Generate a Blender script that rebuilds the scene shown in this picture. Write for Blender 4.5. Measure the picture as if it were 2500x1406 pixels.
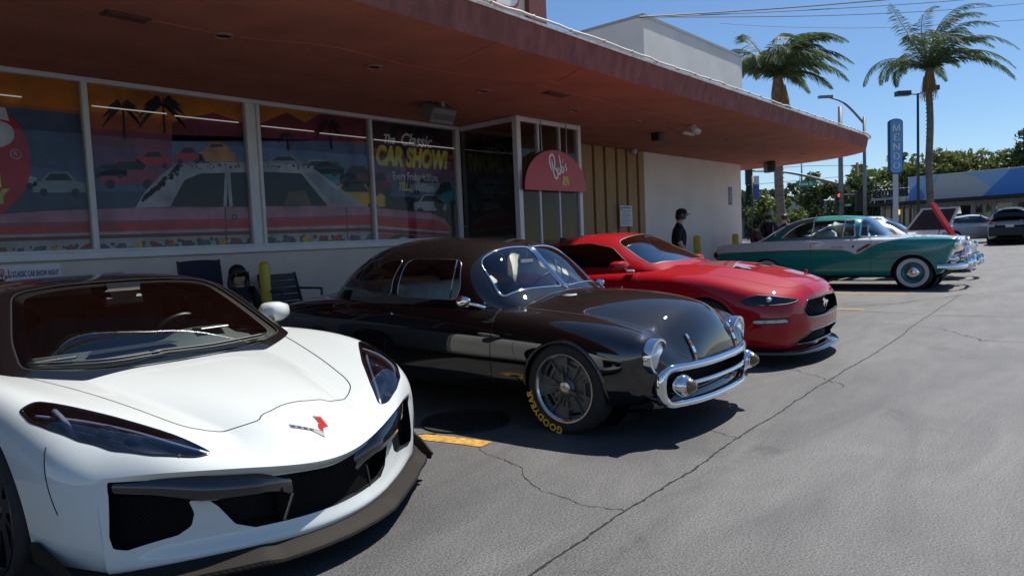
import bpy, math, random
import numpy as np
from mathutils import Vector, Matrix
R_=math.radians
for _o in list(bpy.data.objects): bpy.data.objects.remove(_o)
SC=bpy.context.scene; COL=SC.collection
random.seed(7); RNG=np.random.RandomState(11)
# ---------------------------------------------------------------- camera
F_PX,YAW,PITCH,ROLL,EYE=1700.0,R_(40.9535),R_(-3.8357),R_(-2.4686),1.33
_f=np.array([math.cos(YAW)*math.cos(PITCH),math.sin(YAW)*math.cos(PITCH),math.sin(PITCH)])
_r=np.array([math.sin(YAW),-math.cos(YAW),0.]); _u=np.cross(_r,_f)
_c,_s=math.cos(ROLL),math.sin(ROLL); _r,_u=_c*_r+_s*_u,-_s*_r+_c*_u
cd=bpy.data.cameras.new('camera'); cam=bpy.data.objects.new('camera',cd); COL.objects.link(cam)
cd.sensor_width=36; cd.lens=36*F_PX/2500; cd.clip_start=.05; cd.clip_end=2000
cam.matrix_world=Matrix(((_r[0],_u[0],-_f[0],0),(_r[1],_u[1],-_f[1],0),(_r[2],_u[2],-_f[2],EYE),(0,0,0,1)))
SC.camera=cam
SC.render.resolution_x=1024; SC.render.resolution_y=575
# ---------------------------------------------------------------- sky, sun, exposure
SUNV=Vector((.56,-.11,1.0)).normalized()
SUN_EL=math.asin(SUNV.z); SUN_AZ=math.atan2(SUNV.x,SUNV.y)
w=bpy.data.worlds.new('World'); SC.world=w; w.use_nodes=True
nt=w.node_tree; nt.nodes.clear()
sky=nt.nodes.new('ShaderNodeTexSky'); sky.sky_type='NISHITA'; sky.sun_disc=False
sky.sun_elevation=SUN_EL; sky.sun_rotation=SUN_AZ; sky.air_density=1.0; sky.dust_density=.0; sky.ozone_density=8.0
bg=nt.nodes.new('ShaderNodeBackground'); bg.inputs[1].default_value=.082
wo=nt.nodes.new('ShaderNodeOutputWorld'); nt.links.new(sky.outputs[0],bg.inputs[0]); nt.links.new(bg.outputs[0],wo.inputs[0])
sl=bpy.data.lights.new('sun','SUN'); sl.energy=5.0; sl.angle=R_(.53); sl.color=(1,.95,.88)
so=bpy.data.objects.new('sun',sl); COL.objects.link(so); so.rotation_euler=(-SUNV).to_track_quat('-Z','Y').to_euler(); so.location=(0,0,30)
vs=SC.view_settings; vs.view_transform='Standard'; vs.look='None'; vs.exposure=.48; vs.gamma=1
SC.render.engine='CYCLES'
# ---------------------------------------------------------------- helpers
def ray(px,py): return _f+(px-1250)/F_PX*_r+(703-py)/F_PX*_u
def PX(px,py,depth):            # photo pixel at a depth along the view axis
    return np.array([0,0,EYE])+ray(px,py)*depth
def PXz(px,py,z):
    v=ray(px,py); return np.array([0,0,EYE])+v*((z-EYE)/v[2])
def PXy(px,py,Y):
    v=ray(px,py); return np.array([0,0,EYE])+v*(Y/v[1])
MATS={}
def mat(name,col,rough=.5,metal=0.,spec=.5,coat=0.,coat_r=.03,emit=0.,noise=0.,nscale=8.,bump=0.,bscale=60.,alpha=None,ior=None,trans=0.,coat_ior=1.5,ndetail=4,stretch=None):
    if name in MATS: return MATS[name]
    m=bpy.data.materials.new(name); m.use_nodes=True; MATS[name]=m
    t=m.node_tree; b=t.nodes['Principled BSDF']
    c=tuple(col)+(1,) if len(col)==3 else col
    b.inputs['Base Color'].default_value=c; b.inputs['Roughness'].default_value=rough; b.inputs['Metallic'].default_value=metal
    b.inputs['Specular IOR Level'].default_value=spec; b.inputs['Coat Weight'].default_value=coat; b.inputs['Coat Roughness'].default_value=coat_r; b.inputs['Coat IOR'].default_value=coat_ior
    if emit: b.inputs['Emission Color'].default_value=c; b.inputs['Emission Strength'].default_value=emit
    if trans: b.inputs['Transmission Weight'].default_value=trans
    if ior: b.inputs['IOR'].default_value=ior
    if noise or bump:
        tc=t.nodes.new('ShaderNodeTexCoord'); src=tc.outputs['Object']
        if stretch:
            mp=t.nodes.new('ShaderNodeMapping'); mp.inputs['Scale'].default_value=stretch; t.links.new(src,mp.inputs[0]); src=mp.outputs[0]
    if noise:
        n=t.nodes.new('ShaderNodeTexNoise'); n.inputs['Scale'].default_value=nscale; n.inputs['Detail'].default_value=ndetail
        t.links.new(src,n.inputs['Vector'])
        r=t.nodes.new('ShaderNodeValToRGB'); r.color_ramp.elements[0].position=.3; r.color_ramp.elements[1].position=.7
        r.color_ramp.elements[0].color=tuple(max(0,x*(1-noise)) for x in c[:3])+(1,); r.color_ramp.elements[1].color=tuple(min(1,x*(1+noise)) for x in c[:3])+(1,)
        t.links.new(n.outputs['Fac'],r.inputs[0]); t.links.new(r.outputs[0],b.inputs['Base Color'])
    if bump:
        n2=t.nodes.new('ShaderNodeTexNoise'); n2.inputs['Scale'].default_value=bscale; n2.inputs['Detail'].default_value=3
        t.links.new(src,n2.inputs['Vector'])
        bp=t.nodes.new('ShaderNodeBump'); bp.inputs['Strength'].default_value=bump; bp.inputs['Distance'].default_value=.01
        t.links.new(n2.outputs['Fac'],bp.inputs['Height']); t.links.new(bp.outputs[0],b.inputs['Normal'])
    return m
def glass(name,tint=(.8,.85,.85),refl=1.0,ior=1.5,k=1.6):
    if name in MATS: return MATS[name]
    m=bpy.data.materials.new(name); m.use_nodes=True; MATS[name]=m; t=m.node_tree; t.nodes.clear()
    o=t.nodes.new('ShaderNodeOutputMaterial'); mx=t.nodes.new('ShaderNodeMixShader')
    tr=t.nodes.new('ShaderNodeBsdfTransparent'); tr.inputs[0].default_value=tuple(tint)+(1,)
    gl=t.nodes.new('ShaderNodeBsdfGlossy'); gl.inputs['Roughness'].default_value=.005; gl.inputs[0].default_value=(refl,refl,refl,1)
    fr=t.nodes.new('ShaderNodeFresnel'); fr.inputs[0].default_value=ior
    # one sheet stands for both faces of the pane: raise the reflectance a little
    ml=t.nodes.new('ShaderNodeMath'); ml.operation='MULTIPLY'; ml.inputs[1].default_value=k; ml.use_clamp=True
    t.links.new(fr.outputs[0],ml.inputs[0]); t.links.new(ml.outputs[0],mx.inputs[0]); t.links.new(tr.outputs[0],mx.inputs[1]); t.links.new(gl.outputs[0],mx.inputs[2]); t.links.new(mx.outputs[0],o.inputs[0])
    return m
def tag(o,label=None,cat=None,group=None,kind=None):
    if label: o['label']=label
    if cat: o['category']=cat
    if group: o['group']=group
    if kind: o['kind']=kind
    return o
def empty(name,loc=(0,0,0),rz=0,label=None,cat=None,group=None):
    o=bpy.data.objects.new(name,None); COL.objects.link(o); o.location=[float(x) for x in loc]; o.rotation_euler=(0,0,rz); o.empty_display_size=.1
    return tag(o,label,cat,group)
def mk(name,v,f,m,parent=None,smooth=False,nrm=None):
    me=bpy.data.meshes.new(name); me.from_pydata([tuple(map(float,p)) for p in v],[],[tuple(int(i) for i in q) for q in f])
    if m is not None:
        for mm in (m if isinstance(m,(list,tuple)) else [m]): me.materials.append(mm)
    me.update()
    if smooth: me.polygons.foreach_set('use_smooth',[True]*len(me.polygons))
    if nrm is not None: me.normals_split_custom_set_from_vertices([tuple(map(float,n)) for n in nrm])
    o=bpy.data.objects.new(name,me); COL.objects.link(o)
    if parent is not None: o.parent=parent
    return o
def link(name,me,parent,loc=(0,0,0),rot=(0,0,0),sc=(1,1,1)):
    o=bpy.data.objects.new(name,me); COL.objects.link(o); o.parent=parent; o.location=loc; o.rotation_euler=rot; o.scale=sc; return o
class G:
    """mesh collector"""
    def __init__(s): s.v=[];s.f=[]
    def add(s,v,f):
        b=len(s.v); s.v+= [tuple(map(float,p)) for p in v]; s.f+=[tuple(i+b for i in q) for q in f]; return s
    def box(s,x0,x1,y0,y1,z0,z1):
        v=[(x,y,z) for z in (z0,z1) for y in (y0,y1) for x in (x0,x1)]
        return s.add(v,[(0,2,3,1),(4,5,7,6),(0,1,5,4),(2,6,7,3),(0,4,6,2),(1,3,7,5)])
    def obox(s,c,ax,ay,az):      # oriented box, half-axes as vectors
        c,ax,ay,az=map(np.array,(c,ax,ay,az))
        v=[c+i*ax+j*ay+k*az for k in(-1,1) for j in(-1,1) for i in(-1,1)]
        return s.add(v,[(0,2,3,1),(4,5,7,6),(0,1,5,4),(2,6,7,3),(0,4,6,2),(1,3,7,5)])
    def bbox(s,x0,x1,y0,y1,z0,z1,b=.01):   # box with chamfered edges
        c=np.array([(x0+x1)/2,(y0+y1)/2,(z0+z1)/2]);h=np.array([abs(x1-x0)/2,abs(y1-y0)/2,abs(z1-z0)/2]);b=min(b,*(h*.9))
        v=[];idx={}
        for sx in(-1,1):
            for sy in(-1,1):
                for sz in(-1,1):
                    for a in range(3):
                        q=h-b;q[a]=h[a];idx[(sx,sy,sz,a)]=len(v);v.append(c+q*np.array([sx,sy,sz]))
        f=[]
        for a in range(3):
            o=[i for i in range(3) if i!=a]
            for sg in(-1,1):
                qs=[]
                for t in((-1,-1),(1,-1),(1,1),(-1,1)):
                    k=[0,0,0];k[a]=sg;k[o[0]]=t[0];k[o[1]]=t[1];qs.append(idx[tuple(k)+(a,)])
                f.append(tuple(qs))
        for a in range(3):
            p,q=[i for i in range(3) if i!=a]
            for s1 in(-1,1):
                for s2 in(-1,1):
                    qs=[]
                    for sa,ax in((-1,p),(1,p),(1,q),(-1,q)):
                        k=[0,0,0];k[a]=sa;k[p]=s1;k[q]=s2;qs.append(idx[tuple(k)+(ax,)])
                    f.append(tuple(qs))
        for sx in(-1,1):
            for sy in(-1,1):
                for sz in(-1,1): f.append(tuple(idx[(sx,sy,sz,a)] for a in range(3)))
        return s.add(v,f)
    def tube(s,pts,r,n=10,cap=True,closed=False):
        pts=[np.array(p,float) for p in pts]; m=len(pts)
        rs=r if hasattr(r,'__len__') else [r]*m
        v=[];f=[];up=None
        for i in range(m):
            a=pts[(i-1)%m] if (closed or i>0) else pts[0]; b=pts[(i+1)%m] if (closed or i<m-1) else pts[-1]
            t=b-a; t=t/(np.linalg.norm(t)+1e-12)
            if up is None:
                up=np.array([0,0,1.]) if abs(t[2])<.9 else np.array([1.,0,0])
            e=np.cross(t,up); e/=np.linalg.norm(e)+1e-12; up=np.cross(e,t)
            for k in range(n):
                an=2*math.pi*k/n; v.append(pts[i]+rs[i]*(math.cos(an)*e+math.sin(an)*up))
        for i in range(m if closed else m-1):
            j=(i+1)%m
            for k in range(n): f.append((i*n+k,i*n+(k+1)%n,j*n+(k+1)%n,j*n+k))
        if cap and not closed: f.append(tuple(range(n))[::-1]); f.append(tuple((m-1)*n+k for k in range(n)))
        return s.add(v,f)
    def lathe(s,prof,n=32,axis='z',c=(0,0,0)):
        v=[];f=[];m=len(prof)
        for k in range(n):
            a=2*math.pi*k/n
            for r,h in prof:
                p={'z':(r*math.cos(a),r*math.sin(a),h),'y':(r*math.cos(a),h,r*math.sin(a)),'x':(h,r*math.cos(a),r*math.sin(a))}[axis]
                v.append((p[0]+c[0],p[1]+c[1],p[2]+c[2]))
        for k in range(n):
            k2=(k+1)%n
            for i in range(m-1):
                f.append((k*m+i,k2*m+i,k2*m+i+1,k*m+i+1))
        return s.add(v,f)
    def prism(s,poly,d,o=(0,0,0),ex=(1,0,0),ey=(0,0,1),en=(0,1,0)):   # poly in (ex,ey), extruded by d along en
        o,ex,ey,en=map(lambda q:np.array(q,float),(o,ex,ey,en)); n=len(poly)
        v=[o+a*ex+b*ey for a,b in poly]+[o+a*ex+b*ey+d*en for a,b in poly]
        f=[tuple(range(n)),tuple(range(2*n-1,n-1,-1))]+[(i,i+n,(i+1)%n+n,(i+1)%n) for i in range(n)]
        return s.add(v,f)
    def ball(s,c,r,nu=12,nv=8):
        r=np.array(r if hasattr(r,'__len__') else (r,)*3); c=np.array(c); v=[];f=[]
        for j in range(nv+1):
            t=math.pi*j/nv
            for i in range(nu):
                a=2*math.pi*i/nu; v.append(c+r*np.array([math.sin(t)*math.cos(a),math.sin(t)*math.sin(a),math.cos(t)]))
        for j in range(nv):
            for i in range(nu): f.append((j*nu+i,(j+1)*nu+i,(j+1)*nu+(i+1)%nu,j*nu+(i+1)%nu))
        return s.add(v,f)
    def ribbon(s,pts,w,en=(0,0,1)):   # flat strip along a path
        pts=np.array(pts,float); n=len(pts); en=np.array(en,float); v=[];f=[]
        ws=w if hasattr(w,'__len__') else [w]*n
        for i in range(n):
            t=pts[min(i+1,n-1)]-pts[max(i-1,0)]; t/=np.linalg.norm(t)+1e-12
            e=np.cross(en,t); e/=np.linalg.norm(e)+1e-12
            v+=[pts[i]-e*ws[i]/2,pts[i]+e*ws[i]/2]
        for i in range(n-1): f.append((2*i,2*i+2,2*i+3,2*i+1))
        return s.add(v,f)
    def xf(s,M):
        M=np.array(M); s.v=[tuple((M@np.array([*p,1.]))[:3]) for p in s.v]; return s
    def ob(s,name,m,parent=None,smooth=False): return mk(name,s.v,s.f,m,parent,smooth)
    def auto(s,name,m,parent=None,ang=35):
        o=mk(name,s.v,s.f,m,parent,True)
        me=o.data
        try: me.set_sharp_from_angle(angle=R_(ang))
        except Exception: pass
        return o
# ---------------------------------------------------------------- text
_dg=None
def text_mesh(txt,size=1.,shear=0.,bold=0.,align='CENTER',spacing=1.,extrude=0.):
    cu=bpy.data.curves.new('t','FONT'); cu.body=txt; cu.size=size; cu.shear=shear; cu.offset=bold; cu.align_x=align; cu.align_y='CENTER'; cu.space_character=spacing; cu.extrude=extrude; cu.resolution_u=3
    o=bpy.data.objects.new('t',cu); COL.objects.link(o)
    dg=bpy.context.evaluated_depsgraph_get(); dg.update(); e=o.evaluated_get(dg); me=e.to_mesh()
    v=np.array([tuple(p.co) for p in me.vertices]).reshape(-1,3); f=[tuple(p.vertices) for p in me.polygons]; e.to_mesh_clear()
    bpy.data.objects.remove(o); bpy.data.curves.remove(cu); return v,f
def put_text(name,txt,m,parent,o,ex,ey,size,width=None,**k):
    v,f=text_mesh(txt,size,**k)
    if width: v=v*np.array([width/(v[:,0].max()-v[:,0].min()),1,1])
    o,ex,ey=map(lambda q:np.array(q,float),(o,ex,ey)); en=np.cross(ex,ey)
    return mk(name,[o+p[0]*ex+p[1]*ey+p[2]*en for p in v],f,m,parent)
# ---------------------------------------------------------------- spline surfaces
def bspl(C,n,e0='nat',e1='nat'):
    """uniform cubic B-spline through axis 0, n samples per span (int or list)"""
    C=np.asarray(C,float); M=len(C)
    mir=np.array([1,-1,1.])
    a=C[1]*mir if e0=='mir' else 2*C[0]-C[1]; b=C[-2]*mir if e1=='mir' else 2*C[-1]-C[-2]
    P=np.concatenate([a[None],C,b[None]]); out=[]
    ns=n if hasattr(n,'__len__') else [n]*(M-1)
    for i in range(M-1):
        for k in range(ns[i]):
            u=k/ns[i]; B=((1-u)**3/6,(3*u**3-6*u*u+4)/6,(-3*u**3+3*u*u+3*u+1)/6,u**3/6)
            out.append(sum(B[q]*P[i+q] for q in range(4)))
    out.append((P[M-1]+4*P[M]+P[M+1])/6)
    return np.array(out)
def cspl(xs,ys):
    """natural cubic spline interpolation, xs ascending"""
    xs=np.array(xs,float); ys=np.array(ys,float); n=len(xs); h=np.diff(xs); A=np.eye(n); B=np.zeros(n)
    for i in range(1,n-1):
        A[i,i-1]=h[i-1];A[i,i]=2*(h[i-1]+h[i]);A[i,i+1]=h[i]; B[i]=6*((ys[i+1]-ys[i])/h[i]-(ys[i]-ys[i-1])/h[i-1])
    m=np.linalg.solve(A,B)
    def ev(x):
        x=np.asarray(x,float); i=np.clip(np.searchsorted(xs,x)-1,0,n-2); d=h[i]; a=(xs[i+1]-x)/d; b=(x-xs[i])/d
        return a*ys[i]+b*ys[i+1]+((a**3-a)*m[i]+(b**3-b)*m[i+1])*d*d/6
    return ev
def crom(pts,n=6,closed=True):
    p=np.array(pts,float); m=len(p); out=[]
    for i in range(m if closed else m-1):
        q=[p[(i+k-1)%m] if closed else p[min(max(i+k-1,0),m-1)] for k in range(4)]
        for k in range(n):
            t=k/n; out.append(.5*(2*q[1]+(q[2]-q[0])*t+(2*q[0]-5*q[1]+4*q[2]-q[3])*t*t+(3*q[1]-q[0]-3*q[2]+q[3])*t**3))
    if not closed: out.append(p[-1])
    return np.array(out)
def rpoly(pts,r,n=5):
    """polygon with rounded corners; r scalar or per-corner"""
    p=np.array(pts,float); m=len(p); out=[]; rs=r if hasattr(r,'__len__') else [r]*m
    for i in range(m):
        a,b,c=p[i-1],p[i],p[(i+1)%m]; u=a-b; v=c-b; lu,lv=np.linalg.norm(u),np.linalg.norm(v)
        d=min(rs[i],lu*.48,lv*.48); s=b+u/lu*d; e=b+v/lv*d
        for k in range(n+1):
            t=k/n; out.append((1-t)**2*s+2*t*(1-t)*b+t*t*e)
    return np.array(out)
def sdp(P,poly):
    """signed distance to polygon, positive inside (P: n x 2)"""
    P=np.asarray(P,float); Q=np.asarray(poly,float); n=len(Q); best=np.full(len(P),1e9); inside=np.zeros(len(P),bool)
    for i in range(n):
        a,b=Q[i],Q[(i+1)%n]; ab=b-a; L=ab@ab
        if L<1e-14: continue
        t=np.clip(((P-a)@ab)/L,0,1); d=np.hypot(*(P-a-t[:,None]*ab).T); best=np.minimum(best,d)
        c=((a[1]>P[:,1])!=(b[1]>P[:,1])); xi=a[0]+(P[:,1]-a[1])/(ab[1] if abs(ab[1])>1e-12 else 1e-12)*ab[0]; inside^=c&(P[:,0]<xi)
    return np.where(inside,best,-best)
class S:
    """surface patch with vertex normals"""
    def __init__(s,v,n,f): s.v=np.asarray(v,float).reshape(-1,3); s.n=np.asarray(n,float).reshape(-1,3); s.f=list(f)
    @staticmethod
    def grid(g,flip=False):
        U,V=g.shape[:2]; du=np.gradient(g,axis=0); dv=np.gradient(g,axis=1); n=np.cross(du,dv)
        if flip: n=-n
        l=np.linalg.norm(n,axis=2,keepdims=True); n=n/np.maximum(l,1e-9)
        i=np.arange(U*V).reshape(U,V); q=np.stack([i[:-1,:-1],i[1:,:-1],i[1:,1:],i[:-1,1:]],-1).reshape(-1,4)
        if flip: q=q[:,::-1]
        return S(g.reshape(-1,3),n.reshape(-1,3),[tuple(x) for x in q.tolist()])
    def compact(s):
        used=sorted({i for f in s.f for i in f}); mp={o:k for k,o in enumerate(used)}
        return S(s.v[used] if used else np.zeros((0,3)),s.n[used] if used else np.zeros((0,3)),[tuple(mp[i] for i in f) for f in s.f])
    def cut(s,fld):
        """split along fld=0 -> (inside S, outside S, chains[(pts,normals)])"""
        pos=fld>0; ins=[];outs=[];nv=[];nn=[];cache={};segs=[]; b=len(s.v)
        pl=pos.tolist()
        for f in s.f:
            p=[pl[i] for i in f]
            if all(p): ins.append(f); continue
            if not any(p): outs.append(f); continue
            a=[];o=[];cr=[]
            for k in range(len(f)):
                i=f[k];j=f[(k+1)%len(f)]
                (a if pl[i] else o).append(i)
                if pl[i]!=pl[j]:
                    key=(i,j) if i<j else (j,i)
                    if key not in cache:
                        t=fld[i]/(fld[i]-fld[j]); t=min(max(t,.001),.999); cache[key]=b+len(nv); nv.append(s.v[i]+(s.v[j]-s.v[i])*t); nn.append(s.n[i]+(s.n[j]-s.n[i])*t)
                    c=cache[key]; a.append(c);o.append(c);cr.append(c)
            ins.append(tuple(a));outs.append(tuple(o))
            if len(cr)==2: segs.append((cr[0],cr[1]))
        V=np.concatenate([s.v,np.array(nv).reshape(-1,3)]); N=np.concatenate([s.n,np.array(nn).reshape(-1,3)])
        N=N/np.maximum(np.linalg.norm(N,axis=1,keepdims=True),1e-9)
        adj={}
        for x,y in segs: adj.setdefault(x,[]).append(y); adj.setdefault(y,[]).append(x)
        chains=[];seen=set()
        for st in sorted(adj,key=lambda q:len(adj[q])):
            if st in seen: continue
            ch=[st];seen.add(st);cur=st
            while True:
                nx=[q for q in adj[cur] if q not in seen]
                if not nx: break
                cur=nx[0];seen.add(cur);ch.append(cur)
            closed=len(ch)>2 and ch[0] in adj[ch[-1]]
            if len(ch)>1: chains.append((V[ch],N[ch],closed))
        return S(V,N,ins).compact(),S(V,N,outs).compact(),chains
    def mir(s):
        m=np.array([1,-1,1.]); return S(s.v*m,s.n*m,[f[::-1] for f in s.f])
    def __add__(s,o):
        b=len(s.v); return S(np.concatenate([s.v,o.v]),np.concatenate([s.n,o.n]),s.f+[tuple(i+b for i in f) for f in o.f])
    def off(s,d): return S(s.v+s.n*d,s.n,s.f)
    def flipn(s): return S(s.v,-s.n,[f[::-1] for f in s.f])
    def ob(s,name,m,parent): return mk(name,s.v,s.f,m,parent,True,s.n)
def chmir(chains):
    m=np.array([1,-1,1.]); return [(p*m,n*m,c) for p,n,c in chains]
def rs_chain(p,step):
    """resample a polyline"""
    d=np.r_[0,np.cumsum(np.linalg.norm(np.diff(p,axis=0),axis=1))]; k=max(2,int(d[-1]/step)+1); t=np.linspace(0,d[-1],k)
    return np.stack([np.interp(t,d,p[:,i]) for i in range(p.shape[1])],1)
def trim(chains,w,h,off=0.,step=.02,n=5,g=None,smooth=2):
    """raised moulding along chains: width w on the surface, height h along the normal"""
    g=g or G()
    for p,nr,closed in chains:
        if len(p)<3: continue
        if closed: p=np.r_[p,p[:1]];nr=np.r_[nr,nr[:1]]
        q=rs_chain(np.c_[p,nr],step); p,nr=q[:,:3],q[:,3:]
        for _ in range(smooth):
            if closed:
                z=p[:-1]; z=(np.roll(z,1,0)+2*z+np.roll(z,-1,0))/4; p=np.r_[z,z[:1]]
            elif len(p)>2: p=np.r_[p[:1],(p[:-2]+2*p[1:-1]+p[2:])/4,p[-1:]]
        m=len(p); v=[];f=[]
        T=np.gradient(p,axis=0)
        if closed: T[0]=T[-1]=p[1]-p[-2]
        T/=np.maximum(np.linalg.norm(T,axis=1,keepdims=True),1e-9); E=np.cross(nr,T); E/=np.maximum(np.linalg.norm(E,axis=1,keepdims=True),1e-9)
        K=n+1
        for i in range(m):
            for k in range(K):
                a=math.pi*k/n; v.append(p[i]+E[i]*(w/2*math.cos(a))+nr[i]*(off+h*math.sin(a)))
        for i in range(m-1):
            for k in range(n): f.append((i*K+k,i*K+k+1,(i+1)*K+k+1,(i+1)*K+k))
        g.add(v,f)
    return g
def flange(chains,d,vec=None,g=None):
    """wall from an opening's edge inward (d along -normal, or along vec)"""
    g=g or G()
    for p,nr,closed in chains:
        if closed: p=np.r_[p,p[:1]];nr=np.r_[nr,nr[:1]]
        q=p+(np.array(vec,float) if vec is not None else -nr*d); m=len(p)
        g.add(np.r_[p,q],[(i,i+1,m+i+1,m+i) for i in range(m-1)])
    return g
# ================================================================ ground
def asphalt():
    m=bpy.data.materials.new('asphalt'); m.use_nodes=True; t=m.node_tree; b=t.nodes['Principled BSDF']; b.inputs['Roughness'].default_value=.62; b.inputs['Specular IOR Level'].default_value=.55
    L=t.links.new; N=lambda k,**i:(lambda n:[n.inputs[a].__setattr__('default_value',v) for a,v in i.items()] and n or n)(t.nodes.new(k))
    tc=t.nodes.new('ShaderNodeTexCoord'); O=tc.outputs['Object']
    n1=N('ShaderNodeTexNoise',Scale=.38,Detail=8.,Roughness=.68,Distortion=.6); L(O,n1.inputs['Vector'])
    mp=t.nodes.new('ShaderNodeMapping'); mp.inputs['Scale'].default_value=(.35,1.3,1); mp.inputs['Rotation'].default_value=(0,0,.2); L(O,mp.inputs[0]); n2=N('ShaderNodeTexNoise',Scale=1.6,Detail=6.,Roughness=.65,Distortion=1.2); L(mp.outputs[0],n2.inputs['Vector'])
    n3=N('ShaderNodeTexVoronoi',Scale=95.); L(O,n3.inputs['Vector']); n4=N('ShaderNodeTexNoise',Scale=95.,Detail=3.,Roughness=.7); L(O,n4.inputs['Vector'])
    r1=t.nodes.new('ShaderNodeValToRGB'); r1.color_ramp.elements[0].position=.32; r1.color_ramp.elements[1].position=.72; r1.color_ramp.elements[0].color=(.066,.066,.066,1); r1.color_ramp.elements[1].color=(.108,.107,.105,1); L(n1.outputs['Fac'],r1.inputs[0])
    r2=t.nodes.new('ShaderNodeValToRGB'); r2.color_ramp.elements[0].position=.35; r2.color_ramp.elements[1].position=.68; r2.color_ramp.elements[0].color=(.66,.66,.67,1); r2.color_ramp.elements[1].color=(1.12,1.11,1.1,1); L(n2.outputs['Fac'],r2.inputs[0])
    r3=t.nodes.new('ShaderNodeValToRGB'); r3.color_ramp.elements[0].position=.34; r3.color_ramp.elements[1].position=.68; r3.color_ramp.elements[0].color=(.36,.36,.36,1); r3.color_ramp.elements[1].color=(1.9,1.9,1.89,1); L(n4.outputs['Fac'],r3.inputs[0])
    m1=t.nodes.new('ShaderNodeMixRGB'); m1.blend_type='MULTIPLY'; m1.inputs[0].default_value=1; L(r1.outputs[0],m1.inputs[1]); L(r2.outputs[0],m1.inputs[2])
    m2=t.nodes.new('ShaderNodeMixRGB'); m2.blend_type='MULTIPLY'; m2.inputs[0].default_value=1; L(m1.outputs[0],m2.inputs[1]); L(r3.outputs[0],m2.inputs[2]); L(m2.outputs[0],b.inputs['Base Color'])
    n5=N('ShaderNodeTexNoise',Scale=1.1,Detail=4.,Roughness=.75,Distortion=.3); mp5=t.nodes.new('ShaderNodeMapping'); mp5.inputs['Location'].default_value=(7.3,2.1,0); L(O,mp5.inputs[0]); L(mp5.outputs[0],n5.inputs['Vector']); r5=t.nodes.new('ShaderNodeValToRGB'); r5.color_ramp.elements[0].position=.27; r5.color_ramp.elements[1].position=.40; r5.color_ramp.elements[0].color=(.55,.54,.53,1); r5.color_ramp.elements[1].color=(1,1,1,1); L(n5.outputs['Fac'],r5.inputs[0]); m5=t.nodes.new('ShaderNodeMixRGB'); m5.blend_type='MULTIPLY'; m5.inputs[0].default_value=1; L(m2.outputs[0],m5.inputs[1]); L(r5.outputs[0],m5.inputs[2]); L(m5.outputs[0],b.inputs['Base Color'])
    bp=t.nodes.new('ShaderNodeBump'); bp.inputs['Strength'].default_value=.22; bp.inputs['Distance'].default_value=.006; L(n3.outputs['Distance'],bp.inputs['Height']); L(bp.outputs[0],b.inputs['Normal'])
    return m
def gz(X): return 0. if X<22 else (X-22)*.011 if X<50 else .308
xs=[-300,-60,-20,0,10,22,30,40,50,90,200,900]; ys=[-700,-100,-30,0,10,30,100,700]
gnd=mk('asphalt_ground',[(x,y,gz(x)) for x in xs for y in ys],[(i*len(ys)+j,(i+1)*len(ys)+j,(i+1)*len(ys)+j+1,i*len(ys)+j+1) for i in range(len(xs)-1) for j in range(len(ys)-1)],asphalt()); tag(gnd,kind='structure',label='grey worn asphalt of the parking lot')
M_CRK=mat('crack_fill',(.010,.010,.010),.9)
def crack(pts,w,jit=.02,step=.025,closed=False):
    P=rs_chain(np.array(pts,float),step); n=len(P); j=np.cumsum(RNG.randn(n,2)*jit*.4,axis=0); j-=np.linspace(0,1,n)[:,None]*j[-1]; P=P+j+RNG.randn(n,2)*jit*.22
    ws=w*(.35+.9*RNG.rand(n)); o=G().ribbon([(x,y,.003+gz(x)) for x,y in P],ws).ob('crack',M_CRK,gnd); return o
g2=lambda *p:[tuple(PXz(x,y,0)[:2]) for x,y in p]
crack([(14.9,2.14),(10,1.98),(4.22,1.83),(2.83,1.79),(2.07,1.75),(.4,1.66)],.012,.006)
crack(g2((1525,1247),(1420,1230),(1330,1192),(1280,1140),(1170,1095)),.005,.014); crack(g2((1800,1068),(1765,1060),(1710,1045)),.008,.015)
crack(g2((2340,722),(2200,740),(2060,748)),.02,.02); crack(g2((2500,838),(2380,828),(2300,800),(2150,790)),.01,.04); crack(g2((2500,775),(2300,770),(2040,757)),.014,.02)
crack([(14.9,2.14),(16.5,.9),(19,-1.2)],.02,.02); crack(g2((2060,945),(1940,905),(1850,893)),.008,.03); 
# yellow painted kerb line and drain cover
YP=mat('yellow_road_paint',(.42,.23,.03),.7,noise=.5,nscale=22)
def strip(pts,w,m,name='painted_line',z=.004):
    return G().ribbon([(x,y,z+gz(x)) for x,y in pts],w).ob(name,m,gnd)
strip(crom([(3.05,3.9),(3.16,3.62),(3.24,3.30),(3.27,3.12)],6,False),.13,YP)
strip([(5.95,2.9),(5.95,7.3)],.10,YP); strip([(9.2,3.2),(9.2,7.3)],.10,YP); strip([(12.0,3.0),(12.0,7.3)],.10,YP); strip([(14.9,3.0),(14.9,7.3)],.10,YP)
mh=empty('manhole_cover',(3.62,3.66,.004),0,'round iron drain cover with cross ribs beside the black coupe','manhole cover')
IR=mat('cast_iron',(.03,.03,.03),.6,.5,noise=.3,nscale=20)
G().lathe([(.33,.0),(.33,.010),(.29,.012),(.285,.004),(0,.004)],48,'z').ob('cover_plate',IR,mh)
gg=G()
for k in range(-6,7):
    c=.043*k; h=math.sqrt(max(0,.28**2-c*c)); gg.box(c-.008,c+.008,-h,h,.004,.011); gg.box(-h,h,c-.008,c+.008,.004,.0105)
gg.ob('cover_ribs',IR,mh)
# concrete walk under the canopy
G().add([(-12,7.5,.005),(21.5,7.5,.005),(21.5,8.75,.005),(-12,8.75,.005)],[(0,1,2,3)]).ob('walkway',mat('walk_concrete',(.22,.21,.20),.8,noise=.15,nscale=3,bump=.2,bscale=60))['kind']='structure'
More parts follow.
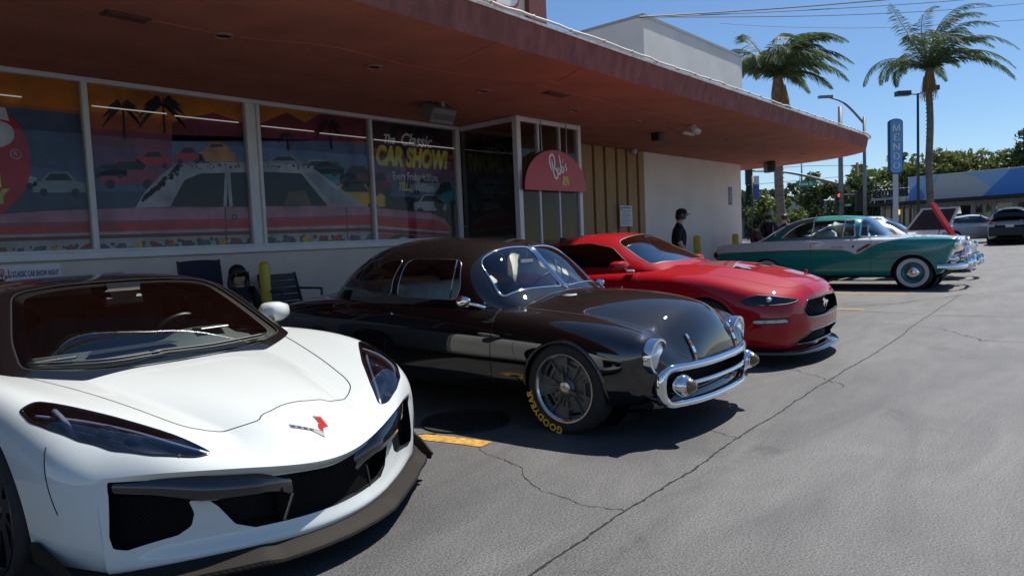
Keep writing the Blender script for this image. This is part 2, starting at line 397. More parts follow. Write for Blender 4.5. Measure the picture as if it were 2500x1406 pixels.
# ================================================================ diner building
FY=7.6; SOF=3.1
RED=mat('canopy_red_stucco',(.44,.145,.09),.85,noise=.14,nscale=2.2,bump=.25,bscale=35); FAS=mat('fascia_red_stucco',(.25,.085,.068),.9,noise=.25,nscale=9,bump=.5,bscale=40,stretch=(1,1,.3))
BEI=mat('beige_stucco',(.64,.54,.46),.9,noise=.06,nscale=3,bump=.35,bscale=70); WHS=mat('white_stucco',(.84,.77,.69),.9,noise=.06,nscale=1.2,bump=.25,bscale=60)
FRM=mat('window_frame_paint',(.66,.66,.66),.45,noise=.06,nscale=6); GLS=glass('shop_glass',(.80,.82,.84),.8,1.36,.8); GOL=mat('ochre_siding',(.36,.22,.085),.6,noise=.12,nscale=5,stretch=(6,6,.5))
dn=empty('diner_building',(8,7.6,0),0,'low diner with deep red canopy and mural windows under it','building')
dn.location=(0,0,0)
def B(x0,x1,y0,y1,z0,z1,name,m,par=None): return G().box(x0,x1,y0,y1,z0,z1).ob(name,m,par or dn)
B(-12,7.63,FY,FY+.2,0,1.33,'lower_wall',BEI)
B(13.2,18.3,FY,FY+.2,0,SOF,'white_wall',WHS); B(18.1,18.3,FY+.2,16,0,SOF,'side_wall',WHS); B(-12,18.1,15.8,16,0,SOF,'back_wall',BEI); B(9.19,13.2,FY+.05,FY+.2,0,SOF,'siding_backing',GOL); B(-12,-11.8,FY+.2,15.8,0,SOF,'side_wall',BEI)
# board siding
x=9.3; k=0
bd=G().bbox(-.5,.5,-.03,.0,0,1,.01)
while x<13.2:
    wd=(.30,.14,.22,.10)[k%4]; wd=min(wd,13.19-x)
    o=G().bbox(x+.012,x+wd-.012,FY-.02-(.02 if k%2 else 0),FY+.06,.02,SOF-.005,.006).ob('siding_board',GOL,dn); x+=wd+(.0 if k%2 else .03); k+=1
# window frames
def frame(x0,x1,z0,z1,y0=FY-.04,y1=FY+.06,name='window_frame'): return G().bbox(x0,x1,y0,y1,z0,z1,.006).ob(name,FRM,dn)
frame(-12,7.66,1.332,1.405,FY-.06,FY+.10,'window_sill'); frame(-12,7.66,1.405,1.43,FY-.045,FY+.08); frame(-12,7.66,3.045,3.095,FY-.04,FY+.08,'window_head')
for x0,x1 in((-3.0,-2.85),(-.9,-.86),(.75,.79),(2.50,2.555),(5.955,5.995)): frame(x0,x1,1.43,3.045)
frame(4.185,4.225,1.43,3.045); frame(4.225,4.32,1.43,3.045,FY-.015,FY+.06,'window_post'); frame(4.32,4.36,1.43,3.045); frame(7.58,7.66,1.43,3.045,FY-.03,FY+.06)
for x0,x1 in((-2.85,-.9),(-.86,.75),(.79,2.50),(2.555,4.185),(4.36,5.955),(5.995,7.58)):
    G().add([(x0,FY+.012,1.43),(x1,FY+.012,1.43),(x1,FY+.012,3.045),(x0,FY+.012,3.045)],[(0,1,2,3)]).ob('window_pane',GLS,dn)
# vestibule
VY=6.44
def VB(x0,x1,y0,y1,z0,z1,n='door_frame',m=FRM): return G().bbox(x0,x1,y0,y1,z0,z1,.006).ob(n,m,dn)
VB(7.62,7.71,VY-.04,VY+.05,0,SOF-.003,'vestibule_post'); VB(9.11,9.19,VY-.04,VY+.05,0,SOF-.003,'vestibule_post'); VB(7.71,9.11,VY-.03,VY+.04,3.03,SOF-.003,'vestibule_head'); VB(8.11,8.145,VY-.03,VY+.04,0,3.03); VB(8.64,8.665,VY-.03,VY+.04,2.12,3.03); VB(8.60,8.63,VY-.02,VY+.03,0,2.06); VB(7.71,9.11,VY-.035,VY+.045,2.06,2.12,'transom_bar')
VB(7.65,7.70,VY+.05,FY-.04,3.03,SOF-.003,'vestibule_head'); VB(7.65,7.70,VY+.05,FY-.04,0,.12,'vestibule_sill'); VB(9.14,9.19,VY+.05,FY+.05,0,SOF-.003,'vestibule_side_wall',GOL)
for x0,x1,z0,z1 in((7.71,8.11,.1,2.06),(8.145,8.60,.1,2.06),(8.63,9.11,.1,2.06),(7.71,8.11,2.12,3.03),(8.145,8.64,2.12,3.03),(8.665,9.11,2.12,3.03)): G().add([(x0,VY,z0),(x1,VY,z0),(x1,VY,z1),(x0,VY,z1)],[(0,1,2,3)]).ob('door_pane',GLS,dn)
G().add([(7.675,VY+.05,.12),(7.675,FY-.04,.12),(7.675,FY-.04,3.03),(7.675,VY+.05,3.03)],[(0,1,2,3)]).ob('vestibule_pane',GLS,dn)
# interior behind the door
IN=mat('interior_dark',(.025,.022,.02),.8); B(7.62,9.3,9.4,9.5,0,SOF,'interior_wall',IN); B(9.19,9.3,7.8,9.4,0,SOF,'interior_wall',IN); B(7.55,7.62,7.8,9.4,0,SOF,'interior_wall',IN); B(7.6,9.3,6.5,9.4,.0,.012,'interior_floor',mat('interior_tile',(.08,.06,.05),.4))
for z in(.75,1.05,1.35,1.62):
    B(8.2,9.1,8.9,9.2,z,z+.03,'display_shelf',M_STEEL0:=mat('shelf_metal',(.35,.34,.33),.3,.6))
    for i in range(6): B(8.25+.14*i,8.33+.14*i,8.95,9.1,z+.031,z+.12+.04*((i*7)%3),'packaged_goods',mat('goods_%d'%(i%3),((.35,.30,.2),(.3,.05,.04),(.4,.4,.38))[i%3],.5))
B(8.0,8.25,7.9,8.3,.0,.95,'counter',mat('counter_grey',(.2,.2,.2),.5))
LT=mat('strip_glow',(1,.97,.9),.3,emit=.18)  # glowing strips added between pane and mural for the bright streak in the windows
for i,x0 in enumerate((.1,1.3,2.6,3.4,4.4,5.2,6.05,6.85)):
    G().box(x0,x0+.72,FY+.015,FY+.021,2.85-.012*i,2.861-.012*i).ob('glow_strip',LT,dn)
# canopy: soffit slab, fascia, roof
can=[(-12,4.02),(0,4.10),(8,4.25),(14,4.30),(17.2,4.32)]+[tuple(p) for p in crom([(17.2,4.32),(18.3,4.55),(19.2,5.35),(19.75,6.5),(20.0,8.2)],6,False)[1:]]+[(20.0,9.5)]
cc=[p for p in can]; n=len(cc)
out=np.array(cc); T=np.gradient(out,axis=0); T/=np.linalg.norm(T,axis=1,keepdims=True); NO=np.stack([T[:,1],-T[:,0]],1)
v=[(x,y,SOF) for x,y in cc]+[(20.0,16,SOF),(-12,16,SOF)]; mk('canopy_soffit',v,[tuple(range(len(v)))[::-1]],RED,dn)
lean=.05; v=[];f=[]
den=[];
for i in range(n-1):
    for q in np.linspace(0,1,40,endpoint=False)[:(40 if i<5 else 4)] if i<4 else np.linspace(0,1,4,endpoint=False): den.append((np.array(cc[i])*(1-q)+np.array(cc[i+1])*q,NO[i]*(1-q)+NO[i+1]*q))
den.append((np.array(cc[-1]),NO[-1]))
for p,nn in den:
    for z,o in((SOF,0.),(SOF+.09,.018+.004*RNG.randn()),(SOF+.17,.035+.004*RNG.randn()),(SOF+.26,.05)): v.append((p[0]+nn[0]*o,p[1]+nn[1]*o,z))
for i in range(len(den)-1):
    for k in range(3): f.append((i*4+k,(i+1)*4+k,(i+1)*4+k+1,i*4+k+1))
mk('canopy_fascia',v,f,FAS,dn,True)
v=[(p[0]+nn[0]*.06,p[1]+nn[1]*.06,SOF+.275) for p,nn in den]+[(20.06,16,SOF+.275),(-12,16,SOF+.275)]; mk('canopy_roof',v,[tuple(range(len(v)))],mat('roof_grey',(.3,.29,.28),.8),dn)
g=G(); 
for p,nn in den: pass
fl=[];ff=[]
for i,(p,nn) in enumerate(den):
    for z,o in((SOF+.256,.045),(SOF+.256,.066),(SOF+.28,.066),(SOF+.28,.0)): fl.append((p[0]+nn[0]*o,p[1]+nn[1]*o,z))
for i in range(len(den)-1):
    for k in range(3): ff.append((i*4+k,(i+1)*4+k,(i+1)*4+k+1,i*4+k+1))
mk('roof_flashing',fl,ff,mat('galvanised',(.6,.58,.55),.4,.6,noise=.3,nscale=12),dn)
# rope light along the canopy edge
rl=empty('rope_light',(8,4.2,3.43),0,'thin pale rope light clipped along the top edge of the red canopy','rope light')
pp=[]; 
for i,(p,nn) in enumerate(den):
    o=.085+.02*RNG.rand(); pp.append((p[0]+nn[0]*o-8,p[1]+nn[1]*o-4.2,SOF+.288+.012*RNG.rand()-3.43))
G().tube(pp,.012,6).ob('rope_cord',mat('rope_cord',(.75,.72,.66),.4),rl,True)
g=G()
for q in pp[::3]: g.ball(q,.02,8,5)
o=g.ob('rope_clips',mat('rope_clip',(.55,.5,.42),.5),rl); o['kind']='stuff'
M_DK=mat('dark_cavity0',(.01,.008,.007),.9)
# plaster ridges and joints across the soffit
for pts in([(903,99),(990,88),(1076,65)],[(560,90),(660,99),(822,117),(1032,167),(1292,201)],[(1113,151),(1165,126),(1212,105)],[(1360,200),(1395,180),(1420,165)],[(200,20),(420,60),(560,90)],[(1292,201),(1500,255),(1700,305),(1850,345)]):
    P=crom([PXz(a,b_,SOF) for a,b_ in pts],8,False); G().tube(P-np.array([0,0,.0]),[.007*(.4+.6*math.sin(math.pi*i/(len(P)-1))) for i in range(len(P))],6).ob('plaster_ridge',RED,dn,True)
# soffit fittings
def SP(px,py): q=PXz(px,py,SOF); return q[0],q[1]
def downlight(px,py,r=.085):
    x,y=SP(px,py); t=empty('recessed_light',(x,y,SOF),0,None,None); G().lathe([(r,0),(r,-.012),(r*.75,-.014),(r*.7,.0)],24,'z').ob('trim_ring',mat('light_trim',(.35,.22,.17),.5),t); G().lathe([(r*.72,-.004),(0,-.003)],24,'z').ob('lamp_recess',M_DK,t); return t
for i,(px,py) in enumerate(((545,87),(913,163),(1180,222),(1403,270),(1552,297),(1637,313),(1750,338),(1775,340),(1862,352),(1912,364),(1960,375))):
    tag(downlight(px,py,.085 if i<6 else .07),'round recessed light in the red canopy ceiling','ceiling light','recessed lights in the canopy')
def ventg(px,py,lab,s=.16):
    x,y=SP(px,py); t=empty('ceiling_vent',(x,y,SOF),0,lab,'vent'); G().bbox(-s,s,-.07,.07,-.012,0,.004).ob('vent_frame',mat('vent_paint',(.12,.05,.04),.6),t)
    for k in range(5): G().box(-s+.02,s-.02,-.05+.022*k,-.042+.022*k,-.018,-.012).ob('vent_slat',mat('vent_paint',(.12,.05,.04),.6),t)
ventg(308,40,'small rectangular grille in the red soffit above the mural'); ventg(1357,230,'flat rectangular grille in the soffit near the roof edge',.2)
x,y=SP(1078,250); t=empty('wall_speaker',(x,y,SOF),0,'grey box speaker hung under the canopy beside the entrance','speaker')
G().bbox(-.2,.2,-.12,.12,-.25,-.04,.02).xf(Matrix.Rotation(.5,4,'X')).ob('cabinet',mat('speaker_grey',(.16,.15,.14),.6),t); G().add([(-.17,-.125,-.19),(.17,-.125,-.19),(.17,-.115,-.04),(-.17,-.115,-.04)],[(0,1,2,3)]).xf(Matrix.Rotation(.5,4,'X')).ob('speaker_grille',mat('speaker_mesh',(.07,.08,.085),.7),t); G().box(-.03,.03,-.03,.03,-.1,.0).ob('bracket',M_STEEL0,t)
x,y=SP(1878,396); t=empty('patio_heater',(x,y,SOF),0,'black electric heater with wire guard fixed under the canopy end','heater')
BKP=mat('black_enamel',(.02,.018,.016),.5); G().bbox(-.28,.28,-.10,.10,-.26,-.0,.03).xf(Matrix.Rotation(.55,4,'Z')).ob('housing',BKP,t); g=G()
for k in range(9): g.box(-.24+.055*k,-.225+.055*k,-.112,-.102,-.23,-.05)
for z in(-.21,-.14,-.07): g.box(-.25,.25,-.116,-.108,z-.006,z+.006)
g.xf(Matrix.Rotation(.55,4,'Z')).ob('wire_guard',mat('guard_wire',(.25,.18,.14),.4,.7),t)
for px,py,lab in((1690,306,'twin white security floodlight fixed under the canopy ceiling'),):
    x,y=SP(px,py); t=empty('floodlight',(x,y,SOF),0,lab,'floodlight'); G().box(-.05,.05,-.05,.05,-.05,0).ob('base',mat('white_plastic',(.6,.6,.6),.5),t)
    for sg in(-1,1): G().lathe([(.02,0),(.055,-.07),(.06,-.12),(0,-.115)],20,'z').xf(Matrix.Translation((sg*.08,-.02,-.03))@Matrix.Rotation(.5*sg,4,'Y')@Matrix.Rotation(-.5,4,'X')).ob('lamp_head',mat('white_plastic',(.6,.6,.6),.5),t,True)
x,y=SP(1680,323); t=empty('tube_light',(x,y,SOF),0,'short white tube light on the red canopy ceiling','ceiling light'); G().bbox(-.2,.2,-.03,.03,-.05,0,.01).ob('tube',mat('white_plastic',(.6,.6,.6),.5),t)
q=PXy(1548,364,FY-.1); t=empty('security_camera',(q[0],q[1],SOF),0,'small white dome camera where siding meets the canopy','camera'); G().lathe([(.06,0),(.06,-.05),(.045,-.09),(0,-.11)],20,'z').ob('dome',mat('white_plastic',(.6,.6,.6),.5),t,True); G().lathe([(.03,-.095),(.02,-.105),(0,-.113)],12,'z').ob('lens',M_DK,t)
x,y=SP(1605,325); t=empty('ceiling_speaker',(x,y,SOF),0,'small dark square speaker under the canopy','speaker'); G().bbox(-.10,.10,-.08,.08,-.14,0,.015).ob('case',BKP,t); G().box(-.08,.08,-.085,-.081,-.12,-.02).ob('speaker_mesh',mat('speaker_mesh',(.07,.08,.085),.7),t)
# upper white block and sign pylon on the roof
ub=empty('upper_storey',(18.4,11,3.42),0,'plain pale grey stucco block rising behind the red canopy roof','building')
PGS=mat('pale_stucco',(.62,.61,.58),.9,noise=.08,nscale=1.0,bump=.3,bscale=40)
G().box(-2.93,3.05,-2.2,6,0,3.25).ob('wall_block',PGS,ub); G().box(-2.96,3.08,-2.23,6.03,3.25,3.32).ob('parapet_cap',mat('parapet_metal',(.36,.36,.36),.5,.4),ub)
py=empty('roof_pylon',(11.1,9.0,3.42),0,'maroon and cream sign pylon standing on the diner roof','sign')
CR_=mat('cream_panel',(.55,.48,.36),.7,noise=.05,nscale=3); MR_=mat('maroon_panel',(.16,.035,.035),.7,noise=.1,nscale=3)
G().bbox(-.02,.55,-.15,.35,0,5.2,.01).ob('maroon_column',MR_,py); G().bbox(-1.6,-.02,-.05,.30,0,5.2,.01).ob('cream_panel',CR_,py)
put_text('pylon_letter','B',mat('sign_red',(.55,.02,.03),.4,coat=.6),py,(-.62,-.056,2.85),(1,0,0),(0,0,1),1.5,bold=.03)
put_text('pylon_letter_face','B',mat('sign_white',(.75,.75,.74),.5),py,(-.60,-.060,2.87),(1,0,0),(0,0,1),1.4)
# roof ventilator
q=PXz(2037,303,3.46); t=empty('roof_vent',(18.0,5.2,3.425),0,'grey domed roof vent on the end of the canopy','vent'); G().lathe([(.14,0),(.14,.12),(.22,.14),(.2,.26),(.08,.34),(0,.35)],24,'z').ob('dome',mat('galv_dome',(.28,.28,.29),.5,.5),t,True); G().lathe([(.24,.0),(.18,.03),(.15,.03)],24,'z').ob('flashing_collar',mat('galv_dome',(.28,.28,.29),.5,.5),t)
# ================================================================ window mural (flat print behind the glass)
class Flat:
    def __init__(s): s.v=[];s.f=[];s.mi=[];s.mats=[]
    def add(s,pts,m,layer=0):
        if m not in s.mats: s.mats.append(m)
        b=len(s.v); s.v+=[(p[0],FY+.055-.0006*layer,p[1]) for p in pts]; s.f.append(tuple(range(b,b+len(pts)))); s.mi.append(s.mats.index(m))
    def pxp(s,pts,m,layer=0): s.add([PXy(x,y,FY+.055)[[0,2]] for x,y in pts],m,layer)
    def ob(s,name,par):
        o=mk(name,s.v,s.f,s.mats,par); o.data.polygons.foreach_set('material_index',s.mi); return o
def pm(n,c): return mat('print_'+n,tuple(min(.8,1.5*x) for x in c),.55,noise=.32,nscale=4.5,ndetail=6)
mu=Flat()
bands=[(3.05,2.78,(.42,.14,.012)),(2.78,2.62,(.34,.085,.03)),(2.62,2.45,(.20,.045,.07)),(2.45,2.22,(.16,.07,.15)),(2.22,2.0,(.07,.10,.19)),(2.0,1.75,(.035,.055,.09)),(1.75,1.42,(.02,.022,.03))]
for i,(a,b,c) in enumerate(bands): mu.add([(-3,b),(7.6,b),(7.6,a),(-3,a)],pm('band%d'%i,c))
HM=pm('hill',(.13,.018,.035)); HB=pm('haze',(.10,.16,.27)); BKm=pm('black',(.008,.008,.01)); PK=pm('pink',(.40,.17,.23)); PK2=pm('rose',(.30,.055,.09)); RDm=pm('red',(.42,.02,.03)); MRm=pm('wine',(.14,.015,.03)); WHm=pm('white',(.34,.34,.35)); GYm=pm('grey',(.22,.25,.28)); GRm=pm('leaf',(.035,.07,.05)); YLm=pm('yellow',(.55,.33,.03)); TLm=pm('tealp',(.02,.16,.17)); BLm=pm('navy',(.03,.06,.16)); ORm=pm('orange',(.5,.2,.03))
mu.pxp([(420,300),(520,275),(590,300),(640,300),(700,275),(745,300),(800,268),(910,285),(910,345),(420,345)],HM,1)
mu.pxp([(905,290),(1110,318),(1110,380),(905,360)],pm('dusk',(.05,.012,.03)),1)
mu.pxp([(600,335),(905,352),(905,450),(420,450),(420,330)],HB,1)
mu.pxp([(0,260),(200,280),(200,420),(0,400)],pm('haze2',(.05,.075,.13)),1)
def mpalm(px,py,s,trunk=90):
    for k in range(9):
        a=math.pi*(k/8)*1.15-.25; P=[(px+s*t*math.cos(a)*1.0,py-s*(t*math.sin(a)-.75*t*t)) for t in np.linspace(0,1,7)]
        L=[(x-2,y-s*.10*math.sin(math.pi*i/6)) for i,(x,y) in enumerate(P)]; R=[(x+1,y+s*.14*math.sin(math.pi*i/6)) for i,(x,y) in enumerate(P)][::-1]; mu.pxp(L+R,BKm,2+k%3*.2)
    mu.pxp([(px-3,py),(px+3,py),(px+7,py+trunk),(px+1,py+trunk)],BKm,2)
mpalm(398,255,60,70); mpalm(805,305,36,60); mpalm(985,312,40,70); mpalm(1045,318,42,80); mpalm(700,330,20,40); mpalm(300,262,50,80)
# background cars of the print
def mcar(x,y,w,h,m,layer=3,win=True):
    mu.pxp([(x,y),(x,y-h*.5),(x+w*.16,y-h*.56),(x+w*.30,y-h),(x+w*.66,y-h),(x+w*.82,y-h*.55),(x+w,y-h*.45),(x+w,y)],m,layer)
    if win: mu.pxp([(x+w*.22,y-h*.58),(x+w*.33,y-h*.92),(x+w*.63,y-h*.92),(x+w*.75,y-h*.58)],BKm,layer+.5)
    for q in(.2,.8): mu.pxp([(x+w*q+h*.2*math.cos(t),y+h*.2*math.sin(t)) for t in np.linspace(0,2*math.pi,10,endpoint=False)],BKm,layer+.5)
for a in((80,470,130,50,GYm),(0,455,90,45,WHm),(240,450,150,60,PK2),(220,430,90,30,BLm),(330,405,90,36,RDm),(425,395,70,36,RDm),(485,395,90,46,ORm),(560,420,60,24,GYm),(640,410,110,30,GYm),(720,425,120,34,WHm),(740,440,130,46,TLm),(830,450,90,46,MRm),(790,505,150,62,YLm),(905,470,50,50,MRm),(1000,470,90,40,GYm),(1060,500,60,60,TLm),(1010,515,80,40,WHm)): mcar(*a)
mu.pxp([(500,362),(552,358),(565,375),(565,395),(500,395)],ORm,3.6); mu.pxp([(905,478),(1110,486),(1110,560),(905,540)],pm('asph',(.016,.018,.02)),2.5)
# long pink lowrider across the panes
mu.pxp([(0,523),(120,515),(330,508),(390,506),(890,504),(960,512),(1050,520),(1085,535),(1100,556),(1098,600),(0,628)],PK,5)
mu.pxp([(0,556),(600,540),(890,531),(1080,545),(1099,556),(1099,566),(890,548),(600,556),(0,573)],RDm,5.4); mu.pxp([(0,545),(600,533),(890,525),(1060,536),(1080,545),(890,531),(600,540),(0,556)],PK2,5.3)
mu.pxp([(0,575),(600,559),(890,551),(1098,566),(1098,570),(890,556),(600,564),(0,581)],WHm,5.6); mu.pxp([(0,581),(600,564),(890,556),(1098,570),(1098,579),(890,565),(600,573),(0,590)],MRm,5.4)
mu.pxp([(0,590),(600,573),(890,565),(920,570),(920,600),(0,632)],WHm,5.5); mu.pxp([(925,570),(1098,580),(1098,602),(925,600)],PK2,5.45)
mu.pxp([(330,508),(352,470),(395,425),(430,402),(560,396),(740,402),(770,415),(890,504)],WHm,5); mu.pxp([(415,505),(450,440),(490,424),(553,422),(560,505)],BKm,5.5); mu.pxp([(568,505),(562,422),(655,420),(735,424),(800,503)],BKm,5.5); mu.pxp([(745,424),(768,420),(868,502),(815,502)],GYm,5.5); mu.pxp([(690,502),(705,470),(745,465),(760,502)],pm('seat',(.10,.07,.04)),5.6)
mu.pxp([(545,505),(549,418),(556,418),(553,505)],WHm,5.8); mu.pxp([(548,505),(551,505),(554,602),(550,602)],MRm,5.9); mu.pxp([(843,505),(846,505),(850,585),(847,585)],MRm,5.9)
mu.pxp([(940,600),(950,580),(975,572),(1005,574),(1025,590),(1030,604)],BKm,6)
def dsk(x,y,r,m,l): mu.pxp([(x+r*math.cos(t),y+r*math.sin(t)) for t in np.linspace(0,2*math.pi,14,endpoint=False)],m,l)
dsk(985,600,22,WHm,6.2); dsk(985,600,15,GYm,6.3)
# roof pattern + flower band
for i in range(46):     # roses along the lower band
    x=8+20.3*i+RNG.rand()*8; yb=(614-.047*x if x<600 else 586-.026*(x-600))+RNG.rand()*4
    if x>905: break
    c=(pm('rose%d'%(i%5),((.45,.03,.03),(.5,.35,.04),(.10,.05,.14),(.28,.03,.08),(.07,.09,.18))[i%5]))
    for k in range(4): a=RNG.rand()*6.28; dsk(x+14*math.cos(a)*.8,yb+7*math.sin(a),3+3*RNG.rand(),GRm,5.8+.05*k)
    if i%2==0: dsk(x,yb,9,c,6.1); dsk(x-2,yb-2,5,BKm if i%4 else c,6.15); dsk(x-2,yb-2,3.5,c,6.2)
for i in range(70):
    x=345+RNG.rand()*95; y=500-(x-335)*1.0+RNG.rand()*(x-335)*.25
    if y<508: dsk(x,max(y,405),3+3*RNG.rand(),(PK2,GRm,BLm)[i%3],5.7)
for i in range(70): x=435+RNG.rand()*325; dsk(x,401+RNG.rand()*12,2.5,(PK2,GRm,GYm)[i%3],5.7)
dsk(572,530,7,BKm,6.1); dsk(572,530,4,GYm,6.2)
# red disc at the left pane
q=lambda x,y:PXy(x,y,FY+.055)
c0=q(0,385); ed=q(75,388); rr_=.62; cx=ed[0]-rr_; cz=ed[2]
mu.add([(cx+rr_*math.cos(t),cz+rr_*math.sin(t)) for t in np.linspace(0,2*math.pi,48,endpoint=False)],pm('discred',(.42,.012,.02)),7)
mu_o=mu.ob('window_mural',dn)
YT=FY+.055-.0052
def wt(txt,px,py,size,m,**k):
    p=PXy(px,py,FY+.055); return put_text('mural_lettering',txt,m,dn,(p[0],YT,p[2]),(1,0,0),(0,0,1),size,**k)
tw=pm('textwhite',(.72,.72,.70)); ty=pm('textyellow',(.72,.55,.10)); to=pm('textorange',(.62,.22,.03))
wt('The',948,341,.17,tw,shear=.35,bold=.006,width=.20); wt('Classic',1014,345,.24,tw,shear=.35,bold=.006,width=.60)
for dy,m in((1.5,to),(0,ty)): 
    YT-= .0008; wt('CAR SHOW!',1006+dy,388+dy,.36,m,shear=.25,bold=.018,width=1.36)
wt('Every Friday 4:00pm',1015,433,.155,tw,bold=.003,width=.86); wt('TILL...',988,457,.15,ty,shear=.35,bold=.008,width=.24); wt('10:00pm',1036,459,.155,tw,bold=.003,width=.35)
put_text('mural_lettering',"Bob's",tw,dn,(cx-.10,FY+.0495,cz+.13),(.93,0,.37),(-.37,0,.93),.62,shear=.2,bold=.03,spacing=.85)
put_text('mural_lettering','BIG',ty,dn,(cx+.24,FY+.0495,cz-.22),(1,0,0),(0,0,1),.17,bold=.012); put_text('mural_lettering','BOY',ty,dn,(cx+.24,FY+.0495,cz-.36),(1,0,0),(0,0,1),.17,bold=.012)
p=PXy(38,377,FY+.055); put_text('mural_lettering','R',tw,dn,(p[0],FY+.0493,p[2]),(1,0,0),(0,0,1),.055); mk('mural_ring',*(lambda g:(g.v,g.f))(G().tube([(p[0]+.042*math.cos(t),FY+.0493,p[2]+.042*math.sin(t)) for t in np.linspace(0,2*math.pi,24,endpoint=False)],.004,4,closed=True)),tw,dn)
# ================================================================ half-round entrance sign
es=empty('entrance_sign',(8.405,VY-.10,2.05),0,'red half round hanging sign with white script over the entrance door','sign')
prof=[(.755*math.cos(t),.60*abs(math.sin(t))**.9) for t in np.linspace(0,math.pi,40)]
G().prism(prof,.05,(0,-.025,0),(1,0,0),(0,0,1),(0,1,0)).ob('sign_board',mat('sign_board_red',(.50,.014,.026),.45,coat=.15),es)
rim=G().tube([(x,-.0,z) for x,z in prof]+[(-.755,0,0)],.016,6); rim.ob('sign_edge',M_DK,es)
for sx in(-.3,.3): G().tube([(sx,0,.50),(sx*1.05,.0,1.05)],.008,6).ob('hanger_rod',M_STEEL0,es)
SW=mat('sign_script_white',(.78,.78,.77),.4)
def stroke(pts,ws,name,m,par,y=-.031,o=(0,0),ang=0.,sc=1.):
    P=crom(pts,8,False); W=np.interp(np.linspace(0,1,len(P)),np.linspace(0,1,len(ws)),ws)*sc; c,s_=math.cos(ang),math.sin(ang)
    P=np.array([((x*c-z*s_)*sc+o[0],(x*s_+z*c)*sc+o[1]) for x,z in P]); T=np.gradient(P,axis=0); T/=np.maximum(np.linalg.norm(T,axis=1,keepdims=True),1e-9); E=np.stack([-T[:,1],T[:,0]],1); n=len(P); v=[];f=[]
    for i in range(n): v+=[(P[i,0]-E[i,0]*W[i]/2,y,P[i,1]-E[i,1]*W[i]/2),(P[i,0]+E[i,0]*W[i]/2,y,P[i,1]+E[i,1]*W[i]/2)]
    f=[(2*i,2*i+2,2*i+3,2*i+1) for i in range(n-1)]
    for e,k in((0,0),(n-1,1)):
        b=len(v); v+=[(P[e,0]+W[e]/2*math.cos(t),y,P[e,1]+W[e]/2*math.sin(t)) for t in np.linspace(0,2*math.pi,12,endpoint=False)]; f.append(tuple(range(b,b+12)))
    return mk(name,v,f,m,par)
def script(par,o,ang,sc,m,y=-.031):
    L=[([(-.20,.05),(-.215,.22),(-.17,.33),(-.09,.35),(-.045,.28),(-.065,.15),(-.13,.06),(-.13,.06),(-.05,.045),(-.03,-.05),(-.07,-.13),(-.13,-.12),(-.15,-.02),(-.145,.15),(-.135,.24)],[.035,.05,.05,.045,.045,.04,.025,.025,.04,.045,.045,.04,.045,.05,.045]),
       ([(.05,.03),(.015,.04),(-.002,-.02),(.02,-.075),(.06,-.06),(.072,-.0),(.05,.03)],[.035,.04,.04,.035,.04,.04,.035]),
       ([(.13,.30),(.125,.10),(.12,-.05),(.15,-.07),(.19,-.03),(.185,.03),(.15,.04)],[.04,.045,.04,.035,.04,.035,.025]),
       ([(.225,.17),(.215,.11)],[.04,.02]),([(.31,.05),(.275,.055),(.262,.02),(.295,-.015),(.29,-.055),(.25,-.06)],[.035,.035,.03,.035,.035,.03])]
    for p,w in L: stroke(p,w,'sign_script',m,par,y,o,ang,sc)
script(es,(.03,.30),.28,.74,SW); YB=mat('sign_yellow',(.72,.50,.04),.4)
put_text('sign_letters','BIG',YB,es,(.215,-.0315,.185),(1,0,0),(0,0,1),.085,bold=.006,spacing=1.1); put_text('sign_letters','BOY',YB,es,(.215,-.0315,.115),(1,0,0),(0,0,1),.085,bold=.006,spacing=1.1)
# ================================================================ posted notices
def board(name,x0,x1,z0,z1,y,lab,m,th=.012,r=.02):
    t=empty(name,((x0+x1)/2,y,z0),0,lab,'sign'); w,h=(x1-x0)/2,z1-z0
    G().prism(rpoly([(-w,0),(w,0),(w,h),(-w,h)],r),th,(0,-th,0),(1,0,0),(0,0,1),(0,1,0)).ob('panel',m,t); return t,w,h
PW=mat('notice_white',(.66,.66,.67),.5); INK=mat('notice_ink',(.03,.04,.12),.6); RI=mat('notice_red',(.5,.02,.03),.5)
t,w,h=board('wall_notice',1.50,2.205,.95,1.305,FY-.004,'white wall notice about car show night below the mural windows',PW)
put_text('heading','CLASSIC CAR SHOW NIGHT',INK,t,(.150,-.0135,h-.085),(1,0,0),(0,0,1),.072,bold=.0022,shear=.12,width=.37); G().box(-.035,.335,-.0135,-.013,h-.130,h-.127).ob('underline',INK,t)
script(t,(-.085,h-.10),.1,.20,RI,-.0136)
put_text('small_print','* PLEASE RESPECT OUR FRIDAY LUNCH CROWD',INK,t,(.12,-.0135,h-.165),(1,0,0),(0,0,1),.030,bold=.001,width=.42); 
for k in range(3): put_text('small_print',('* NO LOUD MUSIC OR ENGINES','* PARK IN MARKED STALLS ONLY','* THANK YOU')[k] if False else '* * *',INK,t,(-.15,-.0135,h-.24-.04*k),(1,0,0),(0,0,1),.03)
t,w,h=board('siding_notice',12.06,12.53,1.53,1.95,FY-.075,'white printed notice fixed to the ochre board siding',PW)
put_text('heading','PLEASE READ',INK,t,(.05,-.0135,h-.055),(1,0,0),(0,0,1),.05,bold=.002) if False else None
for k in range(9): G().box(-w+.05,w-.05-.05*((k*5)%3),-.0135,-.013,h-.10-.034*k-.008,h-.10-.034*k).ob('text_line',INK,t)
G().box(-w+.10,w-.05,-.0136,-.013,h-.055,h-.03).ob('heading_line',mat('notice_blue',(.05,.10,.35),.5),t); G().box(-w+.03,-w+.07,-.0136,-.013,h-.09,h-.03).ob('red_mark',RI,t)
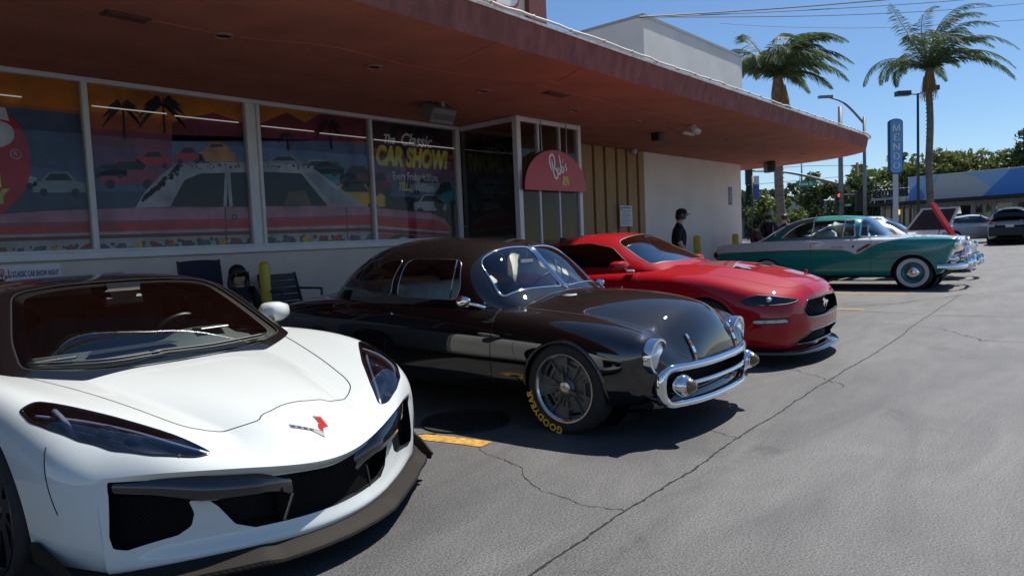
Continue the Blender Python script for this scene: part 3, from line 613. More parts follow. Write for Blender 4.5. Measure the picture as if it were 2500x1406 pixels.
BS=mat('access_blue',(.02,.05,.28),.45); t,w,h=board('access_sign',17.48,17.69,2.03,2.49,FY-.004,'tall blue accessible parking sign on the white wall',BS,.008,.008)
WI=mat('sign_ink_white',(.7,.7,.72),.5)
G().tube([(.055*math.cos(a)-.0,-.010,h-.135+.055*math.sin(a)) for a in np.linspace(R_(150),R_(380),16)],.009,5).ob('wheelchair_symbol',WI,t); G().tube([(-.02,-.010,h-.03),(-.02,-.010,h-.10),(.03,-.010,h-.105),(.05,-.010,h-.165),(.07,-.010,h-.16)],.009,5).ob('wheelchair_symbol',WI,t); G().lathe([(.014,-.01),(0,-.012)],10,'y',(-.02,0,h-.022)).ob('wheelchair_symbol',WI,t)
for k,s in enumerate(('PARKING','ONLY','MINIMUM','FINE $250')): put_text('sign_lettering',s,WI,t,(0,-.0095,h-.245-.05*k),(1,0,0),(0,0,1),.04,bold=.001)
# the diner and its fittings are drawn in units of 1.14 m, footings 0.19 m below grade
UNIT=1.14; FOOT=-.186
for o in [q for q in bpy.data.objects if q.parent is None and q.type=='EMPTY' and q.name.split('.')[0]!='manhole_cover']:
    o.location=(o.location.x*UNIT,o.location.y*UNIT,o.location.z*UNIT+FOOT); o.scale=(UNIT,)*3
# ================================================================ bollards, bench, chair
bnsc=1.1
YB2=mat('bollard_yellow',(.62,.47,.02),.4,noise=.08,nscale=8)
for x,y,lab in((4.65,8.2,'yellow round topped bollard in front of the slatted bench'),(7.38,8.2,'yellow bollard standing behind the black coupe'),(16.85,8.2,'yellow bollard beside the man in the dark cap'),(19.55,8.32,'yellow bollard at the corner of the white wall')):
    h=1.205 if x<10 else 1.265
    t=empty('bollard',(x,y,0),0,lab,'bollard','yellow bollards along the diner wall'); r=.066 if x<10 else .095
    G().lathe([(r,0),(r,h-.05),(r*.92,h-.025),(r*.7,h-.008),(r*.35,h),(0,h+.002)],24,'z').ob('post',YB2,t,True); G().lathe([(r+.03,.0),(r+.03,.012),(r,.014)],20,'z').ob('base_ring',mat('base_grey',(.25,.25,.25),.7),t)
bw=mat('bench_slat',(.030,.036,.05),.5,noise=.2,nscale=12,stretch=(1,8,8)); bn=empty('slatted_bench',(4.97,7.98,-.0),.0,'dark slatted bench against the wall beside a yellow bollard','bench')
bn.scale=(1.1,1.1,.96)
for k in range(4): G().bbox(-.26,.26,.34+.025*k,.365+.025*k,.70+.095*k,.785+.095*k,.008).ob('back_slat',bw,bn)
for k in range(4): G().bbox(-.26,.26,-.12+.11*k,-.02+.11*k,.66,.69,.008).ob('seat_slat',bw,bn)
for sx in(-.24,.24):
    G().tube([(sx,-.08,0),(sx,-.08,.66),(sx,.30,.66),(sx,.44,1.08)],.018,6).ob('frame_side',BKP,bn); G().tube([(sx,.32,.66),(sx,.40,0)],.018,6).ob('leg',BKP,bn); G().tube([(sx*1.08,-.1,.66),(sx*1.08,-.1,.86),(sx*1.08,.36,.86)],.016,6).ob('arm_rest',BKP,bn)
NV=mat('navy_canvas',(.010,.014,.032),.85,noise=.2,nscale=20); ch=empty('folding_chair',(3.70,7.65,0),0,'navy canvas folding chair standing against the beige wall','chair'); ch.scale=(1.1,1.1,.99)
v=[];f=[]
for i in range(9):
    for k in range(6): u=i/8;w_=k/5; v.append((-.21+.42*u,.22+.02*math.sin(math.pi*u)+.05*w_,.80+.47*w_+.012*math.sin(math.pi*u)))
for i in range(8):
    for k in range(5): f.append((i*6+k,(i+1)*6+k,(i+1)*6+k+1,i*6+k+1))
o=mk('back_rest',v,f,NV,ch,True); v=[];f=[]
for i in range(9):
    for k in range(6): u=i/8;w_=k/5; v.append((-.22+.44*u,-.22+.42*w_,.47-.04*math.sin(math.pi*u)*math.sin(math.pi*w_)))
for i in range(8):
    for k in range(5): f.append((i*6+k,(i+1)*6+k,(i+1)*6+k+1,i*6+k+1))
mk('seat',v,f,NV,ch,True)
for sx in(-.22,.22):
    G().tube([(sx,-.22,.0),(sx,.20,.47),(sx,.22,.80),(sx,.275,1.28)],.012,6).ob('leg',BKP,ch); G().tube([(sx,.22,0),(sx,-.20,.47)],.012,6).ob('leg',BKP,ch); G().bbox(sx-.03,sx+.03,-.2,.2,.66,.685,.01).ob('arm_rest',NV,ch)
# ================================================================ cars: shared pieces
M_RUB=mat('tyre_rubber',(.014,.014,.015),.75,noise=.25,nscale=40,bump=.15,bscale=120)
M_BLK=mat('black_plastic',(.012,.012,.013),.45)
M_DARK=mat('dark_cavity',(.004,.004,.004),.9)
M_GLB=mat('gloss_black',(.006,.006,.007),.12,coat=1.)
M_CHR=mat('chrome',(.82,.83,.85),.04,1.)
M_ALU=mat('brushed_metal',(.55,.55,.56),.28,1.,noise=.1,nscale=60)
M_SEAM=mat('panel_gap',(.006,.006,.006),.8)
M_LENS=glass('clear_lens',(.92,.94,.95))
M_GLASS=glass('car_glass',(.72,.78,.77))
M_TINT=glass('tinted_glass',(.05,.055,.055))
M_SEAT=mat('seat_leather',(.02,.02,.021),.55,noise=.2,nscale=30)
M_DASH=mat('dash_vinyl',(.11,.125,.115),.6,bump=.1,bscale=300)
M_STEEL=mat('grey_metal',(.22,.22,.23),.45,.8)
def loft(st,nu,nv,flip=True,e1='mir'):
    g=bspl(np.array(st,float),nu); g=np.swapaxes(bspl(np.swapaxes(g,0,1),nv,e1=e1),0,1)
    return S.grid(g,flip)
def sec(x,*yz): return [(x,y,z) for y,z in yz]
def house(xs,zc,wb,zb,n,nt=40,tb=0.):
    """greenhouse half: super-ellipse sections along x"""
    th=np.linspace(0,math.pi/2,nt); g=np.zeros((len(xs),nt,3))
    for i,x in enumerate(xs):
        N=float(n(x)); r=(np.abs(np.cos(th))**N+np.abs(np.sin(th))**N)**(-1/N); yy=float(wb(x))*r*np.cos(th); hh=float(zc(x)-zb(x)); zz=hh*r*np.sin(th)
        yy=yy*(1-tb*r*np.sin(th)); g[i]=np.stack([np.full(nt,x),yy,float(zb(x))+zz],1)
    return S.grid(g,True)
def circ(cx,cz,r,n=48,drop=1.):
    """wheel-arch outline in x,z: circle above, straight down below its centre"""
    p=[(cx+r*math.cos(a),cz+r*math.sin(a)) for a in np.linspace(0,math.pi,n)]
    return np.array([(cx+r*1.02,cz-drop)]+p+[(cx-r*1.02,cz-drop)])
def XZ(s): return s.v[:,[0,2]]
def XY(s): return s.v[:,[0,1]]
def YZ(s): return s.v[:,[1,2]]
def both(part,name,m,parent): return [part.ob(name,m,parent),part.mir().ob(name,m,parent)]
def seam(root,chains,w=.007,name='panel_gap',m=None,mirror=True,h=.0012):
    g=trim(chains,w,h,off=.0004)
    if mirror: trim(chmir(chains),w,h,off=.0004,g=g)
    return g.ob(name,m or M_SEAM,root,True)
def disc_windows(r0,r1,y,polys,nr=14,na=120,dish=0.,depth=.03):
    """wheel face in x,z at height y with openings"""
    rr=np.linspace(r0,r1,nr); aa=np.linspace(0,2*math.pi,na+1)
    g=np.zeros((nr,na+1,3))
    for i,r in enumerate(rr):
        d=y-dish*((r-r0)/(r1-r0))**2
        g[i]=np.stack([r*np.cos(aa),np.full(na+1,d),r*np.sin(aa)],1)
    s=S.grid(g,False)
    if s.n[:,1].mean()<0: s=s.flipn()
    fl=G()
    for p in polys:
        hole,s,ch=s.cut(sdp(XZ(s),p)); flange(ch,0,(0,-depth,0),fl)
    return s,fl
def wheel(root,x,y,r,wd,rr,style,side,m_rim,zc=None,steer=0.,white=None,txt=False):
    """wheel part (tyre mesh) with rim sub-parts; side=+1 left, -1 right"""
    h=wd/2; sh=.35*(r-rr)
    prof=[(rr-.012,-h*.8),(rr+.01,-h*.92),((r+rr)/2,-h*1.0),(r-sh,-h*.98),(r-.012,-h*.84),(r-.002,-h*.7),(r,-h*.4),(r,h*.4),(r-.002,h*.7),(r-.012,h*.84),(r-sh,h*.98),((r+rr)/2,h*1.0),(rr+.01,h*.92),(rr-.012,h*.8)]
    g=G().lathe(prof,64,'y')
    # tread grooves as raised ribs
    w=g.auto('wheel',M_RUB,root,50); w.location=(x,y,zc or r); w.rotation_euler=(0,0,(0 if side>0 else math.pi)+steer)
    def sub(gg,name,m,a=30): o=gg.auto(name,m,w,a); return o
    bar=G().lathe([(rr-.012,h*.80),(rr+.004,h*.90),(rr+.002,h*.94),(rr-.008,h*.93),(rr-.018,h*.82),(rr-.022,h*.3),(rr-.03,-h*.8)],64,'y'); 
    if style=='mag':
        sub(bar,'rim_lip',m_rim[1])
        polys=[]
        for k in range(5):
            a=math.radians(90+72*k+18)
            p=rpoly([(rr*.66,-rr*.20),(rr*.86,-rr*.23),(rr*.86,rr*.23),(rr*.66,rr*.20)],.025)
            # notch of the window frame
            c,s_=math.cos(a),math.sin(a); polys.append(np.stack([p[:,0]*c-p[:,1]*s_,p[:,0]*s_+p[:,1]*c],1))
        d,fl=disc_windows(.0,rr-.02,h*.30,polys,dish=-.0,depth=.035)
        mk('rim',np.r_[d.v,np.array(fl.v)],d.f+[tuple(i+len(d.v) for i in f) for f in fl.f],m_rim[0],w)
        rb=G()
        for k in range(5):      # raised frames and fins
            a=math.radians(90+72*k+18)
            for da in (-.30,.30):
                for q in (0,):
                    e=np.array([math.cos(a+da),0,math.sin(a+da)]); t=np.array([-math.sin(a+da),0,math.cos(a+da)])
                    rb.obox(e*rr*.66+np.array([0,h*.30+.008,0]),e*rr*.24,t*.006,(0,.012,0))
            e=np.array([math.cos(a),0,math.sin(a)]);t=np.array([-math.sin(a),0,math.cos(a)])
            rb.obox(e*rr*.62+np.array([0,h*.30+.008,0]),e*.006,t*rr*.2,(0,.01,0))
            for j in range(3):
                b=a+R_(36)+R_(-14+14*j); e=np.array([math.cos(b),0,math.sin(b)]);t=np.array([-math.sin(b),0,math.cos(b)])
                rb.obox(e*rr*.42+np.array([0,h*.30+.006,0]),e*rr*.2,t*.003,(0,.009,0))
        rb.lathe([(rr*.27,h*.29),(rr*.27,h*.30+.02),(rr*.22,h*.30+.03),(0,h*.30+.03)],32,'y')
        sub(rb,'rim_fins',m_rim[0])
        cp=G().lathe([(rr*.19,h*.30+.03),(rr*.19,h*.30+.045),(rr*.12,h*.30+.052),(0,h*.30+.053)],28,'y'); sub(cp,'centre_cap',M_ALU)
        kn=G()
        for k in range(3):
            a=R_(80+120*k); e=np.array([math.cos(a),0,math.sin(a)]);t=np.array([-math.sin(a),0,math.cos(a)])
            kn.obox(e*rr*.30+np.array([0,h*.30+.045,0]),e*rr*.14,t*rr*.035,(0,.008,0))
        sub(kn,'knock_off_spinner',m_rim[0])
    elif style=='steel':
        sub(bar,'rim',m_rim[0])
        G().lathe([(rr-.02,h*.5),(rr*.8,h*.42),(rr*.62,h*.60),(rr*.58,h*.62),(0,h*.62)],48,'y').auto('wheel_disc',m_rim[0],w)
        G().lathe([(rr*.62,h*.60),(rr*.60,h*.72),(rr*.48,h*.92),(rr*.30,h*.98),(rr*.22,h*.92),(rr*.18,h*1.0),(rr*.1,h*1.06),(0,h*1.07)],48,'y').auto('hubcap',M_CHR,w,60)
        if white:
            G().lathe([(rr+.012,h*.945),(rr+.03,h*1.01),((r+rr)/2+.005,h*1.025),(r-sh*1.1,h*1.006)],64,'y').auto('white_sidewall',white,w,60)
    else:
        sub(bar,'rim_lip',m_rim[0])
        n={'ten':10,'five':5,'gen':9}[style]; polys=[]
        for k in range(n):
            a=2*math.pi*(k+.5)/n+math.pi/2; wa=math.pi/n
            if style=='five':
                for sg in(-1,1):
                    p=rpoly([(rr*.30,sg*.012),(rr*.90,sg*.014),(rr*.86,sg*rr*.40),(rr*.62,sg*rr*.30),(rr*.34,sg*rr*.11)],.015)
                    c,s_=math.cos(a),math.sin(a); polys.append(np.stack([p[:,0]*c-p[:,1]*s_,p[:,0]*s_+p[:,1]*c],1))
                continue
            i0,i1=rr*.32,rr*.90; b0=i0*math.tan(wa)*.62;b1=i1*math.tan(wa)*.78
            p=rpoly([(i0,-b0),(i1,-b1),(i1,b1),(i0,b0)],.018); c,s_=math.cos(a),math.sin(a)
            polys.append(np.stack([p[:,0]*c-p[:,1]*s_,p[:,0]*s_+p[:,1]*c],1))
        d,fl=disc_windows(.0,rr-.018,h*.62,polys,dish=-.02 if style!='gen' else 0.,depth=.04)
        mk('rim',np.r_[d.v,np.array(fl.v)],d.f+[tuple(i+len(d.v) for i in f) for f in fl.f],m_rim[0],w)
        G().lathe([(rr*.16,h*.6),(rr*.15,h*.66),(0,h*.68)],24,'y').auto('centre_cap',m_rim[0],w)
    G().lathe([(rr*.78,-.01),(rr*.78,.01),(rr*.2,.012),(0,.012)],40,'y').auto('brake_disc',M_STEEL,w)
    G().lathe([(rr-.02,-h*.5),(0,-h*.5)],32,'y').auto('wheel_back',M_DARK,w)
    if txt:
        v,f=text_mesh(txt[0],.066,bold=.003,spacing=1.14); out=[]
        rm=(r+rr)/2+.012
        for p in v:
            ang=txt[1]+p[0]/rm; R=rm+p[1]*txt[2]
            # reads clockwise around the tyre when seen from outside
            out.append((R*math.sin(ang),h*1.0+.0035,-R*math.cos(ang)))
        mk('tyre_lettering',out,f,mat('tyre_lettering_yellow',(.75,.42,.03),.6),w)
    return w
def wells(root,axles,y,rad,zc,name='wheel_well'):
    for x in axles:
        for sg in(-1,1):
            G().lathe([(rad,0),(rad,.34),(0,.34)],40,'y').xf(Matrix.Translation((x,sg*y,zc))@Matrix.Rotation(0 if sg<0 else math.pi,4,'Z')).auto(name,M_DARK,root)
def bucket(root,x,y,z,w=.5,m=None,lean=.28,h=.62,name='seat'):
    g=G(); a=lean
    g.bbox(x-.25,x+.27,y-w/2,y+w/2,z-.12,z+.08,.05)
    c=np.array([x-.27-math.sin(a)*h/2,y,z+.02+h/2*math.cos(a)]); up=np.array([-math.sin(a),0,math.cos(a)]); fw=np.array([math.cos(a),0,math.sin(a)])
    n=G().bbox(-.07,.07,-w/2,w/2,-h/2,h/2,.05); n.v=[tuple(c+p[0]*fw+np.array([0,p[1],0])+p[2]*up) for p in n.v]; g.add(n.v,n.f)
    n=G().bbox(-.05,.05,-.13,.13,-.09,.09,.04); n.v=[tuple(c+up*(h/2+.11)+p[0]*fw+np.array([0,p[1],0])+p[2]*up) for p in n.v]; g.add(n.v,n.f)
    return g.auto(name,m or M_SEAT,root,60)
def steering(root,x,y,z,r=.185,tilt=.45,name='steering_wheel'):
    g=G(); ax=np.array([math.cos(tilt),0,-math.sin(tilt)]); e=np.array([0,1.,0]); u=np.cross(ax,e)
    g.tube([np.array([x,y,z])+r*(math.cos(t)*e+math.sin(t)*u) for t in np.linspace(0,2*math.pi,33)[:-1]],.014,8,closed=True)
    for t in(0,math.pi,-math.pi/2): g.tube([np.array([x,y,z]),np.array([x,y,z])+r*(math.cos(t)*e+math.sin(t)*u)],.012,6)
    g.tube([np.array([x,y,z]),np.array([x,y,z])+ax*.3],.03,8)
    return g.auto(name,M_BLK,root)
def headlamp(root,c,r,m_ring=None,fwd=(1,0,0),name='headlight',depth=.06,ring=.02,peak=0.):
    """round sealed-beam lamp: chrome ring, reflector, glass"""
    g=G(); pr=[(r+ring,-depth),(r+ring,-.01),(r+ring*.8,.006),(r+ring*.2,.008),(r-.004,-.004),(r-.006,-.02)]
    M=Matrix.Translation(c)@Vector((1,0,0)).rotation_difference(Vector(fwd)).to_matrix().to_4x4()
    g.lathe(pr,40,'x')
    if peak: g.v=[(p[0]+(peak*max(0,p[2]/r) if p[0]>-.03 else 0),p[1],p[2]) for p in g.v]
    ob=g.xf(M).auto(name,m_ring or M_CHR,root,50); face=mat('lamp_face',(.62,.65,.68),.10,.35,coat=1.,bump=.5,bscale=55,stretch=(1,1,.12))
    G().lathe([(r-.004,-.012),(r*.8,-.035),(r*.4,-.055),(0,-.06)],32,'x').xf(M).auto('reflector',mat('lamp_reflector',(.75,.77,.8),.12,1.,bump=.2,bscale=90),ob,60)
    G().lathe([(r-.002,-.01),(r*.8,.006),(r*.5,.016),(0,.02)],32,'x').xf(M).auto('lamp_glass',face,ob,60)
    return ob
# ================================================================ white mid-engine sports car
def sports_car():
    root=empty('sports_car',(1.619,3.509,0),-1.482,'white low sports car with black roof, carbon splitter and black wheels','car','cars lined up at the show')
    WH=mat('white_paint',(.56,.59,.575),.5,spec=.1,coat=1.,coat_r=.008,coat_ior=1.6); CF=carbon()
    st=[sec(-3.70,(.60,.40),(.70,.40),(.75,.48),(.77,.56),(.77,.65),(.74,.73),(.68,.78),(.56,.80),(.4,.81),(.2,.82),(0,.82)),
     sec(-3.62,(.75,.27),(.86,.27),(.92,.42),(.94,.58),(.94,.72),(.90,.84),(.82,.90),(.68,.92),(.5,.93),(.25,.94),(0,.94)),
     sec(-3.2,(.75,.15),(.93,.17),(.98,.40),(1.0,.58),(.99,.74),(.94,.87),(.85,.92),(.68,.93),(.5,.94),(.25,.96),(0,.97)),
     sec(-2.72,(.75,.12),(.95,.14),(1.0,.40),(1.01,.58),(.995,.76),(.94,.88),(.84,.92),(.68,.93),(.5,.95),(.25,.98),(0,1.0)),
     sec(-2.1,(.75,.11),(.94,.13),(.97,.38),(.965,.55),(.97,.70),(.93,.83),(.85,.88),(.7,.89),(.5,.89),(.25,.89),(0,.89)),
     sec(-1.4,(.75,.11),(.93,.13),(.95,.36),(.945,.52),(.955,.66),(.92,.80),(.85,.84),(.72,.84),(.5,.82),(.25,.82),(0,.82)),
     sec(-.8,(.75,.11),(.93,.13),(.94,.36),(.945,.52),(.96,.66),(.925,.80),(.85,.845),(.74,.84),(.5,.81),(.25,.80),(0,.80)),
     sec(-.4,(.75,.11),(.94,.13),(.955,.36),(.965,.52),(.97,.66),(.935,.80),(.86,.85),(.75,.84),(.5,.80),(.25,.795),(0,.79)),
     sec(-.05,(.75,.11),(.95,.13),(.97,.36),(.985,.52),(.985,.66),(.945,.79),(.87,.835),(.73,.805),(.48,.765),(.25,.77),(0,.77)),
     sec(.25,(.75,.11),(.95,.13),(.965,.36),(.975,.50),(.97,.64),(.93,.75),(.85,.795),(.68,.76),(.42,.712),(.25,.738),(0,.738)),
     [(.44,.75,.12),(.47,.91,.13),(.47,.94,.33),(.49,.945,.47),(.49,.93,.60),(.49,.88,.685),(.51,.78,.72),(.53,.62,.69),(.55,.36,.643),(.57,.22,.674),(.58,0,.672)],
     [(.55,.72,.13),(.58,.85,.14),(.60,.885,.32),(.60,.89,.45),(.60,.875,.565),(.61,.82,.62),(.66,.70,.645),(.71,.56,.625),(.75,.30,.580),(.79,.17,.607),(.80,0,.604)],
     [(.61,.71,.135),(.635,.81,.145),(.65,.83,.31),(.645,.833,.43),(.645,.825,.52),(.65,.80,.555),(.72,.68,.555),(.80,.54,.542),(.865,.36,.520),(.93,.18,.502),(.962,0,.490)],
     [(.62,.70,.14),(.645,.80,.15),(.66,.818,.30),(.655,.82,.42),(.65,.815,.50),(.66,.795,.53),(.73,.68,.525),(.82,.54,.51),(.91,.36,.485),(.985,.18,.455),(1.02,0,.44)]]
    stc=[r[:6]+[(r[6][0],r[6][1],r[6][2]+.006),(r[7][0],r[7][1],r[7][2]-.008)]+[(r[8][0],r[8][1],r[8][2]-dz9)]*2+[(r[9][0],r[9][1],r[9][2]+dz9*.5)]+r[10:] for r,dz9 in zip(st,[0]*6+[.004,.010,.014,.016,.016,.012,.004,0])]; stc[-1]=st[-1][:9]+[st[-1][8]]+st[-1][9:]
    b=loft(stc,[6,6,8,8,8,8,10,12,14,14,14,12,8],[6,6,6,6,7,8,8,8,3,8,8])
    for xa,ra in((0,.375),(-2.72,.385)):
        _,b,ch=b.cut(np.minimum(sdp(XZ(b),circ(xa,.33,ra)),b.v[:,1]-.5)); g=flange(ch,0,(0,-.05,0)); flange(chmir(ch),0,(0,.05,0),g); g.ob('arch_lip',M_BLK,root)
    # cabin opening
    cab=crom([(-.26,-.5),(-.24,0),(-.26,.4),(-.33,.72),(-.9,.78),(-1.6,.78),(-2.3,.72),(-3.0,.55),(-3.0,-.5)],5)
    _,b,_=b.cut(np.minimum(sdp(XY(b),cab),b.v[:,2]-.6))
    # headlight opening
    hp=np.array([(.24,.895),(.235,.835),(.29,.785),(.45,.66),(.65,.53),(.82,.432),(.775,.53),(.715,.645),(.64,.75),(.55,.82),(.44,.865),(.33,.895)])
    hl,b,hch=b.cut(np.minimum(sdp(XY(b),hp),b.v[:,2]-.55))
    hood=np.array([(-.36,-.2),(-.30,.70),(.0,.615),(.3,.535),(.52,.475),(.60,.44),(.65,.38),(.715,.25),(.735,.185),(.71,.165),(.70,.09),(.685,.06),(.68,0),(.68,-.2)])
    hd,b,hdc=b.cut(np.minimum(sdp(XY(b),hood),b.v[:,2]-.5))
    door=rpoly([(-.52,.16),(-.50,.86),(-1.75,.90),(-1.72,.55),(-1.55,.16)],.06)
    dr,b,dch=b.cut(np.minimum(sdp(XZ(b),door),b.v[:,1]-.70))
    (b+b.mir()).ob('body',WH,root); (hd+hd.mir()).ob('hood',WH,root); both(dr,'door',WH,root)
    seam(root,hdc,.006); seam(root,dch,.006)
    # seam from the headlight to the wheel arch, bumper to fender
    for p,n9,c9 in b.cut(b.v[:,0]-(.50-.35*(b.v[:,2]-.55)))[2]:
        k=(p[:,2]>.40)&(p[:,2]<.655)&(p[:,1]>.80)
        if k.sum()>3: seam(root,[(p[k],n9[k],False)],.005,mirror=False); seam(root,chmir([(p[k],n9[k],False)]),.005,mirror=False)
    # ---- front fascia below the leading edge
    top=np.array(stc[-1][5:][::-1]); 
    def row(dx,dz,k,zt=None):
        r=top.copy(); r[:,0]+=dx; r[:,2]+=dz
        if zt is not None: r[:,2]=zt+(r[:,2]-zt)*k
        return r
    low=np.array([(.985,0,.20),(.97,.18,.195),(.895,.36,.19),(.895,.36,.19),(.80,.54,.195),(.715,.68,.20),(.655,.79,.20)])
    lip=np.array([(1.0,0,.165),(.98,.18,.165),(.905,.36,.165),(.905,.36,.165),(.81,.54,.165),(.725,.68,.165),(.655,.795,.165)])
    ins=top*.5+low*.5+np.array([-.03,0,.04]); r1=top+np.array([-.028,0,-.030]); r1b=top+np.array([-.06,0,-.046])
    rows=[top,top,r1,r1b,ins,low+np.array([-.02,0,.05]),low,low,lip,lip+np.array([-.02,0,-.02])]
    rows=[np.r_[r] for r in rows]
    side=np.array(st[-1][:6])[::-1]
    for r in rows:
        r[0,1]=0.; zz=r[-1,2]; o_=np.argsort(side[:,2]); r[-1,0]=np.interp(zz,side[o_,2],side[o_,0]); r[-1,1]=np.interp(zz,side[o_,2],side[o_,1]); r[-2,1]=min(r[-2,1],r[-1,1]-.08)
    g=bspl(np.array(rows),[2,4,4,6,10,6,2,5,4]); g=np.swapaxes(bspl(np.swapaxes(g,0,1),16,e0='mir'),0,1)
    fa=S.grid(g,False)
    op=np.array([(-.05,.395),(.03,.398),(.25,.418),(.44,.448),(.60,.482),(.785,.515),(.782,.46),(.792,.31),(.782,.262),(.74,.245),(.585,.262),(.542,.288),(.530,.335),(.545,.392),(.50,.395),(.455,.345),(.405,.262),(.34,.232),(-.05,.222)])
    _,fa,fch=fa.cut(sdp(YZ(fa),op)); (fa+fa.mir()).ob('front_fascia',WH,root)
    g=flange(fch,0,(-.07,0,0)); flange(chmir(fch),0,(-.07,0,0),g); g.ob('intake_surround',M_BLK,root)
    # mesh behind the openings, black blade
    gm=grille_mesh(); xf=lambda y:1.0-.385*(abs(y)/.82)**2.1
    for a,b9,nm in((-.82,-.50,'intake_mesh'),(-.24,.24,'grille_mesh'),(.50,.82,'intake_mesh')):
        cols=np.linspace(a,b9,19); v=[];f=[]
        for y in cols: v+=[(xf(y)-.06,y,.20),(xf(y)-.10,y,.52)]
        for i in range(len(cols)-1): f.append((2*i,2*i+2,2*i+3,2*i+1))
        mk(nm,v,f,gm,root)
    v=[];f=[]; cols=np.linspace(-.6,.6,21)
    for y in cols: v+=[(xf(y)-.16,y,.18),(xf(y)-.16,y,.52)]
    for i in range(20): f.append((2*i,2*i+2,2*i+3,2*i+1))
    mk('intake_cavity',v,f,M_DARK,root)
    for sg in(-1,1):
        ys=np.linspace(.80,.17,30); v=[];f=[];K=6
        for i,y in enumerate(ys):
            zt=np.interp(y,[.17,.44,.6,.8],[.425,.465,.50,.53]); zb=np.interp(y,[.17,.22,.30,.44,.52,.65,.80],[.30,.335,.362,.376,.384,.43,.462]); x=xf(y)-.02-.055*max(0,1-(y-.17)/.16)
            pr=[(x-.07,zt),(x-.03,zt),(x-.006,(zt+zb)/2+.01),(x+.002,zb+.012),(x-.012,zb),(x-.08,zb+.01)]
            v+=[(a,sg*y,c) for a,c in pr]
        for i in range(29):
            for k in range(K-1): f.append((i*K+k,(i+1)*K+k,(i+1)*K+k+1,i*K+k+1)[::sg])
        mk('intake_blade',v,f,M_GLB,root,True)
        G().tube([(xf(.2)-.03,sg*.20,.34),(xf(.24)-.04,sg*.235,.235)],.006,6).ob('grille_frame',M_GLB,root)
    # chin bar across the centre opening
    # ---- carbon splitter
    pl=[(1.035,0),(1.02,.16),(.985,.30),(.955,.37),(.90,.47),(.80,.64),(.72,.76),(.665,.86),(.58,.93),(.46,.975),(.36,.985)]
    pl=crom(pl,4,closed=False)
    v=[];f=[];K=8
    full=[(x,-y) for x,y in pl[::-1]]+[(x,y) for x,y in pl[1:]]
    n=len(full); P2=np.array(full); T=np.gradient(P2,axis=0); T/=np.linalg.norm(T,axis=1,keepdims=True); N2=np.stack([T[:,1],-T[:,0]],1)
    for i in range(n):
        x,y=full[i]; a=abs(y); k=0 if a<.30 else min(1,(a-.30)/.06); e=max(0,(a-.80)/.18); up=.012*k+.05*min(1,e)
        w_=.06+.04*k
        o=N2[i] if N2[i]@np.array([1,0.3*np.sign(y)])>0 else -N2[i]
        pr=[(-w_,.155+up),(-.03,.15+up),(.0,.128+up),(.026,.118+up),(.03,.108+up*.7),(.02,.098+up*.5),(-.05,.095),(-w_-.05,.10)]
        v+=[(x+o[0]*d,y+o[1]*d,z) for d,z in pr]
    for i in range(n-1):
        for q in range(K-1): f.append((i*K+q,i*K+q+1,(i+1)*K+q+1,(i+1)*K+q))
    o=mk('front_splitter',v,f,CF,root,True); o.data.set_sharp_from_angle(angle=R_(28))
    for sg in(-1,1):    # end plates ahead of the wheels
        poly=[(.69,.13),(.70,.17),(.62,.225),(.44,.30),(.40,.295),(.40,.20),(.48,.13)]
        gg=G().prism(poly,.012*sg,(0,sg*.955,0),(1,-sg*.10,0),(0,sg*.10,1),(0,1,0)); gg.ob('dive_plane',CF,root)
        G().bbox(.40,.66,sg*.86 if sg>0 else sg*.97,sg*.97 if sg>0 else sg*.86,.128,.15,.008).ob('dive_plane_shelf',CF,root)
    # ---- headlights
    for sg in(1,-1):
        q=hl if sg>0 else hl.mir()
        hs=q.off(-.045).ob('headlight',mat('headlight_housing',(.012,.014,.02),.25,coat=.6),root)
        q.off(-.001).ob('headlight_lens',glass('headlight_lens',(.40,.44,.52),1.0,1.55),hs)
        ch=hch if sg>0 else chmir(hch)
        flange([(p,n_,c) for p,n_,c in ch],.05).ob('headlight_rim',M_BLK,hs); trim(ch,.012,.003).ob('headlight_seal',M_GLB,hs,True)
        # light guides
        tube=[(.27,.855,.748),(.40,.74,.715),(.55,.63,.667),(.70,.525,.605),(.79,.455,.565)]
        G().tube(crom([(a,sg*b_,c-.018) for a,b_,c in tube],6,False),.008,8).ob('light_guide',mat('light_guide',(.6,.65,.75),.2,coat=.5),hs,True)
        G().tube(crom([(a,sg*b_,c) for a,b_,c in[(.30,.80,.742),(.42,.81,.712),(.52,.815,.655),(.60,.765,.612)]],6,False),.012,8).ob('running_light',mat('running_light',(.75,.78,.8),.15,coat=.5),hs,True)
        for a,b_,c,r in((.52,.705,.645,.032),(.60,.645,.62,.026)): G().lathe([(r*1.3,-.02),(r*1.25,.0),(r,.004),(r*.7,.016),(0,.022)],20,'x',(a,sg*b_,c)).auto('projector',mat('projector_lens',(.03,.04,.06),.05,coat=1.),hs,60)
        G().obox((.665,sg*.61,.565),(.09,-sg*.06,0),(.01,sg*.012,0),(0,0,.004)).ob('reflector_strip',M_STEEL,hs)
    # ---- greenhouse
    zc=cspl([-3.25,-3.0,-2.4,-1.8,-1.35,-1.0,-.82,-.5,-.22,-.1],[.93,.97,1.10,1.21,1.237,1.222,1.187,1.0,.80,.715])
    wb=cspl([-3.3,-3.0,-2.3,-1.5,-.8,-.45,-.28,-.1],[.46,.56,.72,.80,.80,.785,.765,.72]); zb=cspl([-3.3,-2.4,-1.5,-.8,-.3,-.1],[.88,.86,.83,.82,.80,.70]); ne=cspl([-3.3,-2.0,-1.0,-.8,-.5,-.2,-.1],[2.4,2.8,3.6,3.7,3.0,2.6,2.5])
    xs=np.r_[np.linspace(-3.2,-1.2,60),np.linspace(-1.19,-.15,90)]
    h=house(xs,zc,wb,zb,ne,64,.05)
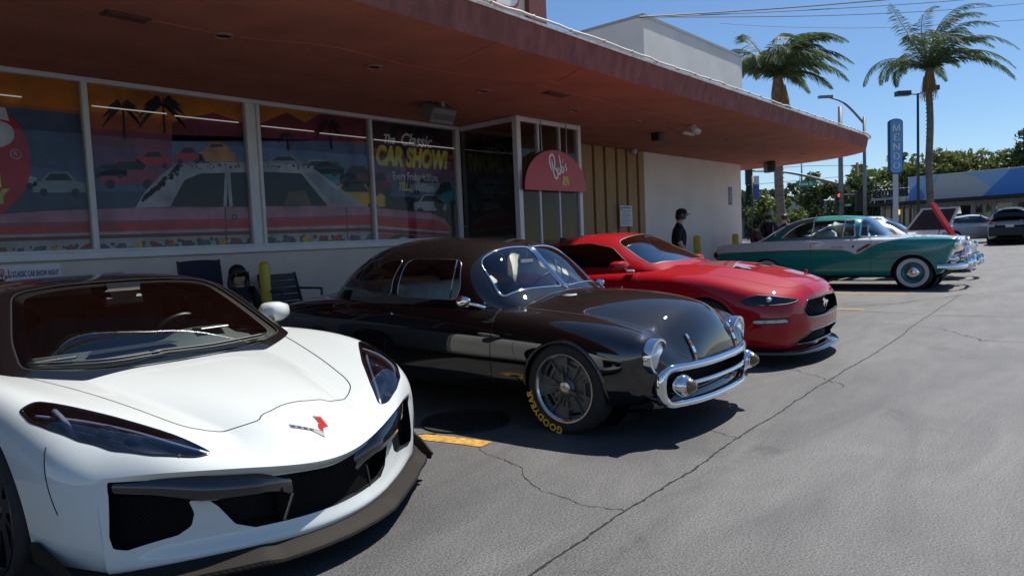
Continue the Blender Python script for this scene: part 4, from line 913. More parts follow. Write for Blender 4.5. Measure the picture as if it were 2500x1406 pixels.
    ws=rpoly([(-.20,-.3),(-.195,.2),(-.235,.50),(-.295,.655),(-.33,.69),(-.50,.66),(-.80,.545),(-.845,.50),(-.865,.2),(-.87,-.3)],.05)
    w_,h,wch=h.cut(np.minimum(sdp(XY(h),ws),h.v[:,2]-.7))
    sw=rpoly([(-.50,.885),(-.90,1.135),(-1.25,1.175),(-1.60,1.15),(-1.90,1.02),(-1.92,.885)],.05)
    s_,h,sch=h.cut(np.minimum(sdp(XZ(h),sw),h.v[:,1]-.3))
    (h+h.mir()).ob('roof',M_GLB,root); (w_+w_.mir()).off(-.006).ob('windshield',glass('windshield_tint',(.72,.76,.75)),root)
    for sg in(1,-1): (s_ if sg>0 else s_.mir()).off(-.004).ob('side_window',M_TINT if sg<0 else glass('side_tint',(.25,.27,.27)),root)
    # frit band and seals
    fr=w_.cut(sdp(XY(w_),rpoly([(-.225,-.3),(-.22,.2),(-.255,.48),(-.33,.63),(-.50,.60),(-.775,.50),(-.80,.44),(-.82,.2),(-.825,-.3)],.04)))[1]
    fr2=fr.cut(-(fr.v[:,2]-.815))[1]
    (fr2+fr2.mir()).off(-.011).ob('windshield_frit',M_BLK,root)
    seam(root,wch,.008,'windshield_seal',M_DARK); seam(root,sch,.012,'window_seal',M_BLK)
    # cowl, wipers
    cw=G(); ys=np.linspace(-.70,.70,21); 
    cw.add([(-.235-.11*(abs(y)/.7)**2,y,.788+.032*(abs(y)/.7)**2) for y in ys]+[(-.335-.08*(abs(y)/.7)**2,y,.815+.03*(abs(y)/.7)**2) for y in ys],[(i,i+1,22+i,21+i) for i in range(20)]); cw.ob('cowl_panel',M_BLK,root)
    for pts in([(-.235,.55,.835),(-.235,.2,.822),(-.27,-.12,.828)],[(-.25,-.05,.825),(-.24,-.35,.826),(-.32,-.66,.85)]):
        G().tube(crom(pts,6,False),.004,6).ob('wiper',M_BLK,root,True)
        G().tube(crom([(x-.02,y,z+.012) for x,y,z in pts],6,False),.006,6).ob('wiper_blade',M_BLK,root,True)
    # ---- interior
    ys=np.linspace(-.70,.70,29); v=[];f=[]; pr=[(-.34,.80),(-.42,.838),(-.55,.845),(-.68,.838),(-.74,.80),(-.72,.66)]
    for y in ys:
        bump=.055*math.exp(-((y-.36)/.17)**4); k=-.06*(abs(y)/.7)**2
        v+=[(x+k,y,z+(bump if 1<i<5 else 0)) for i,(x,z) in enumerate(pr)]
    for i in range(28):
        for q in range(5): f.append((i*6+q,i*6+q+1,(i+1)*6+q+1,(i+1)*6+q))
    mk('dashboard',v,f,M_DASH,root,True)
    G().bbox(-.57,-.47,.27,.45,.893,.905,.01).ob('head_up_display',M_STEEL,root)
    G().bbox(-.44,-.39,-.62,-.42,.846,.862,.008).ob('dash_speaker',M_BLK,root)
    G().add([(-.40,-.38,.853),(-.52,-.30,.858),(-.52,.10,.858),(-.40,.10,.853)],[(0,1,2,3)]).ob('dash_panel',mat('dash_insert',(.05,.055,.055),.4),root)
    for sg in(-1,1): bucket(root,-1.25,sg*.36,.42)
    steering(root,-.88,.36,.80,.18,.4)
    G().bbox(-1.75,-1.70,-.70,.70,.3,1.1,.02).ob('rear_bulkhead',M_SEAT,root); G().box(-1.75,-.6,-.75,.75,.18,.22).ob('floor_pan',M_DARK,root)
    G().bbox(-.80,-.77,-.11,.11,1.06,1.12,.015).ob('rear_view_mirror',M_BLK,root); G().prism([(-.06,0),(.06,0),(.10,.09),(-.10,.09)],.02,(-.79,0,1.10),(0,1,0),(0,0,1),(1,0,0)).ob('mirror_mount',M_BLK,root)
    # ---- door mirrors
    for sg in(1,-1):
        g=G(); n0=len(g.v)
        pr=[(0,.0,.0),(.02,.06,.048),(.05,.085,.066),(.12,.085,.068),(.185,.06,.05),(.21,.02,.015)]
        v=[];f=[];K=14
        for d,a,bb in pr:     # sections along y
            for k in range(K):
                t=2*math.pi*k/K; ca,sa=math.cos(t),math.sin(t); e=lambda q:math.copysign(abs(q)**.7,q)
                v.append((-.77+e(ca)*a*1.15-.02+d*-.12,sg*(.90+d),.915+e(sa)*bb+d*.02))
        for i in range(len(pr)-1):
            for k in range(K): f.append((i*K+k,i*K+(k+1)%K,(i+1)*K+(k+1)%K,(i+1)*K+k))
        f.append(tuple(range(K))); f.append(tuple((len(pr)-1)*K+k for k in range(K)))
        o=g.add(v,f).auto('door_mirror',WH,root,50)
        G().tube([(-.62,sg*.80,.845),(-.70,sg*.88,.865),(-.76,sg*.97,.885)],[.03,.025,.02],8).ob('mirror_stalk',M_BLK,o,True)
        G().bbox(-.875,-.868,sg*.93 if sg>0 else sg*1.08,sg*1.08 if sg>0 else sg*.93,.88,.95,.01).ob('mirror_glass',M_CHR,o)
    # ---- emblem: crossed flags on the nose
    def on(x,y):
        d=np.hypot(b.v[:,0]-x,b.v[:,1]-abs(y)); k=np.argsort(d)[:6]; k=k[b.v[k,2]>.45]; w9=1/(d[k]+1e-4); p=(b.v[k]*w9[:,None]).sum(0)/w9.sum(); n9=(b.n[k]*w9[:,None]).sum(0); n9/=np.linalg.norm(n9); n9=n9*np.array([1,1 if y>=0 else -1,1]); z=p[2]-(n9[0]*(x-p[0])+n9[1]*(abs(y)-p[1])*(1 if y>=0 else -1))/n9[2]; return np.array([x,y,z]),n9
    def quad(name,pts,m,h=.003):
        a=[on(.895-.26*u,y) for y,u in pts]; k=len(a); G().add([p-n9*.004 for p,n9 in a]+[p+n9*h for p,n9 in a],[tuple(range(k,2*k))]+[(i,(i+1)%k,k+(i+1)%k,k+i) for i in range(k)]).ob(name,m,root)
    RDm_=mat('emblem_red',(.42,.008,.006),.7,spec=.1)
    quad('emblem_base',[(-.105,.24),(-.035,.08),(0,-.10),(.008,.0),(-.005,.06),(-.03,.12),(-.10,.31)][::-1],M_BLK)
    quad('emblem_base',[(.0,-.10),(.028,.06),(.055,.06),(.062,.28),(.030,.33),(.026,.18),(.008,.10)],M_BLK)
    quad('emblem_flag',[(.006,-.02),(.030,.07),(.050,.07),(.055,.25),(.034,.29),(.030,.17),(.012,.12)],RDm_,.0045)
    for k in range(4): a=-.098+.021*k; quad('emblem_check',[(a,.27-.052*k),(a+.011,.245-.052*k),(a+.011,.215-.052*k),(a,.24-.052*k)],M_CHR,.0045)
    wells(root,(0,-2.72),.58,.40,.33)
    RB=mat('black_wheel',(.01,.01,.011),.3,coat=.6)
    wheel(root,0,.845,.335,.25,.255,'five',1,(RB,)); wheel(root,0,-.845,.335,.25,.255,'five',-1,(RB,)); wheel(root,-2.72,.84,.345,.31,.27,'five',1,(RB,)); wheel(root,-2.72,-.84,.345,.31,.27,'five',-1,(RB,))
    G().bbox(-3.5,.5,-.72,.72,.12,.2,.02).ob('underbody',M_DARK,root)
    for sg in(-1,1): G().bbox(-3.68,-3.655,sg*.45-.16,sg*.45+.16,.66,.74,.01).ob('tail_light',mat('tail_red',(.4,.01,.01),.2,coat=1.),root)
    return root
def empty_part(n,root): return None
def carbon():
    if 'carbon_fibre' in MATS: return MATS['carbon_fibre']
    m=mat('carbon_fibre',(.03,.028,.025),.65,spec=.12); t=m.node_tree; b=t.nodes['Principled BSDF']
    tc=t.nodes.new('ShaderNodeTexCoord'); mp=t.nodes.new('ShaderNodeMapping'); mp.inputs['Rotation'].default_value=(0,0,R_(45)); wv=t.nodes.new('ShaderNodeTexWave'); wv.inputs['Scale'].default_value=45; wv.inputs['Distortion'].default_value=.4
    r=t.nodes.new('ShaderNodeValToRGB'); r.color_ramp.elements[0].color=(.012,.011,.010,1); r.color_ramp.elements[1].color=(.032,.026,.021,1)
    t.links.new(tc.outputs['Object'],mp.inputs[0]); t.links.new(mp.outputs[0],wv.inputs[0]); t.links.new(wv.outputs['Fac'],r.inputs[0]); t.links.new(r.outputs[0],b.inputs['Base Color']); return m
def grille_mesh():
    if 'grille_mesh' in MATS: return MATS['grille_mesh']
    m=mat('grille_mesh',(.008,.008,.009),.7,spec=.08); t=m.node_tree; b=t.nodes['Principled BSDF']
    tc=t.nodes.new('ShaderNodeTexCoord'); mp=t.nodes.new('ShaderNodeMapping'); mp.inputs['Rotation'].default_value=(R_(45),0,0); mp.inputs['Scale'].default_value=(0,1,1)
    ck=t.nodes.new('ShaderNodeTexVoronoi'); ck.inputs['Scale'].default_value=95; ck.inputs['Randomness'].default_value=0.
    r=t.nodes.new('ShaderNodeValToRGB'); r.color_ramp.elements[0].position=.3; r.color_ramp.elements[1].position=.55; r.color_ramp.elements[0].color=(.001,.001,.001,1); r.color_ramp.elements[1].color=(.009,.009,.0095,1)
    t.links.new(tc.outputs['Object'],mp.inputs[0]); t.links.new(mp.outputs[0],ck.inputs[0]); t.links.new(ck.outputs['Distance'],r.inputs[0]); t.links.new(r.outputs[0],b.inputs['Base Color']); return m
sports_car()
# ================================================================ black two-door coupe
def black_coupe():
    root=empty('vintage_coupe',(4.588,2.877,0),-1.546,'black rounded vintage coupe with chrome bumper bars and yellow lettered tyres','car','cars lined up at the show')
    BK=mat('black_paint',(.0045,.0045,.005),.6,spec=.03,coat=1.,coat_r=.006,coat_ior=1.85)
    C=lambda x,*p:sec(x,*p)
    st=[C(-3.66,(.40,.38),(.55,.38),(.60,.45),(.61,.52),(.60,.60),(.57,.66),(.52,.70),(.43,.72),(.33,.74),(.17,.75),(0,.75)),
     C(-3.60,(.55,.30),(.70,.30),(.76,.42),(.77,.54),(.76,.66),(.72,.74),(.64,.78),(.52,.79),(.40,.81),(.2,.825),(0,.83)),
     C(-3.3,(.60,.25),(.77,.25),(.83,.40),(.85,.56),(.84,.69),(.80,.79),(.71,.83),(.58,.84),(.42,.87),(.22,.89),(0,.895)),
     C(-2.75,(.60,.22),(.80,.22),(.86,.38),(.88,.54),(.87,.69),(.83,.80),(.74,.855),(.62,.86),(.45,.90),(.22,.93),(0,.94)),
     C(-2.2,(.60,.21),(.82,.21),(.87,.36),(.885,.52),(.875,.67),(.845,.79),(.77,.86),(.65,.88),(.45,.90),(.22,.91),(0,.91)),
     C(-1.5,(.60,.21),(.82,.21),(.87,.35),(.885,.51),(.875,.66),(.845,.78),(.775,.86),(.66,.88),(.45,.89),(.22,.90),(0,.90)),
     C(-.95,(.60,.21),(.82,.21),(.87,.35),(.885,.50),(.875,.65),(.84,.77),(.775,.84),(.66,.865),(.45,.89),(.22,.90),(0,.905)),
     C(-.5,(.60,.21),(.82,.21),(.865,.34),(.88,.50),(.87,.64),(.835,.755),(.755,.815),(.64,.825),(.50,.875),(.25,.925),(0,.94)),
     C(0,(.60,.20),(.81,.21),(.86,.33),(.875,.49),(.865,.62),(.825,.73),(.745,.785),(.625,.79),(.50,.855),(.26,.915),(0,.935)),
     C(.32,(.60,.20),(.79,.21),(.845,.32),(.86,.47),(.85,.60),(.815,.70),(.73,.755),(.61,.755),(.49,.82),(.27,.885),(0,.91)),
     C(.52,(.57,.21),(.75,.22),(.815,.33),(.83,.45),(.825,.57),(.79,.665),(.705,.715),(.59,.70),(.475,.755),(.27,.84),(0,.87)),
     C(.60,(.55,.24),(.67,.245),(.73,.33),(.775,.44),(.79,.555),(.765,.645),(.685,.69),(.575,.655),(.46,.71),(.265,.805),(0,.835)),
     C(.66,(.50,.26),(.58,.265),(.63,.32),(.67,.41),(.71,.51),(.71,.58),(.63,.61),(.54,.60),(.43,.65),(.25,.755),(0,.79)),
     C(.735,(.44,.27),(.54,.28),(.59,.32),(.61,.38),(.62,.44),(.61,.48),(.55,.51),(.47,.52),(.38,.56),(.22,.66),(0,.70)),
     C(.775,(.40,.26),(.50,.265),(.53,.29),(.53,.33),(.52,.37),(.48,.40),(.43,.42),(.37,.43),(.29,.46),(.17,.52),(0,.55)),
     C(.79,(.30,.27),(.38,.27),(.40,.28),(.40,.30),(.38,.32),(.35,.33),(.31,.34),(.27,.35),(.2,.36),(.12,.37),(0,.38))]
    b=loft(st,[5,6,8,8,8,8,8,10,12,12,10,10,10,8,5],[6,6,6,6,7,8,8,8,8,8])
    for xa,ra,zc_ in((.03,.325,.315),(-2.72,.32,.30)):
        _,b,ch=b.cut(np.minimum(sdp(XZ(b),circ(xa,zc_,ra)),b.v[:,1]-.5)); g=flange(ch,0,(0,-.06,0)); g.ob('arch_lip',BK,root); flange(chmir(ch),0,(0,.06,0)).ob('arch_lip',BK,root)
        g=trim(ch,.025,.012); g.ob('arch_bead',BK,root,True); trim(chmir(ch),.025,.012).ob('arch_bead',BK,root,True)
    cab=crom([(-.62,-.6),(-.60,0),(-.66,.45),(-.78,.68),(-1.4,.70),(-2.0,.68),(-2.6,.56),(-3.0,.35),(-3.05,0),(-3.05,-.6)],5)
    _,b,_=b.cut(np.minimum(sdp(XY(b),cab),b.v[:,2]-.6))
    # grille opening under the hood lip
    gr=rpoly([(-.05,.245),(.60,.25),(.66,.30),(.655,.41),(.60,.455),(-.05,.445)],.05)
    _,b,_=b.cut(np.minimum(sdp(YZ(b),gr),b.v[:,0]-.55))
    hood=np.array([(-.52,-.2),(-.56,.45),(-.62,.615),(-.3,.618),(.0,.61),(.3,.595),(.52,.575),(.60,.555),(.66,.525),(.715,.475),(.75,.40),(.775,.2),(.78,-.2)])
    hd,b,hch=b.cut(np.minimum(sdp(XY(b),hood),np.minimum(b.v[:,2]-.44,b.v[:,2]-.44)))
    door=rpoly([(-.60,.24),(-.59,.80),(-.66,.95),(-1.74,.95),(-1.745,.75),(-1.78,.24)],[.05,.12,.02,.02,.02,.08])
    dr,b,dch=b.cut(np.minimum(sdp(XZ(b),door),b.v[:,1]-.70))
    deck=crom([(-3.62,-.3),(-3.60,.3),(-3.4,.5),(-3.1,.53),(-3.02,.3),(-3.02,-.3)],6)
    tk,b,tch=b.cut(np.minimum(sdp(XY(b),deck),b.v[:,2]-.78))
    (b+b.mir()).ob('body',BK,root); (hd+hd.mir()).ob('hood',BK,root); D=both(dr,'door',BK,root); (tk+tk.mir()).ob('trunk_lid',BK,root)
    seam(root,hch,.008); seam(root,dch,.007,mirror=False); seam(root,chmir(dch),.007,mirror=False); seam(root,tch,.007)
    # greenhouse
    zc=cspl([-3.2,-3.05,-2.85,-2.6,-2.35,-2.1,-1.7,-1.25,-1.0,-.87,-.7,-.50,-.40],[.84,.93,1.08,1.22,1.322,1.372,1.39,1.365,1.325,1.275,1.115,.925,.83])
    wb=cspl([-3.2,-3.05,-2.85,-2.6,-2.35,-2.1,-1.6,-1.0,-.85,-.72,-.62,-.42],[.25,.40,.545,.65,.722,.765,.785,.77,.748,.715,.68,.60]); zb=cspl([-3.2,-2.5,-1.5,-1.0,-.7,-.4],[.80,.83,.845,.84,.83,.78]); ne=cspl([-3.2,-2.6,-1.9,-1.2,-.9,-.6,-.4],[2.3,2.5,2.8,2.8,2.6,2.3,2.2])
    xs=np.r_[np.linspace(-3.16,-1.2,80),np.linspace(-1.18,-.42,80)]
    h=house(xs,zc,wb,zb,ne,72,.06)
    # split windscreen panes
    ws=rpoly([(-.525,.028),(-.55,.30),(-.595,.53),(-.632,.632),(-.68,.648),(-.89,.60),(-.925,.55),(-.905,.3),(-.875,.028)],[.02,.1,.1,.04,.04,.05,.05,.1,.02])
    w_,h,wch=h.cut(np.minimum(sdp(XY(h),ws),h.v[:,2]-.8))
    dw=rpoly([(-1.02,.895),(-.985,.99),(-1.06,1.185),(-1.14,1.205),(-1.60,1.215),(-1.66,1.19),(-1.70,.905)],[.02,.1,.05,.06,.05,.06,.05])
    d_,h,dwc=h.cut(np.minimum(sdp(XZ(h),dw),h.v[:,1]-.35))
    qw=crom([(-1.795,.915),(-1.765,1.05),(-1.725,1.19),(-1.79,1.215),(-1.95,1.19),(-2.10,1.125),(-2.25,1.02),(-2.36,.92),(-2.30,.903),(-2.05,.905)],4)
    q_,h,qwc=h.cut(np.minimum(sdp(XZ(h),qw),h.v[:,1]-.35))
    rw=rpoly([(-2.50,-.2),(-2.50,.42),(-2.58,.50),(-2.80,.46),(-2.92,.34),(-2.95,-.2)],.06)
    r_,h,rwc=h.cut(np.minimum(sdp(XY(h),rw),h.v[:,2]-.92))
    (h+h.mir()).ob('roof',BK,root)
    GL=glass('coupe_glass',(.92,.94,.94))
    both(w_.off(-.004),'windshield',GL,root); both(d_.off(-.004),'door_window',GL,root); both(q_.off(-.004),'quarter_window',GL,root); (r_+r_.mir()).off(-.004).ob('rear_window',GL,root)
    for ch,nm,wd in((wch,'windshield_trim',.016),(dwc,'window_trim',.005),(qwc,'window_trim',.005)):
        trim(ch,wd,wd*.45,.0).ob(nm,M_CHR if wd>.01 else M_ALU,root,True); trim(chmir(ch),wd,wd*.45).ob(nm,M_CHR if wd>.01 else M_ALU,root,True)
    seam(root,rwc,.02,'rear_window_seal',M_BLK)
    # windscreen centre bar
    zz=np.linspace(-.50,-.905,12); G().tube([(x,0,float(zc(x))+.004) for x in zz],.013,8).ob('windshield_divider',M_CHR,root,True)
    # vent window bars, sun-visor inside, mirror
    for sg in(-1,1): G().tube([(-1.115,sg*.735,.895),(-1.105,sg*.70,1.05),(-1.095,sg*.655,1.20)],.006,6).ob('vent_window_bar',M_CHR,root,True)
    G().bbox(-.93,-.905,-.095,.095,1.135,1.185,.012).ob('rear_view_mirror',M_CHR,root); G().tube([(-.90,0,1.27),(-.91,0,1.19)],.006,6).ob('mirror_stem',M_CHR,root)
    for y0,y1,x0,x1 in((-.10,-.48,-.60,-.70),(.12,.45,-.60,-.68)):
        G().tube([(x0,y0,.965),((x0+x1)/2-.02,(y0+y1)/2,.965),(x1-.02,y1,.955)],.006,6).ob('wiper',M_BLK,root,True); G().lathe([(.016,0),(.014,.03),(0,.035)],12,'z',(x0+.04,y0*.9,.935)).auto('wiper_pivot',M_CHR,root)
    # cowl fins on the hood
    for k in range(4):
        for sg in(-1,1):
            x=-.40+.055*k; y=sg*(.33-.0*k); G().obox((x,y,.895+.004*k),(.055,0,.006),(0,.004,0),(0,0,.006)).ob('hood_louver',M_CHR,root)
    # interior
    v=[];f=[];ys=np.linspace(-.72,.72,15); pr=[(-.66,.87),(-.74,.895),(-.86,.885),(-.92,.83),(-.93,.66)]
    for y in ys: v+=[(x-.08*(y/.72)**2,y,z) for x,z in pr]
    for i in range(14):
        for q in range(4): f.append((i*5+q,i*5+q+1,(i+1)*5+q+1,(i+1)*5+q))
    mk('dashboard',v,f,M_SEAT,root,True)
    IV=mat('pale_vinyl',(.55,.56,.52),.5,noise=.15,nscale=12)
    G().bbox(-1.75,-1.25,-.66,.66,.42,.58,.06).auto('seat_base',IV,root,60)
    g=G().bbox(-.07,.07,-.66,.66,-.24,.24,.06); g.xf(Matrix.Translation((-1.80,0,.76))@Matrix.Rotation(-.2,4,'Y')).auto('seat_back',IV,root,60)
    g=G().bbox(-.07,.07,-.62,.62,-.22,.22,.06); g.xf(Matrix.Translation((-2.55,0,.80))@Matrix.Rotation(-.35,4,'Y')).auto('rear_seat_back',IV,root,60)
    G().box(-2.95,-2.5,-.55,.55,.86,.88).ob('parcel_shelf',IV,root); G().box(-2.6,-.6,-.75,.75,.24,.27).ob('floor_pan',M_DARK,root)
    steering(root,-1.02,.36,.86,.2,.5)
    # head lining so the far side reads as trim
    # headlights, bullets
    for sg in(-1,1):
        headlamp(root,(.655,sg*.662,.552),.096,name='headlight',depth=.045,ring=.024,peak=.012)
        bz=G().lathe([(.072,-.05),(.074,.0),(.062,.025),(.05,.03)],32,'x').xf(Matrix.Translation((.775,sg*.545,.355))).auto('bullet_guard',M_CHR,root,50)
        G().lathe([(.055,.02),(.055,.035),(.045,.055),(.025,.08),(0,.09)],28,'x').xf(Matrix.Translation((.775,sg*.545,.355))).auto('parking_lamp',mat('amber_ribbed_lens',(.10,.065,.015),.15,coat=1.,bump=.4,bscale=120),bz,60)
        cg=G()
        for k in range(3): 
            a=math.pi/2+k*math.pi/1.5; cg.tube([(.86,sg*.545,.355),(.835,sg*.545+.03*math.cos(a),.355+.03*math.sin(a)),(.80,sg*.545+.06*math.cos(a),.355+.06*math.sin(a))],.004,6)
        cg.lathe([(.058,.02),(.062,.03),(.056,.038)],28,'x',(.775,sg*.545,.355)); cg.ob('lamp_cage',M_CHR,bz,True)
        # leather hood strap laid on the hood's nose
        def on(y,z):
            A=hd.v; d=np.hypot(A[:,1]-abs(y),A[:,2]-z)+(A[:,0]<.3)*9; k=np.argsort(d)[:4]; p=A[k].mean(0); n9=hd.n[k].mean(0); n9/=np.linalg.norm(n9); m9=np.array([1,sg,1]); return np.array([p[0],abs(y),z])*m9,n9*m9
        P=[on(.34,z) for z in np.linspace(.655,.475,12)]; v=[];f=[]
        for p,n9 in P: v+=[p+n9*.001+np.array([0,-.014,0]),p+n9*.009+np.array([0,-.012,0]),p+n9*.009+np.array([0,.012,0]),p+n9*.001+np.array([0,.014,0])]
        for i in range(11):
            for q in range(3): f.append((i*4+q,i*4+q+1,(i+1)*4+q+1,(i+1)*4+q))
        mk('hood_strap',v,f,mat('strap_leather',(.13,.075,.045),.6,noise=.3,nscale=60),root,True)
        for k,nm,hh in((6,'strap_buckle',.017),(1,'strap_plate',.014)):
            p,n9=P[k]; t9=P[k+1][0]-P[k-1][0]; t9/=np.linalg.norm(t9); G().obox(p+n9*.011,t9*hh*1.3,np.array([0,hh,0]),n9*.004).ob(nm,M_CHR,root)
    # bumper: rounded loop of plated bar with a centre bar
    def plan(y): return .825-.145*(abs(y)/.68)**2.6
    ring=rpoly([(-.645,.235),(.645,.235),(.68,.30),(.68,.41),(.645,.47),(-.645,.47),(-.68,.41),(-.68,.30)],[.10]*8,5)
    R=rs_chain(np.r_[ring,ring[:1]],.03)[:-1]
    def bar(poly,hw,dp,name,closed):
        n=len(poly);v=[];f=[];K=8
        for i in range(n):
            a=poly[(i-1)%n] if closed or i else poly[i]; c=poly[(i+1)%n] if closed or i<n-1 else poly[i]; t=np.array(c)-np.array(a); t/=np.linalg.norm(t)+1e-9; e=np.array([t[1],-t[0]])
            for k in range(K):
                an=2*math.pi*k/K; y,z=np.array(poly[i])+e*hw*math.cos(an); v.append((plan(y)+dp*math.sin(an),y,z))
        for i in range(n if closed else n-1):
            for k in range(K): f.append((i*K+k,i*K+(k+1)%K,((i+1)%n)*K+(k+1)%K,((i+1)%n)*K+k))
        if not closed: f+= [tuple(range(K)),tuple((n-1)*K+k for k in range(K))]
        return mk(name,v,f,M_CHR,root,True)
    bar(R,.027,.03,'bumper_loop',True)
    bar([(y,.355+.004) for y in np.linspace(-.50,.50,25)],.017,.028,'bumper_centre_bar',False)
    for sg in(-1,1): G().tube([(.55,sg*.5,.35),(.80,sg*.55,.355)],.03,8).ob('bumper_bracket',M_BLK,root)
    G().box(.50,.62,-.66,.66,.20,.5).ob('grille_backing',M_DARK,root)  # dark box added behind the opening, widened to stop light passing the bumper
    # front valance
    v=[];f=[]
    for i,y in enumerate(np.linspace(-.70,.70,25)):
        x=plan(y); v+=[(x-.10,y,.30),(x-.03,y,.245),(x-.05,y,.20),(x-.14,y,.175),(x-.3,y,.17)]
    for i in range(24):
        for q in range(4): f.append((i*5+q,i*5+q+1,(i+1)*5+q+1,(i+1)*5+q))
    mk('front_valance',v,f,BK,root,True)
    # chrome hood strip is absent; door handles shaved: only a lock
    for sg in(-1,1):
        o=D[0 if sg>0 else 1]
        G().lathe([(.011,0),(.011,.006),(.006,.009),(0,.009)],14,'y').xf(Matrix.Translation((-1.69,sg*.846,.775))@Matrix.Rotation(0 if sg>0 else math.pi,4,'Z')).auto('door_lock',M_CHR,o)
        # bullet mirror on a stalk
        g=G().lathe([(0,-.085),(.018,-.07),(.036,-.035),(.045,0),(.044,.02),(.036,.028),(0,.03)],20,'x').xf(Matrix.Translation((-.80,sg*.93,.90))@Matrix.Rotation(math.pi,4,'Z')@Matrix.Rotation(.15,4,'Y')); mm=g.auto('door_mirror',M_CHR,root,60)
        G().tube([(-.66,sg*.83,.845),(-.72,sg*.88,.875),(-.79,sg*.92,.89)],[.018,.012,.012],8).ob('mirror_stalk',M_CHR,mm,True)
    for sg in(-1,1): G().lathe([(.045,-.02),(.045,.01),(0,.03)],20,'x').xf(Matrix.Translation((-3.62,sg*.62,.60))@Matrix.Rotation(math.pi,4,'Z')).auto('tail_light',mat('tail_red',(.4,.01,.01),.2,coat=1.),root)
    wells(root,(.03,-2.72),.52,.36,.31)
    MG=mat('magnesium_grey',(.13,.127,.12),.45,.5,noise=.15,nscale=30); LP=mat('polished_lip',(.62,.61,.59),.18,1.)
    wheel(root,.03,-.755,.317,.20,.235,'mag',-1,(MG,LP),txt=('GOODYEAR',R_(42),1.0)); wheel(root,.03,.755,.317,.20,.235,'mag',1,(MG,LP),txt=('GOODYEAR',R_(42),1.0)); wheel(root,-2.72,-.75,.325,.22,.222,'mag',-1,(MG,LP)); wheel(root,-2.72,.75,.325,.22,.222,'mag',1,(MG,LP))
    G().bbox(-3.4,.5,-.68,.68,.2,.28,.02).ob('underbody',M_DARK,root)
    return root
black_coupe()
